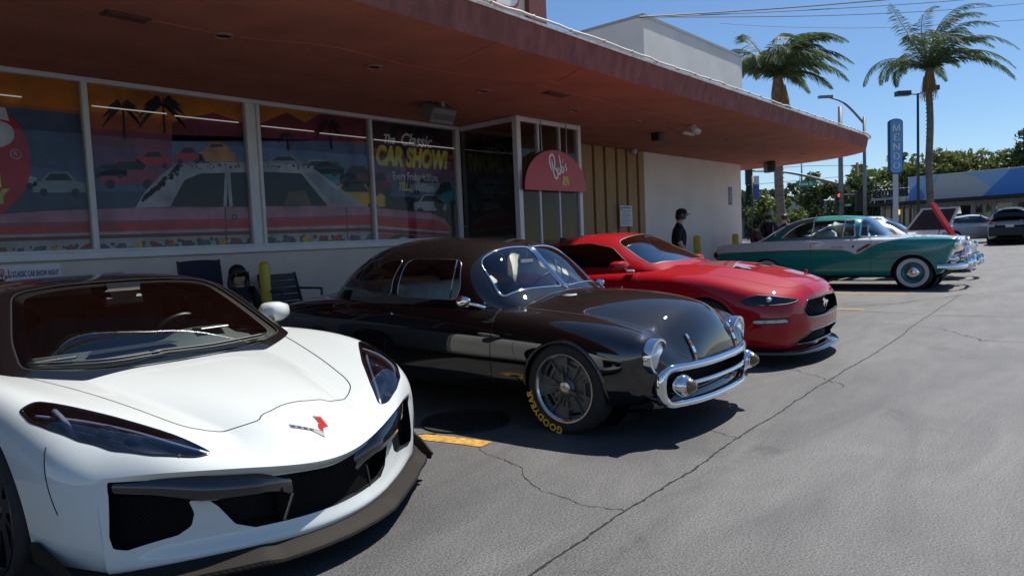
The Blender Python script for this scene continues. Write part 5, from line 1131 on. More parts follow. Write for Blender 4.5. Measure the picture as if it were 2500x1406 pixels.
# ================================================================ red fastback coupe
def red_coupe():
    root=empty('muscle_car',(7.484,3.182,0),-1.551,'bright red modern fastback coupe with black grille and tinted windows','car','cars lined up at the show')
    RD=mat('red_paint',(.36,.003,.010),.5,0.,spec=.05,coat=1.,coat_r=.008)
    C=lambda x,*p:sec(x,*p)
    st=[C(-3.88,(.5,.45),(.6,.45),(.65,.52),(.66,.6),(.66,.68),(.64,.76),(.6,.82),(.5,.84),(.35,.85),(.18,.86),(0,.86)),
     C(-3.80,(.7,.34),(.82,.34),(.86,.48),(.87,.62),(.86,.75),(.83,.86),(.76,.92),(.6,.94),(.4,.95),(.2,.955),(0,.955)),
     C(-3.4,(.75,.22),(.88,.22),(.93,.42),(.95,.60),(.945,.75),(.90,.87),(.82,.94),(.65,.96),(.4,.97),(.2,.98),(0,.98)),
     C(-2.72,(.75,.18),(.90,.18),(.95,.40),(.965,.58),(.955,.74),(.905,.87),(.82,.94),(.65,.95),(.4,.96),(.2,.96),(0,.96)),
     C(-2.0,(.75,.17),(.88,.18),(.925,.38),(.93,.55),(.93,.70),(.905,.83),(.84,.91),(.68,.93),(.4,.94),(.2,.94),(0,.94)),
     C(-1.2,(.75,.17),(.88,.18),(.92,.38),(.925,.55),(.93,.69),(.905,.82),(.85,.905),(.70,.94),(.4,.95),(.2,.95),(0,.95)),
     C(-.65,(.75,.17),(.88,.18),(.92,.38),(.93,.55),(.93,.69),(.91,.82),(.855,.905),(.72,.955),(.45,.99),(.2,1.005),(0,1.005)),
     C(-.3,(.75,.17),(.89,.18),(.925,.38),(.94,.55),(.938,.69),(.915,.815),(.855,.89),(.71,.935),(.45,.98),(.2,.995),(0,.99)),
     C(.05,(.75,.17),(.90,.18),(.935,.38),(.945,.54),(.94,.68),(.91,.795),(.845,.865),(.70,.905),(.46,.955),(.2,.965),(0,.96)),
     C(.35,(.75,.17),(.90,.18),(.93,.35),(.935,.51),(.925,.63),(.89,.735),(.815,.80),(.67,.845),(.45,.90),(.2,.92),(0,.915)),
     C(.58,(.72,.16),(.86,.17),(.895,.33),(.90,.48),(.885,.595),(.84,.69),(.76,.745),(.62,.79),(.42,.845),(.2,.87),(0,.868)),
     [(.68,.65,.15),(.70,.79,.16),(.74,.825,.32),(.75,.825,.46),(.745,.815,.565),(.745,.77,.65),(.765,.68,.70),(.79,.55,.735),(.82,.37,.785),(.835,.18,.805),(.84,0,.805)],
     [(.72,.58,.15),(.76,.71,.16),(.80,.735,.30),(.82,.73,.44),(.825,.715,.535),(.83,.67,.62),(.85,.59,.655),(.875,.47,.675),(.905,.31,.71),(.92,.15,.725),(.925,0,.725)],
     [(.72,.58,.15),(.76,.71,.16),(.80,.735,.30),(.82,.73,.44),(.83,.71,.525),(.84,.66,.605),(.865,.575,.635),(.89,.455,.65),(.92,.30,.675),(.935,.15,.685),(.94,0,.685)],
     [(.74,.5,.15),(.79,.61,.16),(.85,.63,.28),(.88,.61,.39),(.895,.58,.46),(.905,.54,.52),(.915,.48,.555),(.925,.39,.57),(.935,.26,.585),(.945,.13,.59),(.948,0,.59)],
     [(.76,.42,.15),(.82,.48,.16),(.89,.49,.25),(.92,.47,.32),(.93,.45,.37),(.935,.41,.41),(.94,.36,.43),(.945,.29,.44),(.95,.2,.45),(.955,.1,.45),(.955,0,.45)],
     [(.78,.3,.15),(.85,.34,.16),(.89,.34,.19),(.905,.32,.22),(.91,.31,.24),(.915,.29,.255),(.92,.25,.265),(.925,.2,.27),(.93,.14,.275),(.93,.07,.275),(.93,0,.275)],
     [(.80,.2,.15),(.86,.22,.155),(.88,.22,.16),(.885,.2,.165),(.89,.19,.17),(.89,.18,.175),(.89,.16,.18),(.89,.13,.18),(.89,.1,.18),(.89,.05,.18),(.89,0,.18)]]
    ez=[0]*6+[.004,.012,.016,.016,.012,.008,.004]+[0]*5
    stc=[r[:8]+[(r[8][0],r[8][1],r[8][2]+e)]*2+[(r[9][0],r[9][1],r[9][2]-e*.4)]+r[10:] for r,e in zip(st,ez)]
    b=loft(stc,[4,5,6,7,7,8,8,10,12,12,12,10,4,10,10,8,5],[5,5,6,7,8,8,8,8,3,8,7])
    for xa,ra in((.02,.365),(-2.70,.375)):
        _,b,ch=b.cut(np.minimum(sdp(XZ(b),circ(xa,.335,ra)),b.v[:,1]-.5))
        for q,s1 in((ch,-1),(chmir(ch),1)): flange(q,0,(0,s1*.05,0)).ob('arch_lip',M_BLK,root); trim(q,.03,.008).ob('arch_bead',RD,root,True)
    cab=crom([(-.55,-.6),(-.55,0),(-.60,.45),(-.74,.70),(-1.4,.74),(-2.2,.72),(-2.9,.58),(-3.35,.35),(-3.38,0),(-3.38,-.6)],5)
    _,b,_=b.cut(np.minimum(sdp(XY(b),cab),b.v[:,2]-.7))
    gr=rpoly([(-.05,.655),(.455,.635),(.565,.535),(.53,.475),(.40,.455),(-.05,.445)],[.01,.03,.04,.04,.04,.01])
    _,b,gch=b.cut(np.minimum(sdp(YZ(b),gr),b.v[:,0]-.6))
    lw=rpoly([(-.05,.325),(.42,.325),(.60,.235),(.57,.20),(-.05,.195)],.03)
    _,b,lch=b.cut(np.minimum(sdp(YZ(b),lw),b.v[:,0]-.6))
    hp=np.array([(.395,.648),(.45,.678),(.53,.703),(.66,.692),(.78,.668),(.855,.645),(.84,.625),(.79,.612),(.64,.603),(.50,.606),(.44,.618)])
    hl,b,hch=b.cut(np.minimum(sdp(XZ(b),hp),np.minimum(b.v[:,1]-.50,b.v[:,0]-.2)))
    dp=rpoly([(.51,.425),(.51,.465),(.79,.475),(.81,.435)],.012); dl,b,dlc=b.cut(np.minimum(sdp(XZ(b),dp),b.v[:,1]-.5))
    hood=np.array([(-.62,-.2),(-.62,.5),(-.72,.70),(-.3,.72),(.2,.70),(.5,.655),(.66,.60),(.76,.52),(.82,.40),(.845,.2),(.85,-.2)])
    hd,b,hdc=b.cut(np.minimum(sdp(XY(b),hood),b.v[:,2]-.6))
    door=rpoly([(-.72,.22),(-.70,.70),(-.80,.97),(-1.95,.97),(-2.02,.75),(-1.90,.22)],.08)
    dr,b,dch=b.cut(np.minimum(sdp(XZ(b),door),b.v[:,1]-.75))
    # hood vents
    vp=rpoly([(.10,.26),(.13,.44),(.28,.42),(.26,.26)],.02); vt,hd,vch=hd.cut(sdp(XY(hd),vp)); 
    for q in (vt,vt.mir()): q.off(-.012).ob('hood_vent',mat('vent_slats',(.02,.004,.005),.5,bump=.8,bscale=90),root)
    (b+b.mir()).ob('body',RD,root); (hd+hd.mir()).ob('hood',RD,root); D=both(dr,'door',RD,root)
    seam(root,hdc,.006); seam(root,dch,.006,mirror=False); seam(root,chmir(dch),.006,mirror=False)
    for ch,nm in((gch,'grille_surround'),(lch,'lower_intake_surround')):
        g=flange(ch,0,(-.06,0,0)); flange(chmir(ch),0,(-.06,0,0),g); g.ob(nm,M_BLK,root)
        g=trim(ch,.014,.006); trim(chmir(ch),.014,.006,g=g); g.ob(nm+'_edge',M_GLB,root,True)
    gm=grille_mesh()
    for z0,z1,w1,nm in((.44,.665,.57,'grille_mesh'),(.18,.34,.62,'lower_grille_mesh')):
        ys=np.linspace(-w1,w1,21); v=[];f=[]
        for y in ys: x=.885-.16*(abs(y)/.6)**2; v+=[(x,y,z0),(x-.01,y,z1)]
        for i in range(20): f.append((2*i,2*i+2,2*i+3,2*i+1))
        mk(nm,v,f,gm,root)
    hb=G()
    for k in range(-9,10):       # raised grid in the grille
        y=k*.058
        for sg in(-1,1):
            P=[]
            for t in np.linspace(-.5,.5,5):
                yy=y+sg*t*.20; 
                if abs(yy)<.54-.25*abs(t): P.append((.892-.16*(abs(yy)/.6)**2,yy,.553+t*.19))
            if len(P)>1: hb.tube(P,.0035,5)
    o=hb.ob('grille_lattice',M_BLK,root); o['kind']='stuff'
    # running horse badge: a plain galloping silhouette cut from bright metal
    horse=[(-.082,.012),(-.060,.024),(-.035,.020),(-.005,.026),(.022,.030),(.040,.046),(.060,.052),(.072,.044),(.088,.030),(.082,.022),(.068,.024),(.056,.014),(.046,.000),(.062,-.006),(.080,-.020),(.070,-.024),(.052,-.014),(.034,-.018),(.040,-.038),(.026,-.046),(.018,-.022),(.000,-.008),(-.022,-.008),(-.034,-.024),(-.026,-.046),(-.038,-.048),(-.050,-.024),(-.056,-.006),(-.074,-.012),(-.092,-.004),(-.098,.010)]
    G().prism(horse,.01,(.925,0.0,.57),(0,-1,0),(0,0,1),(1,0,0)).ob('horse_badge',M_CHR,root)
    # headlights
    for sg in(1,-1):
        q=hl if sg>0 else hl.mir(); hs=q.off(-.03).ob('headlight',mat('headlight_smoke',(.02,.02,.022),.3),root); q.off(-.001).ob('headlight_lens',glass('smoked_lens',(.35,.37,.40)),hs)
        ch=hch if sg>0 else chmir(hch); trim(ch,.012,.004).ob('headlight_seal',M_BLK,hs,True)
        G().tube(crom([(.47,sg*.868,.608),(.60,sg*.835,.598),(.72,sg*.785,.596)],5,False),.011,8).ob('turn_signal',mat('amber_lens',(.75,.25,.03),.25,coat=1.),hs,True)
        G().lathe([(.034,-.03),(.034,0),(.028,.012),(0,.02)],24,'x').xf(Matrix.Translation((.645,sg*.80,.650))@Matrix.Rotation(sg*.5,4,'Z')).auto('projector',mat('projector_clear',(.5,.52,.55),.06,.6,coat=1.),hs,60)
        for k in range(3): G().obox((.72+.035*k,sg*(.745-.035*k),.648-.006*k),(.004,sg*.002,0),(0,.006,0),(.012,0,.026)).ob('light_bar',M_STEEL,hs)
        qq=dl if sg>0 else dl.mir(); f_=qq.off(.004).ob('fog_lamp',mat('frosted_lens',(.55,.56,.56),.25,coat=1.,noise=.3,nscale=30),root); trim(dlc if sg>0 else chmir(dlc),.014,.006).ob('fog_lamp_bezel',M_BLK,f_,True)
    # lower splitter and chin
    pl=crom([(.99,0),(.98,.25),(.94,.48),(.86,.68),(.74,.83),(.58,.925),(.42,.935)],5,False); full=[(x,-y) for x,y in pl[::-1]]+[(x,y) for x,y in pl[1:]]; v=[];f=[]
    for x,y in full:
        e=max(0,(abs(y)-.62)/.3); v+=[(x-.12,y*.93,.155),(x-.01,y,.135+.02*e),(x,y,.122+.02*e),(x-.02,y,.112),(x-.2,y*.9,.11)]
    for i in range(len(full)-1):
        for q in range(4): f.append((i*5+q,i*5+q+1,(i+1)*5+q+1,(i+1)*5+q))
    mk('front_splitter',v,f,M_GLB,root,True)
    # greenhouse
    zc=cspl([-3.55,-3.3,-2.9,-2.4,-2.0,-1.6,-1.25,-1.1,-.85,-.50,-.40],[.93,1.02,1.15,1.285,1.355,1.38,1.36,1.325,1.21,1.005,.92])
    wb=cspl([-3.6,-3.2,-2.7,-2.2,-1.6,-1.1,-.8,-.6,-.4],[.38,.55,.68,.755,.785,.78,.76,.72,.64]); zb=cspl([-3.6,-2.6,-1.5,-1.0,-.6,-.4],[.88,.90,.90,.91,.93,.88]); ne=cspl([-3.6,-2.6,-1.7,-1.2,-.9,-.4],[2.2,2.3,2.6,2.35,2.0,2.0])
    h=house(np.r_[np.linspace(-3.5,-1.5,60),np.linspace(-1.48,-.42,70)],zc,wb,zb,ne,60,.10)
    ws=rpoly([(-.535,-.2),(-.56,.35),(-.66,.61),(-.71,.655),(-1.17,.515),(-1.215,.46),(-1.17,.2),(-1.16,-.2)],.06)
    w_,h,wch=h.cut(np.minimum(sdp(XY(h),ws),h.v[:,2]-.9))
    sw=rpoly([(-.90,.985),(-1.22,1.205),(-1.55,1.265),(-1.95,1.245),(-2.28,1.14),(-2.42,1.04),(-2.10,.985)],.05)
    s_,h,sch=h.cut(np.minimum(sdp(XZ(h),sw),h.v[:,1]-.35))
    rw=rpoly([(-2.35,-.2),(-2.37,.40),(-2.5,.47),(-3.1,.38),(-3.15,.2),(-3.15,-.2)],.06); r_,h,_=h.cut(np.minimum(sdp(XY(h),rw),h.v[:,2]-1.0))
    (h+h.mir()).ob('roof',RD,root); (w_+w_.mir()).off(-.004).ob('windshield',glass('windscreen_green',(.60,.68,.66),1.,1.7,2.6),root); both(s_.off(-.003),'side_window',M_TINT,root); (r_+r_.mir()).off(-.003).ob('rear_window',M_TINT,root)
    seam(root,wch,.016,'windshield_seal',M_BLK); seam(root,sch,.014,'window_seal',M_BLK,mirror=False); seam(root,chmir(sch),.014,'window_seal',M_BLK,mirror=False)
    for pts in([(-.56,-.05,1.02),(-.60,-.35,1.025),(-.70,-.62,1.02)],[(-.55,.5,1.015),(-.56,.2,1.02),(-.58,-.05,1.03)]): G().tube(crom(pts,5,False),.008,6).ob('wiper',M_BLK,root,True)
    # interior
    v=[];f=[];ys=np.linspace(-.70,.70,15); pr=[(-.62,.93),(-.75,.96),(-.95,.955),(-1.02,.90),(-1.02,.7)]
    for y in ys: v+=[(x-.1*(y/.7)**2,y,z) for x,z in pr]
    for i in range(14):
        for q in range(4): f.append((i*5+q,i*5+q+1,(i+1)*5+q+1,(i+1)*5+q))
    mk('dashboard',v,f,M_DASH,root,True)
    for sg in(-1,1): bucket(root,-1.55,sg*.36,.52)
    bucket(root,-2.2,0,.55,1.1,h=.5); steering(root,-1.12,.36,.92); G().box(-2.4,-.7,-.75,.75,.24,.28).ob('floor_pan',M_DARK,root)
    G().bbox(-1.13,-1.10,-.11,.11,1.20,1.265,.015).ob('rear_view_mirror',M_BLK,root); G().prism([(-.05,0),(.05,0),(.08,.08),(-.08,.08)],.02,(-1.11,0,1.255),(0,1,0),(0,0,1),(1,0,0)).ob('mirror_mount',M_BLK,root)
    for sg in(-1,1):
        g=G(); v=[];f=[];K=14
        for d,a,bb in((0,.02,.02),(.02,.06,.042),(.06,.085,.058),(.13,.085,.058),(.19,.06,.042),(.21,.02,.012)):
            for k in range(K):
                t=2*math.pi*k/K; e=lambda q:math.copysign(abs(q)**.65,q); v.append((-.90+e(math.cos(t))*a-.15*d,sg*(.875+d),1.005+e(math.sin(t))*bb))
        for i in range(5):
            for k in range(K): f.append((i*K+k,i*K+(k+1)%K,(i+1)*K+(k+1)%K,(i+1)*K+k))
        f+= [tuple(range(K)),tuple(5*K+k for k in range(K))]
        o=g.add(v,f).auto('door_mirror',RD,root,50); G().bbox(-.93,-.82,sg*.80 if sg>0 else sg*.98,sg*.98 if sg>0 else sg*.80,.935,.965,.012).ob('mirror_base',M_BLK,o)
        G().bbox(-.86,-.75,sg*.92 if sg>0 else sg*.97,sg*.97 if sg>0 else sg*.92,.945,.962,.006).ob('mirror_marker',mat('mirror_marker',(.5,.5,.5),.2),o)
        G().bbox(-1.86,-1.70,sg*.905 if sg>0 else sg*.925,sg*.925 if sg>0 else sg*.905,.80,.825,.008).ob('door_handle',RD,D[0 if sg>0 else 1])
        G().bbox(-3.875,-3.84,sg*.5-.18,sg*.5+.18,.72,.82,.012).ob('tail_light',mat('tail_red',(.4,.01,.01),.2,coat=1.),root)
    # shark-fin aerial on the roof, tow mark on the hood rim
    G().prism([(-.09,0),(.07,0),(-.05,.06),(-.08,.06)],.03,(-2.30,-.015,1.30),(1,0,.15),(0,0,1),(0,1,0)).ob('roof_aerial',RD,root)
    G().bbox(.60,.625,.43,.455,.845,.88,.006).ob('hood_stop',RD,root)
    # boot spoiler
    G().bbox(-3.82,-3.62,-.70,.70,1.0,1.03,.01).ob('rear_spoiler',RD,root)
    wells(root,(.02,-2.70),.56,.385,.335); RB=mat('black_wheel',(.01,.01,.011),.3,coat=.6)
    for x in(.02,-2.70):
        for sg in(-1,1): wheel(root,x,sg*.81,.335,.24,.245,'ten',sg,(RB,))
    G().bbox(-3.7,.6,-.70,.70,.16,.22,.02).ob('underbody',M_DARK,root)
    return root
red_coupe()
# ================================================================ teal and white hardtop
def teal_hardtop():
    root=empty('hardtop_car',(16.8,3.109,.0),-1.545,'teal and white fifties hardtop with whitewall tyres and chrome side flash','car','cars lined up at the show')
    TE=mat('teal_paint',(.006,.23,.20),.22,coat=1.,coat_r=.02); WH=mat('cream_paint',(.72,.73,.72),.25,coat=1.)
    C=lambda x,*p:sec(x,*p)
    st=[C(-4.22,(.5,.5),(.6,.5),(.65,.58),(.66,.68),(.66,.78),(.65,.86),(.62,.92),(.55,.93),(.4,.93),(.2,.93),(0,.93)),
     C(-4.14,(.7,.40),(.84,.40),(.895,.55),(.905,.70),(.905,.82),(.89,.94),(.85,1.03),(.74,1.02),(.5,.98),(.25,.98),(0,.98)),
     C(-3.5,(.75,.30),(.88,.30),(.935,.48),(.945,.68),(.935,.83),(.905,.97),(.86,1.05),(.76,1.05),(.5,1.04),(.25,1.05),(0,1.05)),
     C(-2.8,(.75,.27),(.90,.27),(.94,.48),(.95,.68),(.94,.84),(.91,.98),(.865,1.07),(.77,1.08),(.5,1.08),(.25,1.09),(0,1.09)),
     C(-1.8,(.75,.27),(.90,.27),(.94,.48),(.95,.68),(.94,.84),(.91,.99),(.865,1.075),(.77,1.085),(.5,1.08),(.25,1.08),(0,1.08)),
     C(-1.0,(.75,.27),(.90,.27),(.94,.48),(.95,.67),(.94,.84),(.915,.99),(.87,1.075),(.76,1.09),(.5,1.09),(.25,1.10),(0,1.11)),
     C(-.5,(.75,.27),(.90,.27),(.94,.48),(.95,.67),(.94,.84),(.92,.98),(.875,1.06),(.75,1.08),(.5,1.095),(.25,1.12),(0,1.13)),
     C(0,(.75,.27),(.90,.28),(.94,.48),(.945,.67),(.94,.83),(.925,.97),(.88,1.05),(.75,1.06),(.5,1.07),(.25,1.10),(0,1.11)),
     [(.40,.72,.30),(.44,.86,.31),(.46,.905,.48),(.49,.92,.66),(.52,.92,.82),(.54,.91,.96),(.55,.875,1.045),(.50,.75,1.045),(.45,.5,1.04),(.45,.25,1.07),(.45,0,1.08)],
     [(.46,.70,.32),(.50,.83,.33),(.54,.875,.48),(.60,.89,.66),(.66,.895,.82),(.72,.89,.96),(.765,.855,1.03),(.72,.73,1.02),(.66,.5,1.0),(.66,.25,1.03),(.66,0,1.04)],
     [(.48,.68,.33),(.52,.80,.34),(.56,.845,.48),(.62,.86,.65),(.68,.865,.80),(.74,.86,.94),(.785,.825,1.01),(.76,.71,.98),(.72,.5,.94),(.73,.25,.96),(.74,0,.97)],
     [(.50,.62,.36),(.54,.72,.37),(.57,.77,.48),(.62,.78,.62),(.67,.78,.75),(.72,.77,.86),(.745,.74,.92),(.74,.66,.90),(.72,.5,.86),(.74,.25,.87),(.76,0,.88)],
     [(.5,.5,.40),(.54,.6,.40),(.56,.64,.47),(.60,.65,.54),(.63,.65,.60),(.66,.64,.66),(.68,.62,.70),(.68,.56,.71),(.68,.4,.71),(.70,.2,.72),(.71,0,.72)]]
    b=loft(st,[4,6,7,8,9,9,10,12,12,5,8,8],[5,6,7,8,8,8,8,8,7,7])
    for xa,ra in((.0,.40),(-2.93,.37)):
        _,b,ch=b.cut(np.minimum(sdp(XZ(b),circ(xa,.315,ra)),b.v[:,1]-.55))
        for q,s1 in((ch,-1),(chmir(ch),1)): flange(q,0,(0,s1*.06,0)).ob('arch_lip',TE,root)
    cab=crom([(-.60,-.6),(-.58,0),(-.66,.45),(-.98,.74),(-1.8,.76),(-2.6,.74),(-3.1,.55),(-3.25,.3),(-3.25,-.6)],5); _,b,_=b.cut(np.minimum(sdp(XY(b),cab),b.v[:,2]-.8))
    gr=rpoly([(-.05,.46),(.52,.46),(.62,.55),(.60,.70),(.5,.74),(-.05,.74)],.06); _,b,gch=b.cut(np.minimum(sdp(YZ(b),gr),b.v[:,0]-.45))
    # two-tone: teal below the chrome flash
    cx=[-4.4,-2.6,-1.6,-1.30,-1.14,-1.04,-.92,-.78,-.60,-.34,-.05,.25,.50,.60,.9]; cz=[.815,.845,.850,.842,.805,.735,.80,.90,.975,1.025,1.05,1.06,1.06,1.08,1.2]
    fz=np.interp(b.v[:,0],cx,cz)-b.v[:,2]; fy=np.where(b.v[:,0]>-.75,b.v[:,1]-.80,b.v[:,1]-.4)
    lo,up,tch=b.cut(np.minimum(fz,fy))
    door=rpoly([(-.76,.30),(-.74,.95),(-.80,1.2),(-1.90,1.2),(-1.955,1.0),(-1.94,.30)],[.05,.03,.01,.01,.02,.06])
    hood=rpoly([(-.58,-.3),(-.58,.55),(-.50,.68),(.70,.66),(.78,.5),(.80,-.3)],.05); hd,up,hdc=up.cut(np.minimum(sdp(XY(up),hood),up.v[:,2]-.85))
    dl,lo,c1=lo.cut(np.minimum(sdp(XZ(lo),door),lo.v[:,1]-.8)); du,up,c2=up.cut(np.minimum(sdp(XZ(up),door),up.v[:,1]-.8))
    (lo+lo.mir()).ob('lower_body',TE,root); (up+up.mir()).ob('upper_body',WH,root); D=both(dl,'door',TE,root); 
    for q,dd in((du,D[0]),(du.mir(),D[1])): q.ob('door_top',WH,dd)
    (hd+hd.mir()).ob('hood',WH,root); seam(root,hdc,.006)
    for c in(c1,c2): seam(root,c,.007,mirror=False); seam(root,chmir(c),.007,mirror=False)
    for q in(tch,chmir(tch)): trim([c for c in q if len(c[0])>20],.028,.010).ob('side_flash',M_CHR,root,True)
    AN=mat('anodised_insert',(.10,.06,.05),.35,.4)
    for sg in(-1,1): G().add([(-1.03,sg*.952,.775),(-.80,sg*.951,.905),(-.74,sg*.947,.955),(-.80,sg*.947,.955),(-1.0,sg*.951,.84)],[(0,1,2,3,4)]).ob('flash_insert',AN,root)
    put_text('script_badge','Fairlane',M_CHR,root,(-1.42,-.951,.905),(1,0,0),(0,0,1),.075,shear=.5)
    G().prism([(-.02,.03),(.02,.03),(.02,0),(0,-.02),(-.02,0)],.004,(-1.09,-.945,.90),(1,0,0),(0,0,1),(0,-1,0)).ob('crest_badge',M_CHR,root)
    # greenhouse
    zc=cspl([-3.45,-3.2,-2.9,-2.6,-2.3,-1.8,-1.3,-1.05,-.92,-.75,-.55,-.40],[1.0,1.13,1.31,1.46,1.545,1.585,1.57,1.535,1.48,1.32,1.13,1.0])
    wb=cspl([-3.5,-3.1,-2.6,-2.0,-1.3,-1.0,-.8,-.6,-.4],[.5,.66,.76,.79,.795,.79,.77,.70,.55]); zb=cspl([-3.5,-2.5,-1.5,-.9,-.4],[1.0,1.05,1.06,1.06,1.02]); ne=cspl([-3.5,-2.6,-1.8,-1.2,-.9,-.6,-.4],[2.4,2.7,3.2,3.3,3.0,2.6,2.4])
    h=house(np.r_[np.linspace(-3.4,-1.4,70),np.linspace(-1.38,-.42,70)],zc,wb,zb,ne,64,.08)
    ws=lambda s:np.minimum(np.minimum(s.v[:,0]+1.00+.0*s.v[:,2],s.v[:,2]-1.11),np.interp(s.v[:,1],[0,.4,.62,.7,.8],[1.49,1.485,1.46,1.45,1.44])-s.v[:,2])
    w_,h,wch=h.cut(ws(h))
    sw=rpoly([(-1.09,1.115),(-1.12,1.465),(-1.9,1.475),(-2.16,1.455),(-2.40,1.34),(-2.64,1.125)],[.02,.04,.05,.1,.1,.03])
    s_,h,sch=h.cut(np.minimum(sdp(XZ(h),sw),h.v[:,1]-.4))
    rw=rpoly([(-2.62,-.2),(-2.63,.50),(-2.72,.60),(-3.05,.60),(-3.18,.45),(-3.2,-.2)],.08); r_,h,rch=h.cut(np.minimum(sdp(XY(h),rw),h.v[:,2]-1.11))
    (h+h.mir()).ob('roof',TE,root); GL=glass('hardtop_glass',(.78,.86,.86))
    (w_+w_.mir()).off(-.003).ob('windshield',GL,root); both(s_.off(-.01),'side_window',GL,root); (r_+r_.mir()).off(-.003).ob('rear_window',GL,root)
    for ch,nm,wd in((wch,'windshield_trim',.035),(sch,'window_trim',.03),(rch,'rear_window_trim',.03)):
        for q in(ch,chmir(ch)): trim(q,wd,.010).ob(nm,M_CHR,root,True)
    for sg in(-1,1):
        for x in(-1.98,-1.34): G().tube([(x,sg*.785,1.08),(x+.03,sg*.755,1.30),(x+.05,sg*.70,1.475)],.011,6).ob('window_divider',M_CHR,root,True)
        G().tube([(-.78,sg*.90,1.06),(-.80,sg*.93,1.11)],.012,8).ob('mirror_stalk',M_CHR,root); G().lathe([(.05,0),(.05,.012),(.02,.035),(0,.04)],20,'x',(-.80,sg*.93,1.15)).auto('door_mirror',M_CHR,root)
        o=D[0 if sg>0 else 1]; G().tube(crom([(-1.90,sg*.945,.99),(-1.84,sg*.975,.995),(-1.74,sg*.975,1.0),(-1.70,sg*.945,1.0)],4,False),.011,6).ob('door_handle',M_CHR,o,True)
        # hooded headlight
        headlamp(root,(.765,sg*.735,.90),.088,name='headlight',depth=.05,ring=.03,peak=.03)
        pk=G().lathe([(.085,-.16),(.085,-.05),(.075,-.02),(.05,.0)],24,'x').xf(Matrix.Translation((.74,sg*.66,.60))).auto('parking_lamp_pod',M_CHR,root,50); G().lathe([(.05,0),(.03,.03),(0,.04)],20,'x').xf(Matrix.Translation((.74,sg*.66,.60))).auto('parking_lamp',mat('clear_ribbed',(.6,.6,.6),.2,coat=1.),pk)
        G().lathe([(.075,-.02),(.08,.02),(.05,.05),(0,.06)],24,'x').xf(Matrix.Translation((-4.17,sg*.78,.78))@Matrix.Rotation(math.pi,4,'Z')).auto('tail_light',mat('tail_red',(.4,.01,.01),.2,coat=1.),root)
    # grille and bumper
    gb=G(); 
    for k in range(-5,6): gb.box(.655,.67,k*.1-.006,k*.1+.006,.48,.73)
    for z in(.54,.60,.66): gb.box(.66,.68,-.6,.6,z-.006,z+.006)
    gb.ob('egg_crate_grille',M_CHR,root); G().box(.5,.6,-.66,.66,.44,.76).ob('grille_backing',M_DARK,root)
    def bump(x0,nm,sgn=1,z0=.455):
        pl=crom([(x0+.04,0),(x0+.035,.3),(x0-.01,.6),(x0-.10,.82),(x0-.22,.93),(x0-.42,.965)],5,False); full=[(x,-y) for x,y in pl[::-1]]+[(x,y) for x,y in pl[1:]]; v=[];f=[]
        pr=[(-.02,.06),(.0,.065),(.022,.045),(.030,.0),(.024,-.035),(.0,-.05),(-.02,-.045)]; K=len(pr); P2=np.array(full);T=np.gradient(P2,axis=0);T/=np.linalg.norm(T,axis=1,keepdims=True)
        for i,(x,y) in enumerate(full):
            o=np.array([T[i,1],-T[i,0]]); o=o if o@np.array([1,.4*np.sign(y)])>0 else -o
            v+=[((x+o[0]*d) if sgn>0 else -4.1-.0-(x+o[0]*d-x0)-.12,y+o[1]*d,z0+z) for d,z in pr]
        for i in range(len(full)-1):
            for q in range(K-1): f.append((i*K+q,i*K+q+1,(i+1)*K+q+1,(i+1)*K+q))
        mk(nm,v,f,M_CHR,root,True)
    bump(.86,'front_bumper'); bump(.86,'rear_bumper',-1,.48)
    for sg in(-1,1): G().lathe([(0,-.13),(.05,-.11),(.062,-.02),(.055,.07),(.03,.13),(0,.15)],20,'z').xf(Matrix.Translation((.90,sg*.33,.50))).auto('bumper_guard',M_CHR,root,60)
    G().bbox(.905,.915,-.15,.15,.30,.42,.005).xf(Matrix.Translation((0,0,.0))).ob('licence_plate',mat('plate_white',(.6,.6,.58),.5),root)
    # interior
    IW=mat('white_vinyl',(.62,.66,.62),.5); TI=mat('teal_vinyl',(.02,.20,.19),.5)
    for x,nm in((-1.55,'front_seat'),(-2.45,'rear_seat')):
        G().bbox(x-.25,x+.25,-.68,.68,.55,.78,.06).auto(nm+'_base',TI,root,60); G().bbox(-.08,.08,-.68,.68,-.28,.28,.07).xf(Matrix.Translation((x-.30,0,.98))@Matrix.Rotation(-.2,4,'Y')).auto(nm+'_back',IW,root,60)
    v=[];f=[];ys=np.linspace(-.74,.74,11); pr=[(-.62,1.06),(-.8,1.08),(-.95,1.05),(-.96,.85)]
    for y in ys: v+=[(x-.2*(y/.74)**2,y,z) for x,z in pr]
    for i in range(10):
        for q in range(3): f.append((i*4+q,i*4+q+1,(i+1)*4+q+1,(i+1)*4+q))
    mk('dashboard',v,f,TI,root,True); steering(root,-1.12,.38,1.06,.21,.5); G().box(-3.0,-.7,-.78,.78,.3,.33).ob('floor_pan',M_DARK,root)
    G().bbox(-1.0,-.98,-.1,.1,1.36,1.41,.01).ob('rear_view_mirror',M_CHR,root)
    # hood ornament, trunk spare
    G().bbox(.15,.55,-.01,.01,1.085,1.105,.008).xf(Matrix.Rotation(.06,4,'Y')).ob('hood_ornament',M_CHR,root)
    wells(root,(0,-2.93),.58,.40,.32); WW=mat('whitewall',(.62,.61,.60),.6); TW=mat('teal_wheel',(.006,.15,.14),.3,coat=.8)
    for x in(0,-2.93):
        for sg in(-1,1): wheel(root,x,sg*.78,.345,.17,.205,'steel',sg,(TW,),white=WW)
    G().bbox(-3.9,.5,-.70,.70,.24,.34,.02).ob('underbody',M_DARK,root)
    return root
teal_hardtop()
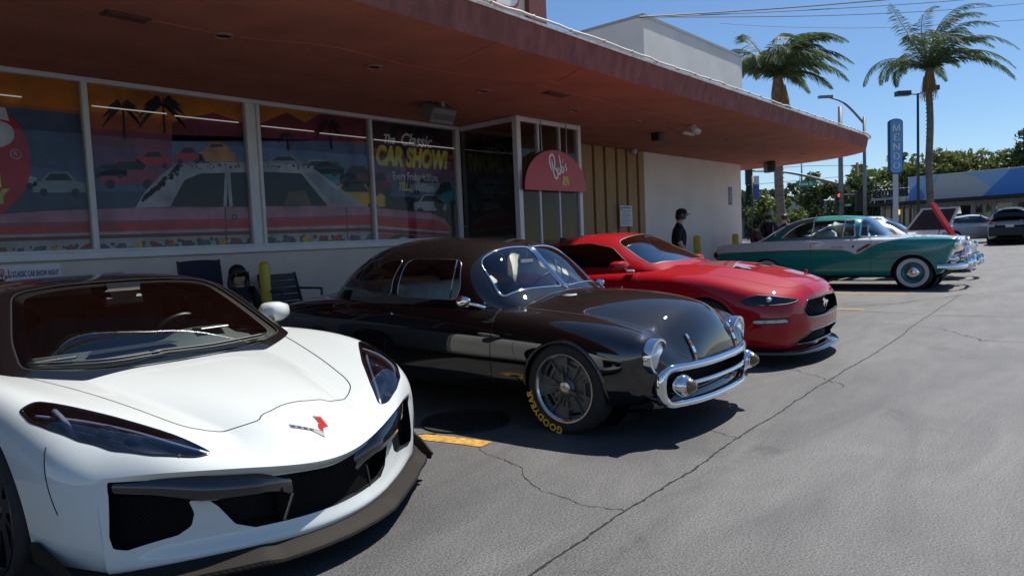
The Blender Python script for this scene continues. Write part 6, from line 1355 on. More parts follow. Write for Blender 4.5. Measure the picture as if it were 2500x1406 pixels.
# ================================================================ plainer cars further off
def plain_car(name,label,loc,rz,paint,L=4.6,W=1.8,H=1.45,kind='sedan',hood=True,group=None,rim=None,glassm=None,classic=False):
    root=empty(name,loc,rz,label,'car',group); w=W/2; fo=.88; ro=L-fo; zb=.66*H if not classic else .64*H; q=lambda *p:p
    zr=zb*(.98 if kind!='wagon' else 1.0); hz=zb*.97
    def C(x,k,top,crown): return sec(x,(w*.78*k,.22),(w*.93*k,.22),(w*.985*k,.40),(w*k,.55),(w*.985*k,zb*.82),(w*.93*k,zb*.96*crown),(w*.80*k,top),(w*.4*k,top+.02),(0,top+.025))
    st=[[(x+.0,y*.8,.42+(z-.3)*.62) for x,y,z in C(-ro,.8,zr*.9,1)],C(-ro+.06,.92,zr*.97,1),C(-ro+.5,.985,zr,1),C(-ro*.6,1,zb,1),C(-ro*.3,1,zb,1),C(-.55,1,zb,1),C(0,1,hz,.98),C(fo*.55,.97,hz*.93,.93),C(fo-.16,.90,hz*.84,.85),[(x+.08,y*.97,.30+(z-.3)*.85) for x,y,z in C(fo-.12,.82,hz*.78,.8)],[(x+.12,y*.8,.35+(z-.35)*.4) for x,y,z in C(fo-.12,.7,hz*.7,.75)]]
    b=loft(st,6,[3,4,4,4,5,5,5,5]); wbx=-(ro-.85 if kind!='wagon' else ro-.85)
    r=.325 if kind!='suv' else .36
    for xa in(0,wbx): _,b,_=b.cut(np.minimum(sdp(XZ(b),circ(xa,r,r*1.14)),b.v[:,1]-.5))
    if kind=='suv': xs_=[-ro+.02,-ro+.12,-ro*.55,-1.2,-.75,-.35]; zs_=[zb*1.05,H*.93,H,H*.98,H*.86,zb*.97]
    elif kind=='wagon': xs_=[-ro+.25,-ro+.55,-ro*.5,-1.3,-.9,-.5]; zs_=[zb*1.03,H*.92,H,H*.98,H*.88,zb]
    else: xs_=[-ro+.30,-ro*.68,-ro*.45,-1.35,-.95,-.45]; zs_=[zb*1.0,H*.93,H,H*.985,H*.88,zb*.97]
    x0,x1=xs_[0],xs_[-1]; zc=lambda x:np.mean([np.interp(x+d,xs_,zs_) for d in np.linspace(-.07,.07,9)]); k0=.8 if kind!='sedan' else .7
    wb=cspl([x0,x0+.5,(x0+x1)/2,x1-.5,x1],[w*k0,w*.88,w*.90,w*.87,w*.74]); zbf=lambda x:np.array(zb*.95); ne=lambda x:2.7
    h=house(np.linspace(x0,x1,70),zc,wb,zbf,ne,40,.12)
    cab=[(x1-.10,-.5),(x1-.10,w*.7),(x0+.3,w*.74),(x0+.15,-.5)]; _,b,_=b.cut(np.minimum(sdp(XY(b),np.array(cab)),b.v[:,2]-zb*.8))
    (b+b.mir()).ob('body',paint,root)
    ht=H-zb; gl=glassm or glass('far_glass',(.10,.12,.13))
    wsx=cspl(zs_[::-1][:3] if zs_[-1]<zs_[-3] else [0,1,2],xs_[::-1][:3])
    ws=rpoly([(x1-.12,-.5),(x1-.22,w*.62),(x1-.55,w*.60),(x1-.78,w*.55),(x1-.74,-.5)],.05); a,h,wc=h.cut(np.minimum(sdp(XY(h),ws),h.v[:,2]-zb*1.02))
    if kind=='sedan': sp=[(x1-.55,zb*1.04),(x1-.95,zb+ht*.80),(-ro*.5,zb+ht*.86),(-ro*.70,zb+ht*.66),(-ro*.80,zb*1.06)]
    else: sp=[(x1-.45,zb*1.04),(x1-.85,zb+ht*.78),(-ro*.5,zb+ht*.84),(x0+.35,zb+ht*.75),(x0+.35,zb*1.06)]
    s_,h,sc=h.cut(np.minimum(sdp(XZ(h),rpoly(sp,.06)),h.v[:,1]-.3))
    if kind=='sedan': rw=np.minimum(sdp(XY(h),rpoly([(x0+.22,-.5),(x0+.24,w*.58),(-ro*.72,w*.52),(-ro*.70,-.5)],.05)),h.v[:,2]-zb*1.0)
    else: rw=np.minimum(np.minimum(h.v[:,2]-(zb+ht*.12),(zb+ht*.82)-h.v[:,2]),np.minimum((x0+.32)-h.v[:,0],w*.68-h.v[:,1]))
    rg,h,rc=h.cut(rw); (h+h.mir()).ob('roof',paint,root); (a+a.mir()).ob('windshield',gl,root); both(s_,'side_window',gl,root); (rg+rg.mir()).ob('rear_window',gl,root)
    for q_ in(sc,chmir(sc)): trim(q_,.025,.006).ob('window_trim',M_BLK if not classic else M_CHR,root,True)
    for sg in(-1,1):
        G().tube([(-ro*.40,sg*w*.86,zb*1.0),(-ro*.40,sg*w*.74,zb+ht*.84)],.03,6).ob('door_pillar',M_BLK if not classic else M_CHR,root)
        G().bbox(x1-.60,x1-.44,sg*(w+.02) if sg>0 else sg*(w+.20),sg*(w+.20) if sg>0 else sg*(w+.02),zb*1.0,zb*1.0+.13,.03).ob('door_mirror',paint if not classic else M_CHR,root)
        G().bbox(-1.60,-1.44,sg*w-.01,sg*w+.02,zb*.84,zb*.84+.03,.008).ob('door_handle',paint,root)
        if classic: headlamp(root,(fo-.03,sg*w*.74,zb*.70),.085,depth=.08)
        else: G().obox((fo-.14,sg*w*.70,zb*.72),(.10,-sg*.05,0),(.02,sg*.12,0),(0,0,.06)).ob('headlight',mat('lamp_clear',(.6,.62,.65),.1,coat=1.),root)
        zt=zb*.86; g=G().bbox(-ro-.0,-ro+.16,sg*w*.72-.13,sg*w*.72+.13,zt-.05,zt+.06,.02); g.ob('tail_light',mat('tail_red',(.4,.01,.01),.2,coat=1.),root)
        for xd in(-.72,-1.72): G().box(xd-.004,xd+.004,sg*w-.004,sg*w+.002,.3,zb*.95).ob('door_gap',M_SEAM,root)
    G().bbox(-ro-.03,-ro+.02,-w*.84,w*.84,.38,.56,.02).ob('rear_bumper',M_CHR if classic else M_BLK,root); G().bbox(fo-.10,fo+.03,-w*.82,w*.82,.34,.48,.03).ob('front_bumper',M_CHR if classic else M_BLK,root)
    G().box(-ro-.035,-ro-.028,-.16,.16,zb*.66,zb*.66+.15).ob('licence_plate',mat('plate_white',(.6,.6,.58),.5),root)
    for x in(0,wbx):
        for sg in(-1,1): wheel(root,x,sg*(w-.11),r,.2,r*.66,'gen' if not classic else 'steel',sg,(rim or mat('alloy',(.45,.45,.46),.3,.9),),white=mat('whitewall',(.62,.61,.60),.6) if classic else None)
    wells(root,(0,wbx),w-.36,r*1.14,r); G().bbox(-ro+.2,fo-.3,-w*.8,w*.8,.2,.3,.02).ob('underbody',M_DARK,root); G().box(x0+.2,x1-.1,-w*.8,w*.8,zb*.55,zb*.58).ob('interior_floor',M_SEAT,root)
    if kind=='suv':
        for sg in(-1,1): G().tube([(-ro*.75,sg*w*.62,H*.985),(-ro*.72,sg*w*.62,H+.02),(-1.3,sg*w*.62,H+.02),(-1.25,sg*w*.62,H*.98)],.016,6).ob('roof_rail',M_BLK,root)
        G().bbox(-ro-.04,-ro+.05,-w*.86,w*.86,.40,.80,.03).ob('bumper_cladding',mat('dark_cladding',(.015,.015,.018),.6),root); G().bbox(-ro-.03,-ro+.25,-w*.55,w*.55,H*.93,H*.955,.01).ob('roof_spoiler',paint,root)
    return root
SILV=mat('silver_paint',(.50,.51,.52),.3,.25,coat=1.); GRYP=mat('graphite_paint',(.26,.27,.29),.3,.2,coat=1.); PALE=mat('pale_blue_paint',(.50,.56,.62),.3,.3,coat=1.); CRM=mat('old_white_paint',(.66,.66,.62),.3,coat=1.); REDP=mat('hotrod_red',(.50,.010,.016),.4,spec=.2,coat=.3)
plain_car('sedan',"silver four door sedan parked beyond the raised hoods",(43.6,4.35,.235),R_(-52),SILV,4.65,1.8,1.45,group='cars parked across the lot')
plain_car('suv','graphite sport utility vehicle seen from its back',(42.6,3.75,.225),R_(2),GRYP,4.6,1.86,1.70,'suv',group='cars parked across the lot')
plain_car('sedan','pale blue white sedan parked behind the people at the wall end',(27.5,6.6,.06),R_(-92),PALE,4.7,1.8,1.5,group='cars parked across the lot')
plain_car('wagon','long pale wagon parked beyond the teal hardtop windshield',(33.5,6.3,.12),R_(-75),CRM,4.7,1.8,1.62,'wagon',group='cars parked across the lot')
wc=plain_car('vintage_sedan','old white car with its hood propped open beside the red roadster',(22.6,3.75,.007),R_(-89),CRM,4.9,1.85,1.52,classic=True,group='cars lined up at the show')
def open_hood(root,hx,hz,ln,wd,ang,m,under,name='raised_hood',th=.03,fwd=1):
    c,s_=math.cos(ang),math.sin(ang); g=G(); u=np.array([c*fwd,0,s_]); n=np.array([-s_*fwd,0,c]); o=np.array([hx,0,hz])
    g.obox(o+u*ln/2,u*ln/2,(0,wd/2,0),n*th/2); a=g.ob(name,m,root)
    G().obox(o+u*ln/2-n*(th/2+.004),u*ln*.43,(0,wd*.43,0),n*.003).ob('hood_liner',under,a)
    for sg in(-1,1): G().obox(o+u*ln*.5+np.array([0,sg*wd*.49,0])-n*.03,u*ln*.5,(0,.012,0),n*.03).ob('hood_edge',m,a)
    G().tube([o+np.array([.25*fwd,wd*.42,-.08]),o+u*ln*.62+np.array([0,wd*.42,0])-n*.03],.012,6).ob('hood_prop',M_BLK,a)
DU=mat('hood_underside',(.03,.028,.026),.8,noise=.4,nscale=6)
wq=lambda X,Y,Z:np.array([-(Y-3.75)*1.0,(X-22.6)*1.0,Z])
hp4=[wq(22.05,4.50,1.10),wq(22.05,3.42,1.08),wq(22.42,3.20,1.74),wq(22.38,4.10,1.74)]; nn9=np.cross(hp4[1]-hp4[0],hp4[3]-hp4[0]); nn9/=np.linalg.norm(nn9); nn9=nn9 if nn9[1]>0 else -nn9
rh=G().add([p for p in hp4]+[p+nn9*.04 for p in hp4],[(0,1,2,3),(4,7,6,5),(0,4,5,1),(1,5,6,2),(2,6,7,3),(3,7,4,0)]).ob('raised_hood',CRM,wc); cq=sum(hp4)/4; G().add([cq+(p-cq)*.86-nn9*.006 for p in hp4],[(0,1,2,3)]).ob('hood_liner',DU,rh); G().add([hp4[3]+nn9*.0,hp4[2]+nn9*.0,hp4[2]+nn9*.35+np.array([0,0,-.03]),hp4[3]+nn9*.35+np.array([0,0,-.03])],[(0,1,2,3)]).ob('hood_top_fold',CRM,rh); G().tube([wq(22.1,3.6,.95),(hp4[1]+hp4[2])/2],.012,6).ob('hood_prop',M_BLK,rh)
G().bbox(-.35,.5,-.35,.35,.78,.98,.05).ob('engine',mat('engine_grey',(.12,.12,.12),.5,.5,noise=.4,nscale=9),wc)
# red roadster with its hood up, nose just past the teal car
rr=empty('roadster',(19.55,3.28,0),R_(-88),'red open roadster with chrome headlight pods and narrow red hood raised','car','cars lined up at the show')
def C(x,w,zt,zs=.3): return sec(x,(w*.75,.26),(w*.92,.26),(w,.42),(w,.58),(w*.96,zt*.86),(w*.86,zt*.97),(w*.6,zt),(w*.3,zt+.01),(0,zt+.015))
b=loft([C(-3.2,.55,.70),C(-3.1,.72,.86),C(-2.4,.80,.93),C(-1.4,.80,.92),C(-.8,.78,.90),C(-.2,.70,.86),C(.3,.60,.80),C(.55,.46,.72),C(.66,.34,.60)],6,[3,4,4,4,4,4,4,4])
for xa in(0,-2.4): _,b,_=b.cut(np.minimum(sdp(XZ(b),circ(xa,.33,.38)),b.v[:,1]-.45))
_,b,_=b.cut(np.minimum(sdp(XY(b),rpoly([(-1.0,-.5),(-1.0,.6),(-1.9,.62),(-2.0,-.5)],.1)),b.v[:,2]-.7)); (b+b.mir()).ob('body',REDP,rr)
for sg in(-1,1):
    headlamp(rr,(.64,sg*.44,.735),.095,depth=.03,ring=.022); G().lathe([(.03,-.42),(.07,-.34),(.11,-.2),(.117,-.03),(.117,0)],28,'x').xf(Matrix.Translation((.64,sg*.44,.735))).auto('headlight_pod',REDP,rr,60)
    G().tube(crom([(.05,sg*.62,.52),(.35,sg*.72,.60),(.62,sg*.60,.45)],5,False),.05,8).ob('fender_bar',REDP,rr,True)
    for x in(0,-2.4): wheel(rr,x,sg*.72,.335,.19,.20,'steel',sg,(REDP,),white=mat('whitewall',(.62,.61,.60),.6))
pl=crom([(.90,0),(.88,.3),(.80,.6),(.62,.80)],5,False); full=[(x,-y,.40) for x,y in pl[::-1]]+[(x,y,.40) for x,y in pl[1:]]
G().tube(full,.05,10).ob('front_bumper',M_CHR,rr,True); G().tube([(x-.02,y,.52) for x,y,z in full[5:-5]],.028,8).ob('bumper_bar',M_CHR,rr,True)
for sg in(-1,1): G().lathe([(0,-.12),(.045,-.1),(.055,0),(.04,.1),(0,.13)],16,'z').xf(Matrix.Translation((.90,sg*.3,.44))).auto('bumper_guard',M_CHR,rr,60)
g=G().lathe([(.0,.0),(.09,-.01),(.20,-.05),(.23,-.12)],28,'x').xf(Matrix.Translation((.72,0,.56))).auto('grille_shell',M_CHR,rr,60)
G().bbox(-.9,-.86,-.62,.62,.92,.97,.01).ob('windshield_base',M_CHR,rr); G().add([(-.88,-.6,.97),(-.88,.6,.97),(-1.05,.52,1.28),(-1.05,-.52,1.28)],[(0,1,2,3)]).ob('windshield',glass('coupe_glass',(.92,.94,.94)),rr)
G().bbox(-1.85,-1.65,-.55,.55,.45,.95,.06).auto('seat',M_SEAT,rr,60)
# hood hinged at the nose, lifted to the rear-up
o=np.array([.34,0,.98]); tp=np.array([-.10,0,1.80]); u=tp-o; n_=np.cross([0,1,0],u); n_/=np.linalg.norm(n_)
hoodp=G().obox((o+tp)/2,u/2,(0,.30,0),n_*.018).ob('raised_hood',REDP,rr)
for sy in(-.30,-.10,.10,.30): G().obox((o+tp)/2+np.array([0,sy,0])+n_*.03,u/2,(0,.018,0),n_*.022).ob('hood_rib',REDP,hoodp)
G().tube([o+np.array([-.35,.2,-.12]),(o+tp)/2],.012,6).ob('hood_prop',M_BLK,rr); G().bbox(-.4,.3,-.25,.25,.68,.90,.05).ob('engine',mat('engine_grey',(.12,.12,.12),.5,.5,noise=.4,nscale=9),rr)
# ================================================================ people
def person(label,loc,rz,J,E,rad,part,mats,name='person'):
    """one continuous skinned body; part: material index per joint"""
    me=bpy.data.meshes.new('b'); me.from_pydata(J,E,[]); o=bpy.data.objects.new('b',me); COL.objects.link(o)
    sk=o.modifiers.new('s','SKIN'); sk.use_smooth_shade=True; ss=o.modifiers.new('u','SUBSURF'); ss.levels=2; ss.render_levels=2
    for i,q in enumerate(me.skin_vertices[0].data): q.radius=rad[i] if hasattr(rad[i],'__len__') else (rad[i],rad[i]); q.use_root=(i==0)
    dg=bpy.context.evaluated_depsgraph_get(); dg.update(); m2=o.evaluated_get(dg).to_mesh(); v=np.array([tuple(p.co) for p in m2.vertices]); f=[tuple(p.vertices) for p in m2.polygons]; bpy.data.objects.remove(o)
    JJ=np.array(J); mi=[]
    for q in f:
        c=v[list(q)].mean(0); d=np.linalg.norm(JJ-c,axis=1)/np.array([ (r[0] if hasattr(r,'__len__') else r)+.05 for r in rad]); mi.append(part[int(d.argmin())])
    t=empty(name,loc,rz,label,'person'); b=mk('body',v,f,mats,t,True); b.data.polygons.foreach_set('material_index',mi); return t
SKN=mat('skin',(.46,.28,.20),.55); NVT=mat('navy_tee',(.008,.009,.014),.85); KHK=mat('khaki',(.30,.25,.18),.8); BKT=mat('black_cloth',(.008,.008,.009),.85); SHO=mat('shoe',(.03,.03,.03),.6); HAIR=mat('dark_hair',(.012,.009,.008),.5); RPT=mat('red_print_shirt',(.10,.018,.02),.8,noise=.8,nscale=14); CAPG=mat('grey_cap',(.28,.27,.28),.8)
def stand(label,loc,rz,h,shirt,pants,hands='hip',sleeve=True,head_tilt=0.):
    s=h/1.78
    J=[(0,0,.98),(.0,0,1.12),(.01,0,1.30),(0,0,1.42),(.01,0,1.52),(.03+head_tilt*.3,0,1.60),(.04+head_tilt,0,1.68),(.03+head_tilt,0,1.755)]
    E=[(i,i+1) for i in range(7)]; R=[.165,.16,.175,.13,.06,(.078,.075),(.095,.085),(.06,.06)]; P=[1,0,0,0,2,2,2,2]
    for sg in(-1,1):
        b=len(J); sh=(0,sg*.20,1.42)
        if hands=='hip': pts=[sh,(-.03,sg*.34,1.22),(.02,sg*.36,1.10),(.05,sg*.25,1.0),(.07,sg*.19,.97)]
        elif hands=='fold': pts=[sh,(.02,sg*.27,1.22),(.10,sg*.24,1.14),(.22,sg*.06,1.16),(.24,-sg*.05,1.17)]
        else: pts=[sh,(-.01,sg*.25,1.25),(0,sg*.27,1.15),(.04,sg*.27,.98),(.07,sg*.26,.86)]
        J+=pts; E+=[(3,b),(b,b+1),(b+1,b+2),(b+2,b+3),(b+3,b+4)]; R+=[.075,.06,.05,.038,.045]; P+=[0,0,0 if sleeve=='long' else 2,0 if sleeve=='long' else 2,2]
        b=len(J); J+=[(0,sg*.10,.90),(.02,sg*.11,.52),(-.01,sg*.115,.10),(.06,sg*.125,.045),(.15,sg*.14,.035)]; E+=[(0,b),(b,b+1),(b+1,b+2),(b+2,b+3),(b+3,b+4)]; R+=[.105,.072,.05,.045,.04]; P+=[1,1,1,3,3]
    J=[(x*s,y*s,z*s) for x,y,z in J]; R=[tuple(a*s for a in r) if hasattr(r,'__len__') else r*s for r in R]
    t=person(label,loc,rz,J,E,R,P,[shirt,pants,SKN,SHO]); c=np.array([(.04+head_tilt)*s,0,1.69*s])
    G().ball(c+np.array([.105*s,0,-.01]),(.018,.014,.022),8,6).ob('nose',SKN,t,True)
    for sg in(-1,1): G().ball(c+np.array([.005,sg*.092*s,0]),(.018,.01,.03),8,6).ob('ear',SKN,t,True)
    return t,c,s
def cap(t,c,s,m,brim=True):
    g=G(); 
    g.lathe([(.112*s,-.0),(.114*s,.03),(.10*s,.075),(.06*s,.105),(0,.115)],20,'z',(c[0]-.005,c[1],c[2]+.02*s)); o=g.ob('cap',m,t,True)
    if brim: G().add([(c[0]+.09*s,y*s,c[2]+.028*s) for y in(-.08,-.03,.03,.08)]+[(c[0]+.20*s-abs(y)*.5*s,y*s,c[2]+.0*s) for y in(-.07,-.03,.03,.07)],[(0,1,5,4),(1,2,6,5),(2,3,7,6)]).ob('cap_brim',m,o)
    G().lathe([(.10*s,-.09),(.105*s,-.04),(.104*s,.03)],20,'z',(c[0]-.022*s,c[1],c[2])).ob('hair',HAIR,t,True)
t,c,s=stand('man in dark cap and navy tee standing by the white wall',(13.05,6.75,.005),R_(-60),1.80,NVT,KHK,'hip',head_tilt=.03); cap(t,c,s,BKT)
t,c,s=stand('person in black zip jacket and grey cap beyond the teal hardtop',(20.0,7.5,.0),R_(60),1.82,BKT,BKT,'down','long'); cap(t,c,s,CAPG); G().box(-.004,.004,-.008,.008,1.05,1.45).xf(Matrix.Translation((-.165,0,0))).ob('jacket_piping',mat('piping_white',(.6,.6,.6),.6),t)
t,c,s=stand('person in dark hat and red patterned shirt at the wall corner',(18.62,7.35,.005),R_(-100),1.56,RPT,BKT,'fold','long'); cap(t,c,s,BKT)
t,c,s=stand('dark haired person standing past the teal hardtop roof',(24.1,8.5,.02),R_(150),1.78,BKT,BKT,'down'); G().ball(c+np.array([-.02,0,.02]),(.115,.11,.12),14,10).ob('hair',HAIR,t,True)
def sit(label,loc,rz):
    J=[(0,0,.56),(-.03,0,.70),(-.06,0,.86),(-.06,0,.98),(-.045,0,1.06),(-.02,0,1.12),(-.01,0,1.19),(-.02,0,1.255)]; E=[(i,i+1) for i in range(7)]; R=[(.15,.17),(.13,.15),(.125,.16),(.09,.11),.05,(.07,.068),(.088,.078),(.055,.055)]; P=[1,0,0,0,2,2,2,2]
    for sg in(-1,1):
        b=len(J); J+=[(-.06,sg*.18,.97),(-.02,sg*.22,.78),(.0,sg*.22,.74),(.18,sg*.16,.68),(.26,sg*.13,.67)]; E+=[(3,b),(b,b+1),(b+1,b+2),(b+2,b+3),(b+3,b+4)]; R+=[.068,.052,.048,.036,.042]; P+=[0,0,0,0,2]
        b=len(J); J+=[(.08,sg*.10,.55),(.45,sg*.12,.54),(.47,sg*.12,.10),(.52,sg*.12,.045),(.61,sg*.13,.035)]; E+=[(0,b),(b,b+1),(b+1,b+2),(b+2,b+3),(b+3,b+4)]; R+=[.10,.07,.05,.042,.038]; P+=[1,1,1,3,3]
    k9=.90; J=[(x,y,z*k9) for x,y,z in J]; t=person(label,loc,rz,J,E,R,P,[BKT,BKT,SKN,SHO]); h=np.array([-.01,0,1.19*k9])
    G().ball(h+np.array([-.03,0,.025]),(.10,.10,.105),16,10).ob('hair',HAIR,t,True); [G().tube(crom([h+np.array([.02,sg*.085,.03]),h+np.array([-.01,sg*.10,-.06]),h+np.array([-.01,sg*.09,-.17])],4,False),[.03]*5+[.035]*3+[.02],8).ob('hair_lock',HAIR,t,True) for sg in(-1,1)]; G().bbox(h[0]+.07,h[0]+.105,-.075,.075,h[2]-.005,h[2]+.035,.012).ob('sunglasses',M_GLB,t); G().ball(h+np.array([.10,0,-.03]),(.016,.013,.02),8,6).ob('nose',SKN,t,True); G().box(h[0]+.088,h[0]+.092,-.02,.02,h[2]-.075,h[2]-.068).ob('mouth',RPT,t)
    return t
sit('seated woman with dark hair and sunglasses behind the white sports car',(4.0,7.62,0),R_(-95))
st2=empty('low_stool',(4.0,7.64,0),0,'dark low stool under the seated woman','stool'); G().lathe([(.17,.36),(.18,.38),(.17,.40),(0,.405)],20,'z').ob('seat',NV,st2)
for k in range(4): a=R_(45+90*k); G().tube([(.13*math.cos(a),.13*math.sin(a),.37),(.18*math.cos(a),.18*math.sin(a),0)],.014,6).ob('leg',BKP,st2)
# ================================================================ street furniture and far side
def P3(px,py,d): return PX(px,py,d)
def base(px,d):
    """ground point seen in column px at depth d"""
    v=ray(px,540.)*d; x,y=v[0],v[1]; return np.array([x,y,gz(x)])
def htop(px,py,d): return float(PX(px,py,d)[2])
BARK=mat('palm_bark',(.17,.14,.115),.9,noise=.3,nscale=3,bump=.6,bscale=14,stretch=(1,1,4)); FRO=mat('palm_frond',(.075,.115,.045),.62,noise=.45,nscale=2.5); FROD=mat('palm_dead',(.28,.17,.055),.8,noise=.3,nscale=5)
RIGHT=np.array([_r[0],_r[1],0.]); RIGHT/=np.linalg.norm(RIGHT); AWAY=np.array([_f[0],_f[1],0.]); AWAY/=np.linalg.norm(AWAY)
def palm(label,px,d,ytop,ycrown,r,seed,fr):
    R=np.random.RandomState(seed); b=base(px,d); t=empty('palm_tree',b,0,label,'palm tree','tall palms along the street'); hc=htop(px,ycrown,d)-b[2]
    pts=[(0.04*math.sin(k*.6)*k/10,.03*math.cos(k*.8),hc*k/16) for k in range(17)]
    G().tube(pts,[r*(1.25 if k<1 else 1.08-.012*k) for k in range(17)],14).ob('trunk',BARK,t,True)
    ring=G()
    for k in range(40): z=hc*(k+.5)/40; ring.lathe([(r*.98,z-.02),(r*1.06,z),(r*.98,z+.02)],12,'z')
    o=ring.ob('trunk_rings',BARK,t); o['kind']='stuff'
    # boots below the crown
    G().lathe([(r*.9,hc-.6),(r*1.5,hc-.35),(r*1.55,hc),(r*1.0,hc+.7),(r*.5,hc+1.1)],14,'z').ob('crown_shaft',mat('palm_boot',(.16,.11,.06),.85,noise=.4,nscale=6),t,True)
    top=np.array([0,0,hc+.75])
    for k in range(fr):
        az=2*math.pi*k/fr+R.rand()*.4; el=R_(28+55*R.rand()+ (10 if k%3==0 else 0)); L=(2.9+1.4*R.rand())*(d/34.)
        dr=math.cos(az)*RIGHT+math.sin(az)*AWAY*.9; wind=RIGHT*(1.0+.4*R.rand())
        p=top.copy(); v=dr*math.cos(el)+np.array([0,0,math.sin(el)]); P=[p.copy()]; n=13
        for i in range(n):
            f=(i+1)/n; v=v+wind*(.02+.11*f)+np.array([0,0,-1])*(.05+.21*f); v/=np.linalg.norm(v); p=p+v*L/n; P.append(p.copy())
        P=np.array(P); g=G(); T=np.gradient(P,axis=0); T/=np.linalg.norm(T,axis=1,keepdims=True)
        fv=[];ff=[]
        m=52
        for i in range(m):
            f=(i+1)/m; s=f*n; j=min(int(s),n-1); q=P[j]+(P[j+1]-P[j])*(s-j); tt=T[j]; side=np.cross(tt,[0,0,1.]); side/=np.linalg.norm(side)+1e-6; up=np.cross(side,tt)
            ll=(.62*math.sin(math.pi*min(1,f*.86+.12))+.12)*(.8+.4*R.rand())
            for sg in(-1,1):
                dv=side*sg*(.75)+tt*.75+np.array([0,0,-.35-.5*R.rand()])+wind*.25; dv/=np.linalg.norm(dv); wv=np.cross(dv,up); wv/=np.linalg.norm(wv)+1e-6
                e=q+dv*ll+np.array([0,0,-.10*ll]); mid=q+dv*ll*.55; b0=len(fv); w_=.024
                fv+=[q-wv*w_*.5,q+wv*w_*.5,mid+wv*w_,e,mid-wv*w_]; ff.append((b0,b0+1,b0+2,b0+3,b0+4))
        fo=mk('frond',fv,ff,FRO,t); G().tube(P,[.03*(1-.8*i/n) for i in range(n+1)],5).ob('rachis',mat('palm_stalk',(.12,.12,.04),.6),fo,True)
    for k in range(3):      # old flower stalks
        a=R.rand()*6.28; c=top+np.array([math.cos(a)*.3,math.sin(a)*.3,-.6]); g=G()
        for i in range(26):
            e=c+np.array([R.randn()*.12,R.randn()*.12,-.8-.5*R.rand()]); g.tube([c+np.array([0,0,.2]),(c+e)/2+np.array([R.randn()*.05,R.randn()*.05,.05]),e],.009,3)
        g.ob('flower_stalk',FROD,t)
    return t
palm('leaning feathery palm rising behind the end of the red canopy',1905,31,40,232,.19,3,30)
palm('windblown palm beside the blue vertical sign',2270,40,0,205,.19,8,28)
# lamp posts
GRN=mat('pole_green',(.06,.085,.08),.5,.5); GAL=mat('pole_grey',(.20,.21,.22),.5,.6)
b=base(2112,36); t=empty('street_lamp',b,0,'grey street lamp with long curved arm beside the canopy tip','street lamp'); h=htop(2112,288,36)-b[2]
G().tube([(0,0,0),(0,0,h)],[.10,.075],12).ob('pole',GAL,t,True); e=P3(2015,236,36)-b; G().tube(crom([(0,0,h-.35),tuple(np.array([0,0,h-.35])*.5+e*.5+np.array([0,0,.33])),tuple(e)],8,False),[.06]*9+[.045]*8,8).ob('arm',GAL,t,True); G().obox(e+np.array([0,0,-.02]),RIGHT*.35,AWAY*.12,(0,0,.06)).ob('lamp_head',GAL,t)
b=base(2242,40); t=empty('parking_lamp',b,0,'dark twin head lamp post standing left of the palm trunk','street lamp'); h=htop(2242,232,40)-b[2]
G().tube([(0,0,0),(0,0,h)],[.09,.06],10).ob('pole',GRN,t,True)
for sx,dz in((-.85,.12),(.75,.35)):
    c=np.array([0,0,h])+RIGHT*sx+np.array([0,0,dz-.1]); G().tube([(0,0,h-.08),tuple(c)],.03,6).ob('arm',GRN,t); G().obox(c,RIGHT*.38,AWAY*.2,(0,0,.13)).ob('lamp_head',mat('lamp_black',(.03,.03,.03),.5),t); G().obox(c+np.array([0,0,-.135]),RIGHT*.3,AWAY*.15,(0,0,.006)).ob('lamp_lens',mat('lamp_lens',(.5,.5,.45),.3),t)
# traffic signal
b=base(2054,37); t=empty('traffic_signal',b,0,'grey signal pole with curved mast arm and hanging street sign','traffic light'); h=htop(2054,384,37)-b[2]
G().tube([(0,0,0),(0,0,h+2.6)],[.14,.11],12).ob('pole',GAL,t,True)
arm=[P3(x,y,37)-b for x,y in((2054,452),(2000,438),(1950,426),(1900,419),(1838,418))]; G().tube(crom(arm,6,False),[.09-.0018*i for i in range(25)],8).ob('mast_arm',GAL,t,True)
def sig(c,par,on=True,back=False):
    k=G().obox(c,RIGHT*.17,AWAY*.10,(0,0,.50)); o=k.ob('signal_head',mat('signal_black',(.012,.012,.012),.6),par)
    if not back:
        for i,(cc,em) in enumerate((((.8,.03,.02),2.2),((.10,.06,.01),0),((.02,.08,.05),0))):
            z=.32-.32*i; G().lathe([(.11,0),(.08,.02),(0,.03)],16,'y').xf(Matrix.Translation(tuple(c-AWAY*.105+np.array([0,0,z])))@Matrix.Rotation(YAW+math.pi/2,4,'Z')).ob('signal_lens',mat('signal_lens_%d'%i,cc,.3,emit=em),o)
            G().obox(c-AWAY*.17+np.array([0,0,z+.13]),RIGHT*.12,AWAY*.07,(0,0,.008)).ob('signal_visor',mat('signal_black',(.012,.012,.012),.6),o)
sig(P3(2048,492,37)-b,t); sig(P3(2097,492,37)-b,t,back=True); sig(P3(1828,428,37)-b,t,back=True); G().tube([P3(2048,492,37)-b,P3(2054,475,37)-b,P3(2097,475,37)-b],.03,6).ob('bracket',GAL,t)
SG=mat('street_sign_green',(.02,.22,.10),.4)
def plate(px,py,d,w,hh,txt,par,b,size,back=False):
    c=P3(px,py,d)-b; G().obox(c,RIGHT*w/2,AWAY*.012,(0,0,hh/2)).ob('street_sign',SG,par); put_text('street_name',txt,mat('sign_ink_white2',(.75,.75,.75),.5),par,c-AWAY*.016,RIGHT,(0,0,1),size,bold=.004)
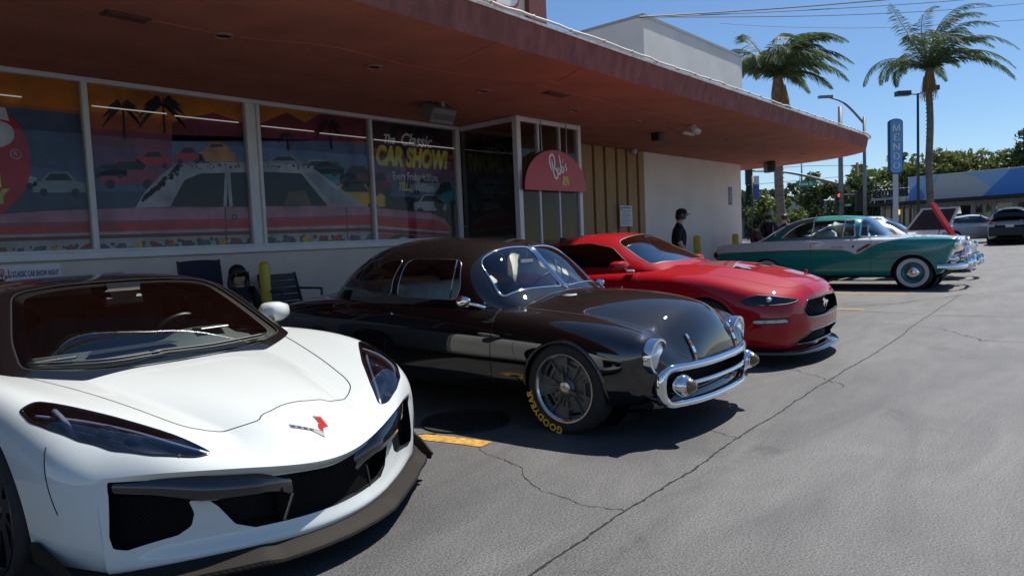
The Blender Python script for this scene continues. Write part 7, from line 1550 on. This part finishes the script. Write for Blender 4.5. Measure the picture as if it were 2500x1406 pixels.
plate(1967,449,36.9,1.02,.30,'Rose St',t,b,.24); G().tube([P3(1953,442,37)-b,P3(1953,425,37)-b],.02,6).ob('sign_hanger',GAL,t); G().tube([P3(1980,442,37)-b,P3(1980,421,37)-b],.02,6).ob('sign_hanger',GAL,t); plate(2070,501,36.9,.42,.14,'ROSE',t,b,.10); G().tube([P3(2070,501,37)-b,P3(2056,501,37)-b],.02,6).ob('sign_bracket',GAL,t)
# banner post and slim poles
b=base(1838,33); t=empty('banner_post',b,0,'slim dark post carrying a blue and white banner at the wall end','post'); h=htop(1838,430,33)-b[2]
G().tube([(0,0,0),(0,0,h)],.05,8).ob('pole',mat('pole_dark',(.03,.035,.035),.5),t,True); c=(P3(1847,462,33)-b); G().obox(c+np.array([0,0,.42]),RIGHT*.13,AWAY*.006,(0,0,.20)).ob('banner_top',mat('banner_white',(.55,.58,.62),.7),t); G().obox(c+np.array([0,0,-.12]),RIGHT*.13,AWAY*.006,(0,0,.34)).ob('banner_cloth',mat('banner_blue',(.05,.10,.30),.7),t)
b=base(1959,46); t=empty('slim_pole',b,0,'thin dark pole standing behind the green street sign','pole'); G().tube([(0,0,0),(0,0,htop(1959,398,46)-b[2])],.05,8).ob('pole',GRN,t,True); G().lathe([(.09,0),(.09,.3),(.05,.32)],10,'z').ob('pole_base',GRN,t)
# utility pole and wires
b=base(2094,60); t=empty('utility_pole',b,0,'wooden utility pole with cross arms far down the street','utility pole'); h=htop(2094,398,60)-b[2]; WD=mat('pole_wood',(.10,.075,.055),.9,noise=.2,nscale=4)
G().tube([(0,0,0),(0,0,h)],[.16,.11],10).ob('pole',WD,t,True)
for py,w_ in((405,.5),(428,1.0)): z=htop(2094,py,60)-b[2]; G().obox((0,0,z),RIGHT*w_,AWAY*.05,(0,0,.06)).ob('cross_arm',WD,t)
BKW=mat('cable_black',(.012,.012,.013),.6)
def wire(name,label,pts,d,r,sag=.0):
    a=np.array([P3(x,y,dd) for (x,y),dd in zip(pts,d if hasattr(d,'__len__') else [d]*len(pts))]); q=crom(a,8,False); c=q[0]; o=G().tube(q,r,5).ob(name,BKW); tag(o,label,'wire','overhead wires'); return o
wire('overhead_wire','thick black cable leaving the roof block toward the upper sky',[(1560,42),(1750,31),(2000,14),(2300,-12),(2520,-34)],[19,21,24,28,31],.022); wire('overhead_wire','second black cable just under the thick one over the roof block',[(1562,44),(1750,36),(2000,24),(2260,8),(2420,-6)],[19.3,21,24,28,30],.014)
wire('overhead_wire','long black wire crossing the sky above both palms',[(1575,42),(1800,42),(2050,38),(2300,26),(2520,8)],[19.5,24,30,36,42],.015); wire('overhead_wire','thin low wire crossing behind the palm crowns',[(1760,58),(1900,66),(2100,69),(2280,62),(2520,48)],55,.02)
for y0,y1 in((396,405),(430,428),(455,470)): wire('overhead_wire','faint far wire running to the wooden utility pole',[(1830,y0+22),(1960,y0+10),(2094,y1)],[62,61,60],.02)
# vertical blue sign
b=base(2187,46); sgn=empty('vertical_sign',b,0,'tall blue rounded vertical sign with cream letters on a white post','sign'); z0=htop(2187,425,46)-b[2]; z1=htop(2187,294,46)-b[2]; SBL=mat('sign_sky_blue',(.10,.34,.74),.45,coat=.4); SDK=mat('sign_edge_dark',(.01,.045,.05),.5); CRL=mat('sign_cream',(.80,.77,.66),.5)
EX=RIGHT; w2=.42; hh=z1-z0
def caps(w,h0,h1,n=12): return [(w*math.cos(a),h1-w*.55+w*.55*math.sin(a)) for a in np.linspace(0,math.pi,n)]+[(-w*math.cos(a),h0+w*.55-w*.55*math.sin(a)) for a in np.linspace(0,math.pi,n)]
G().prism(caps(w2+.03,z0-.03,z1+.03),.22,-AWAY*.10,EX,(0,0,1),AWAY).ob('sign_box',SDK,sgn); G().prism(caps(w2-.03,z0+.03,z1-.03),.02,-AWAY*.125,EX,(0,0,1),AWAY).ob('sign_face',SBL,sgn); G().obox((0,0,z0/2),EX*.14,AWAY*.08,(0,0,z0/2)).ob('post',mat('white_post',(.6,.6,.6),.6),sgn)
def serif(ch,cx,cz,w,h,m,par,off):
    L={'M':[((-.5,-.5),(-.42,.5)),((-.42,.5),(0,-.45)),((0,-.45),(.42,.5)),((.42,.5),(.5,-.5))],'E':[((-.3,-.5),(-.3,.5)),((-.3,.5),(.38,.5)),((-.3,0),(.25,0)),((-.3,-.5),(.4,-.5)),((.38,.5),(.38,.3)),((.4,-.5),(.4,-.28))],'N':[((-.42,-.5),(-.42,.5)),((-.42,.5),(.42,-.5)),((.42,-.5),(.42,.5))],'D':[((-.36,-.5),(-.36,.5))]+[((.0+.4*math.cos(a),.5*math.sin(a)),(.0+.4*math.cos(b_),.5*math.sin(b_))) for a,b_ in zip(np.linspace(1.57,-1.57,9)[:-1],np.linspace(1.57,-1.57,9)[1:])]+[((-.36,.5),(.02,.5)),((-.36,-.5),(.02,-.5))],'O':[((.45*math.cos(a),.5*math.sin(a)),(.45*math.cos(b_),.5*math.sin(b_))) for a,b_ in zip(np.linspace(0,6.283,17)[:-1],np.linspace(0,6.283,17)[1:])]}[ch]
    sf={'M':[(-.5,-.5),(.5,-.5),(-.45,.5),(.45,.5)],'E':[],'N':[(-.42,-.5),(-.42,.5),(.42,.5)],'D':[],'O':[]}[ch]; g=G()
    for (a0,b0),(a1,b1) in L:
        p=EX*(cx+a0*w)+np.array([0,0,cz+b0*h])+off; q=EX*(cx+a1*w)+np.array([0,0,cz+b1*h])+off; d=q-p; ln=np.linalg.norm(d); d/=ln; n_=np.cross(d,AWAY); tk=.042 if abs(d[2])>.6 else .024
        g.obox((p+q)/2,d*(ln/2+.008),n_*tk,AWAY*.012)
    for a0,b0 in sf: g.obox(EX*(cx+a0*w)+np.array([0,0,cz+b0*h])+off,EX*.07,(0,0,.012),AWAY*.012)
    g.ob('sign_letter',m,par)
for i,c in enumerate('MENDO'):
    zc_=z1-hh*(.165+.172*i); serif(c,.015,zc_-.015,.42,.40,SDK,sgn,-AWAY*.13); serif(c,0,zc_,.42,.40,CRL,sgn,-AWAY*.145)  # dark copy shifted down as each letter's shadow, cream letter in front
# ================================================================ shopfront across the lot
A=base(2135,53); Bp=base(2560,44); D=Bp-A; D[2]=0; Ln=np.linalg.norm(D); D/=Ln; Nn=np.cross([0,0,1.],D); Nn=Nn if Nn@AWAY>0 else -Nn   # Nn points away from camera
sh=empty('shopfront',A,0,'low shop with blue and white painted parapet and black awning','building')
def sb(u0,u1,d0,d1,z0,z1,name,m,par=None,bev=0): return G().obox(D*(u0+u1)/2+Nn*(d0+d1)/2+np.array([0,0,(z0+z1)/2]),D*(u1-u0)/2,Nn*(d1-d0)/2,(0,0,(z1-z0)/2)).ob(name,m,par or sh)
zt=htop(2350,424,49)-A[2]; zaw=htop(2350,484,49)-A[2]; u0=Ln*.19
PB=[mat('parapet_%d'%i,c,.8) for i,c in enumerate(((.30,.46,.68),(.10,.26,.62),(.52,.52,.50),(.24,.42,.68)))]
sb(0,Ln*1.5,.9,8,0,zaw,'shop_wall',mat('shop_wall',(.36,.35,.33),.8)); sb(u0,Ln*1.5,.8,8,zaw,zt,'parapet',PB[0]); sb(u0-.03,Ln*1.5,.78,.86,zt,zt+.07,'parapet_cap',mat('cap_white',(.6,.6,.6),.6))
def tri(us,m,k): # painted shapes as thin sheets on the parapet
    g=G(); g.add([D*u+Nn*(.795-.004*k)+np.array([0,0,zaw+(zt-zaw)*z]) for u,z in us],[tuple(range(len(us)))]); g.ob('painted_shape',m,sh)
s=Ln/10.
tri([(u0,0),(u0+1.2*s,0),(u0+.55*s,.75),(u0,.4)],PB[1],1); tri([(u0+.9*s,0),(u0+3.6*s,0),(u0+3.2*s,1),(u0+2.0*s,1)],PB[2],2); tri([(u0+3.2*s,1),(u0+3.6*s,0),(u0+5.4*s,0),(u0+4.2*s,.75)],PB[2],1); tri([(u0+4.4*s,0),(u0+7*s,0),(u0+7*s,1),(u0+6*s,1)],PB[1],3); tri([(u0+1.3*s,0),(u0+1.7*s,.8),(u0+2.3*s,.0)],PB[1],1)
sb(-.1*s,Ln*1.5,-.6,.88,zaw-.22,zaw,'awning',mat('awning_black',(.018,.018,.018),.7))
WDK=glass('shop_far_glass',(.16,.18,.18)); 
for i in range(9):
    u=.2*s+i*1.15*s; sb(u,u+.85*s,.86,.90,.55 if i%3 else .05,zaw-.5,'shop_window',mat('shop_window_dark',(.02,.022,.022),.08,coat=1.)); sb(u-.05*s,u,.82,.91,0,zaw-.25,'window_post',mat('shop_post',(.30,.29,.27),.7)); sb(u,u+.85*s,.84,.91,zaw-.52,zaw-.44,'window_head',mat('shop_post',(.30,.29,.27),.7))
for i in range(7): u=.1*s+i*.42*s; sb(u,u+.05,-.55,-.48,0,zaw-.22,'awning_post',mat('awning_black',(.018,.018,.018),.7))
lz=htop(2180,474,53)-A[2]; LB=mat('channel_letter',(.012,.012,.012),.4); v,f=text_mesh('MENDOCINO FARMS',.95,bold=.02,extrude=.07); W_=Ln*.232; sc=W_/(v[:,0].max()-v[:,0].min())
mk('sign_letters',[D*(.0+W_/2+p[0]*sc)-Nn*(.2-p[2])+np.array([0,0,lz+p[1]*.82]) for p in v],f,LB,sh); mk('letter_returns',[D*(.03+W_/2+p[0]*sc)-Nn*(.10-p[2])+np.array([0,0,lz+.035+p[1]*.82]) for p in v],f,mat('letter_white',(.6,.6,.6),.4),sh)
for dz in(-.36,-.46): sb(-.1,W_+.1,-.25,-.2,lz+dz,lz+dz+.05,'letter_rail',mat('white_post',(.6,.6,.6),.6))
for k in range(4): sb(.1+k*W_/3.2,.16+k*W_/3.2,-.25,-.2,zaw-.02,lz-.36,'rail_strut',mat('white_post',(.6,.6,.6),.6))
sb(Ln*.10,Ln*.135,.80,.86,zaw-.9,zaw-.55,'lit_sign',mat('lit_sign',(.9,.55,.08),.4,emit=1.0))
# far pale building and low wall across the street
c=base(2020,64); fb=empty('far_building',c,0,'long pale low building across the street behind the teal roof','building')
h0=htop(2020,492,64)-c[2]; G().obox((0,0,h0/2),RIGHT*5.5,AWAY*3,(0,0,h0/2)).ob('wall',mat('far_wall',(.48,.48,.47),.9),fb); G().obox(np.array([0,0,h0*.62])-AWAY*3.2,RIGHT*5.6,AWAY*.4,(0,0,.10)).ob('eave',mat('far_eave',(.06,.06,.07),.8),fb)
for k in range(5): G().obox(RIGHT*(-4.2+2.0*k)-AWAY*3.02+np.array([0,0,h0*.33]),RIGHT*.55,AWAY*.03,(0,0,h0*.18)).ob('window',mat('far_window',(.05,.06,.07),.2),fb)
c=base(1700,95); hb2=empty('far_building',c,0,'dim beige building beyond the street at the far left','building'); G().obox((0,0,2.2),RIGHT*14,AWAY*4,(0,0,2.2)).ob('wall',mat('far_beige',(.30,.27,.24),.9),hb2); G().obox((0,0,4.5),RIGHT*14.2,AWAY*4.2,(0,0,.12)).ob('roof',mat('far_eave',(.06,.06,.07),.8),hb2)
# ================================================================ trees
LEAF=[mat('leaf_green_%d'%i,c,.55,noise=.35,nscale=1.6) for i,c in enumerate(((.12,.16,.035),(.065,.095,.030),(.13,.15,.04),(.06,.085,.05)))]
def leafy():
    for m in LEAF+[FRO]:
        t=m.node_tree; b=t.nodes['Principled BSDF']; o=t.nodes['Material Output']; tr=t.nodes.new('ShaderNodeBsdfTranslucent'); mx=t.nodes.new('ShaderNodeMixShader'); mx.inputs[0].default_value=.35
        src=b.inputs['Base Color'].links[0].from_socket; t.links.new(src,tr.inputs[0]); t.links.new(b.outputs[0],mx.inputs[1]); t.links.new(tr.outputs[0],mx.inputs[2]); t.links.new(mx.outputs[0],o.inputs[0])
leafy()
def tree(label,px,d,ytop,rx,rz_,n,li,seed,trunk=.12,name='tree',cat='tree',ls=.20,clumps=26,low=.35,ybase=None,sparse=1.):
    R=np.random.RandomState(seed); b=base(px,d); H=htop(px,ytop,d)-b[2]; t=empty(name,b,0,label,cat,'trees beyond the lot' if cat=='tree' else None); cz=H-rz_; TR=mat('tree_bark',(.09,.07,.055),.9,noise=.3,nscale=5)
    z1=max(.3,cz-rz_*.3); G().tube([(0,0,0),(.05,.03,z1*.5),(.0,.0,z1),(.04,0,cz+rz_*.3)],[trunk,trunk*.8,trunk*.65,trunk*.2],8).ob('trunk',TR,t,True)
    cl=[]
    for k in range(clumps):
        a=R.rand()*6.28; u=2*R.rand()-1 if low<.5 else 1.6*R.rand()-.6; rr=(.45+.5*R.rand()); q=math.sqrt(max(0,1-u*u)); cl.append((RIGHT*math.cos(a)*q*rx*rr+AWAY*math.sin(a)*q*rx*rr+np.array([0,0,cz+u*rz_*rr]),rx*(.22+.2*R.rand())))
        if k<9: G().tube([(0,0,z1*(.8+.02*k)),tuple(cl[-1][0]*.55+np.array([0,0,cz*.4])),tuple(cl[-1][0])],[trunk*.45,trunk*.25,trunk*.1],5).ob('limb',TR,t,True)
    V=[];F=[]
    per=n//clumps
    for c,r in cl:
        x=R.randn(per,3); x/=np.linalg.norm(x,axis=1,keepdims=True); x*=r*(R.rand(per,1)**.45)*np.array([1,1,.8])*sparse; P=c+x
        a1=R.randn(per,3); a1/=np.linalg.norm(a1,axis=1,keepdims=True); a2=np.cross(a1,R.randn(per,3)); a2/=np.linalg.norm(a2,axis=1,keepdims=True); s=ls*(.6+.8*R.rand(per,1)); b0=len(V)
        Q=np.stack([P-a1*s,P-a2*s*.45,P+a1*s,P+a2*s*.45],1).reshape(-1,3); V+=[tuple(q) for q in Q.tolist()]; F+=[(b0+4*i,b0+4*i+1,b0+4*i+2,b0+4*i+3) for i in range(per)]
    o=mk('crown',V,F,LEAF[li],t); return t
tree('round leafy street tree behind the street sign',2005,46,408,1.8,1.8,3600,1,2,.10,ls=.16)
tree('bushy bright green tree at the end of the white wall',1890,40,472,1.45,1.4,5200,0,4,.10,ls=.12)
tree('small dense tree left of the vertical sign',2120,58,415,2.2,2.1,4200,1,5,ls=.2)
tree('broad tree rising over the shop roof behind the vertical sign',2165,66,372,3.2,3.0,5600,0,6,.2,ls=.26)
tree('tall loose tree above the blue parapet',2300,64,352,3.4,2.7,5600,2,7,.2,ls=.25)
tree('wide dark tree over the middle of the shop roof',2375,70,372,3.6,2.9,5200,1,9,.2,ls=.28)
tree('light green spreading tree above the right of the shop',2460,66,362,3.3,2.6,5200,2,10,.2,ls=.25)
tree('tall tree at the far right edge behind the shop',2530,58,296,2.6,4.4,5200,1,12,.2,ls=.24)
tree('grey green tree far behind the bushy one',1865,75,452,2.2,2.0,2600,3,13,.2,ls=.26)
tree('feathery conifer behind the palm trunk',1950,70,432,2.2,3.0,1500,3,14,.14,ls=.42,clumps=30)
tree('distant tree left of the street sign',1800,90,462,3.0,2.4,2600,3,16,.2,ls=.32)
tree('far tree beyond the shop end',2240,85,400,4.2,3.6,4200,3,18,.25,ls=.38)
for i,(px,yt) in enumerate(((1826,446),(1833,440),(1842,450))): 
    b=base(px,80); H=htop(px,yt,80)-b[2]; t=empty('cypress',b,0,'slender dark cypress far behind the wall end','tree','distant cypresses'); R=np.random.RandomState(30+i); V=[];F=[]
    for k in range(900):
        z=H*(.06+.94*R.rand()); r=.45*(1-(z/H)**1.6)*math.sqrt(R.rand())+.02; a=R.rand()*6.28; p=np.array([r*math.cos(a),r*math.sin(a),z]); a1=np.array([R.randn()*.4,R.randn()*.4,1.]); a1/=np.linalg.norm(a1); a2=np.cross(a1,R.randn(3)); a2/=np.linalg.norm(a2); b0=len(V); V+=[tuple(p-a1*.22),tuple(p-a2*.08),tuple(p+a1*.22),tuple(p+a2*.08)]; F.append((b0,b0+1,b0+2,b0+3))
    mk('crown',V,F,LEAF[3],t); G().tube([(0,0,0),(0,0,H*.8)],[.12,.03],6).ob('trunk',mat('tree_bark',(.09,.07,.055),.9),t)
# clipped hedge before the shop
hd=empty('hedge',base(2440,41),0,'low clipped hedge in front of the shop behind the parked cars','hedge'); R=np.random.RandomState(50); V=[];F=[]
for k in range(3500):
    p=D*(R.rand()*9-4)+Nn*(R.rand()*.6)+np.array([0,0,.15+.85*R.rand()]); a1=R.randn(3); a1/=np.linalg.norm(a1); a2=np.cross(a1,R.randn(3)); a2/=np.linalg.norm(a2); b0=len(V); V+=[tuple(p-a1*.09),tuple(p-a2*.05),tuple(p+a1*.09),tuple(p+a2*.05)]; F.append((b0,b0+1,b0+2,b0+3))
mk('hedge_leaves',V,F,LEAF[0],hd)['kind']='stuff'; G().obox(D*.5+Nn*.3+np.array([0,0,.45]),D*4.4,Nn*.2,(0,0,.42)).ob('hedge_core',LEAF[3],hd)
# distant hills line and street
G().add([tuple(base(px,150)+np.array([0,0,0.02])) for px in(1500,2700)]+[tuple(base(px,52)+np.array([0,0,.02])) for px in(2700,1500)],[(0,1,2,3)]).ob('street',mat('street_asphalt',(.07,.07,.072),.8))['kind']='structure'
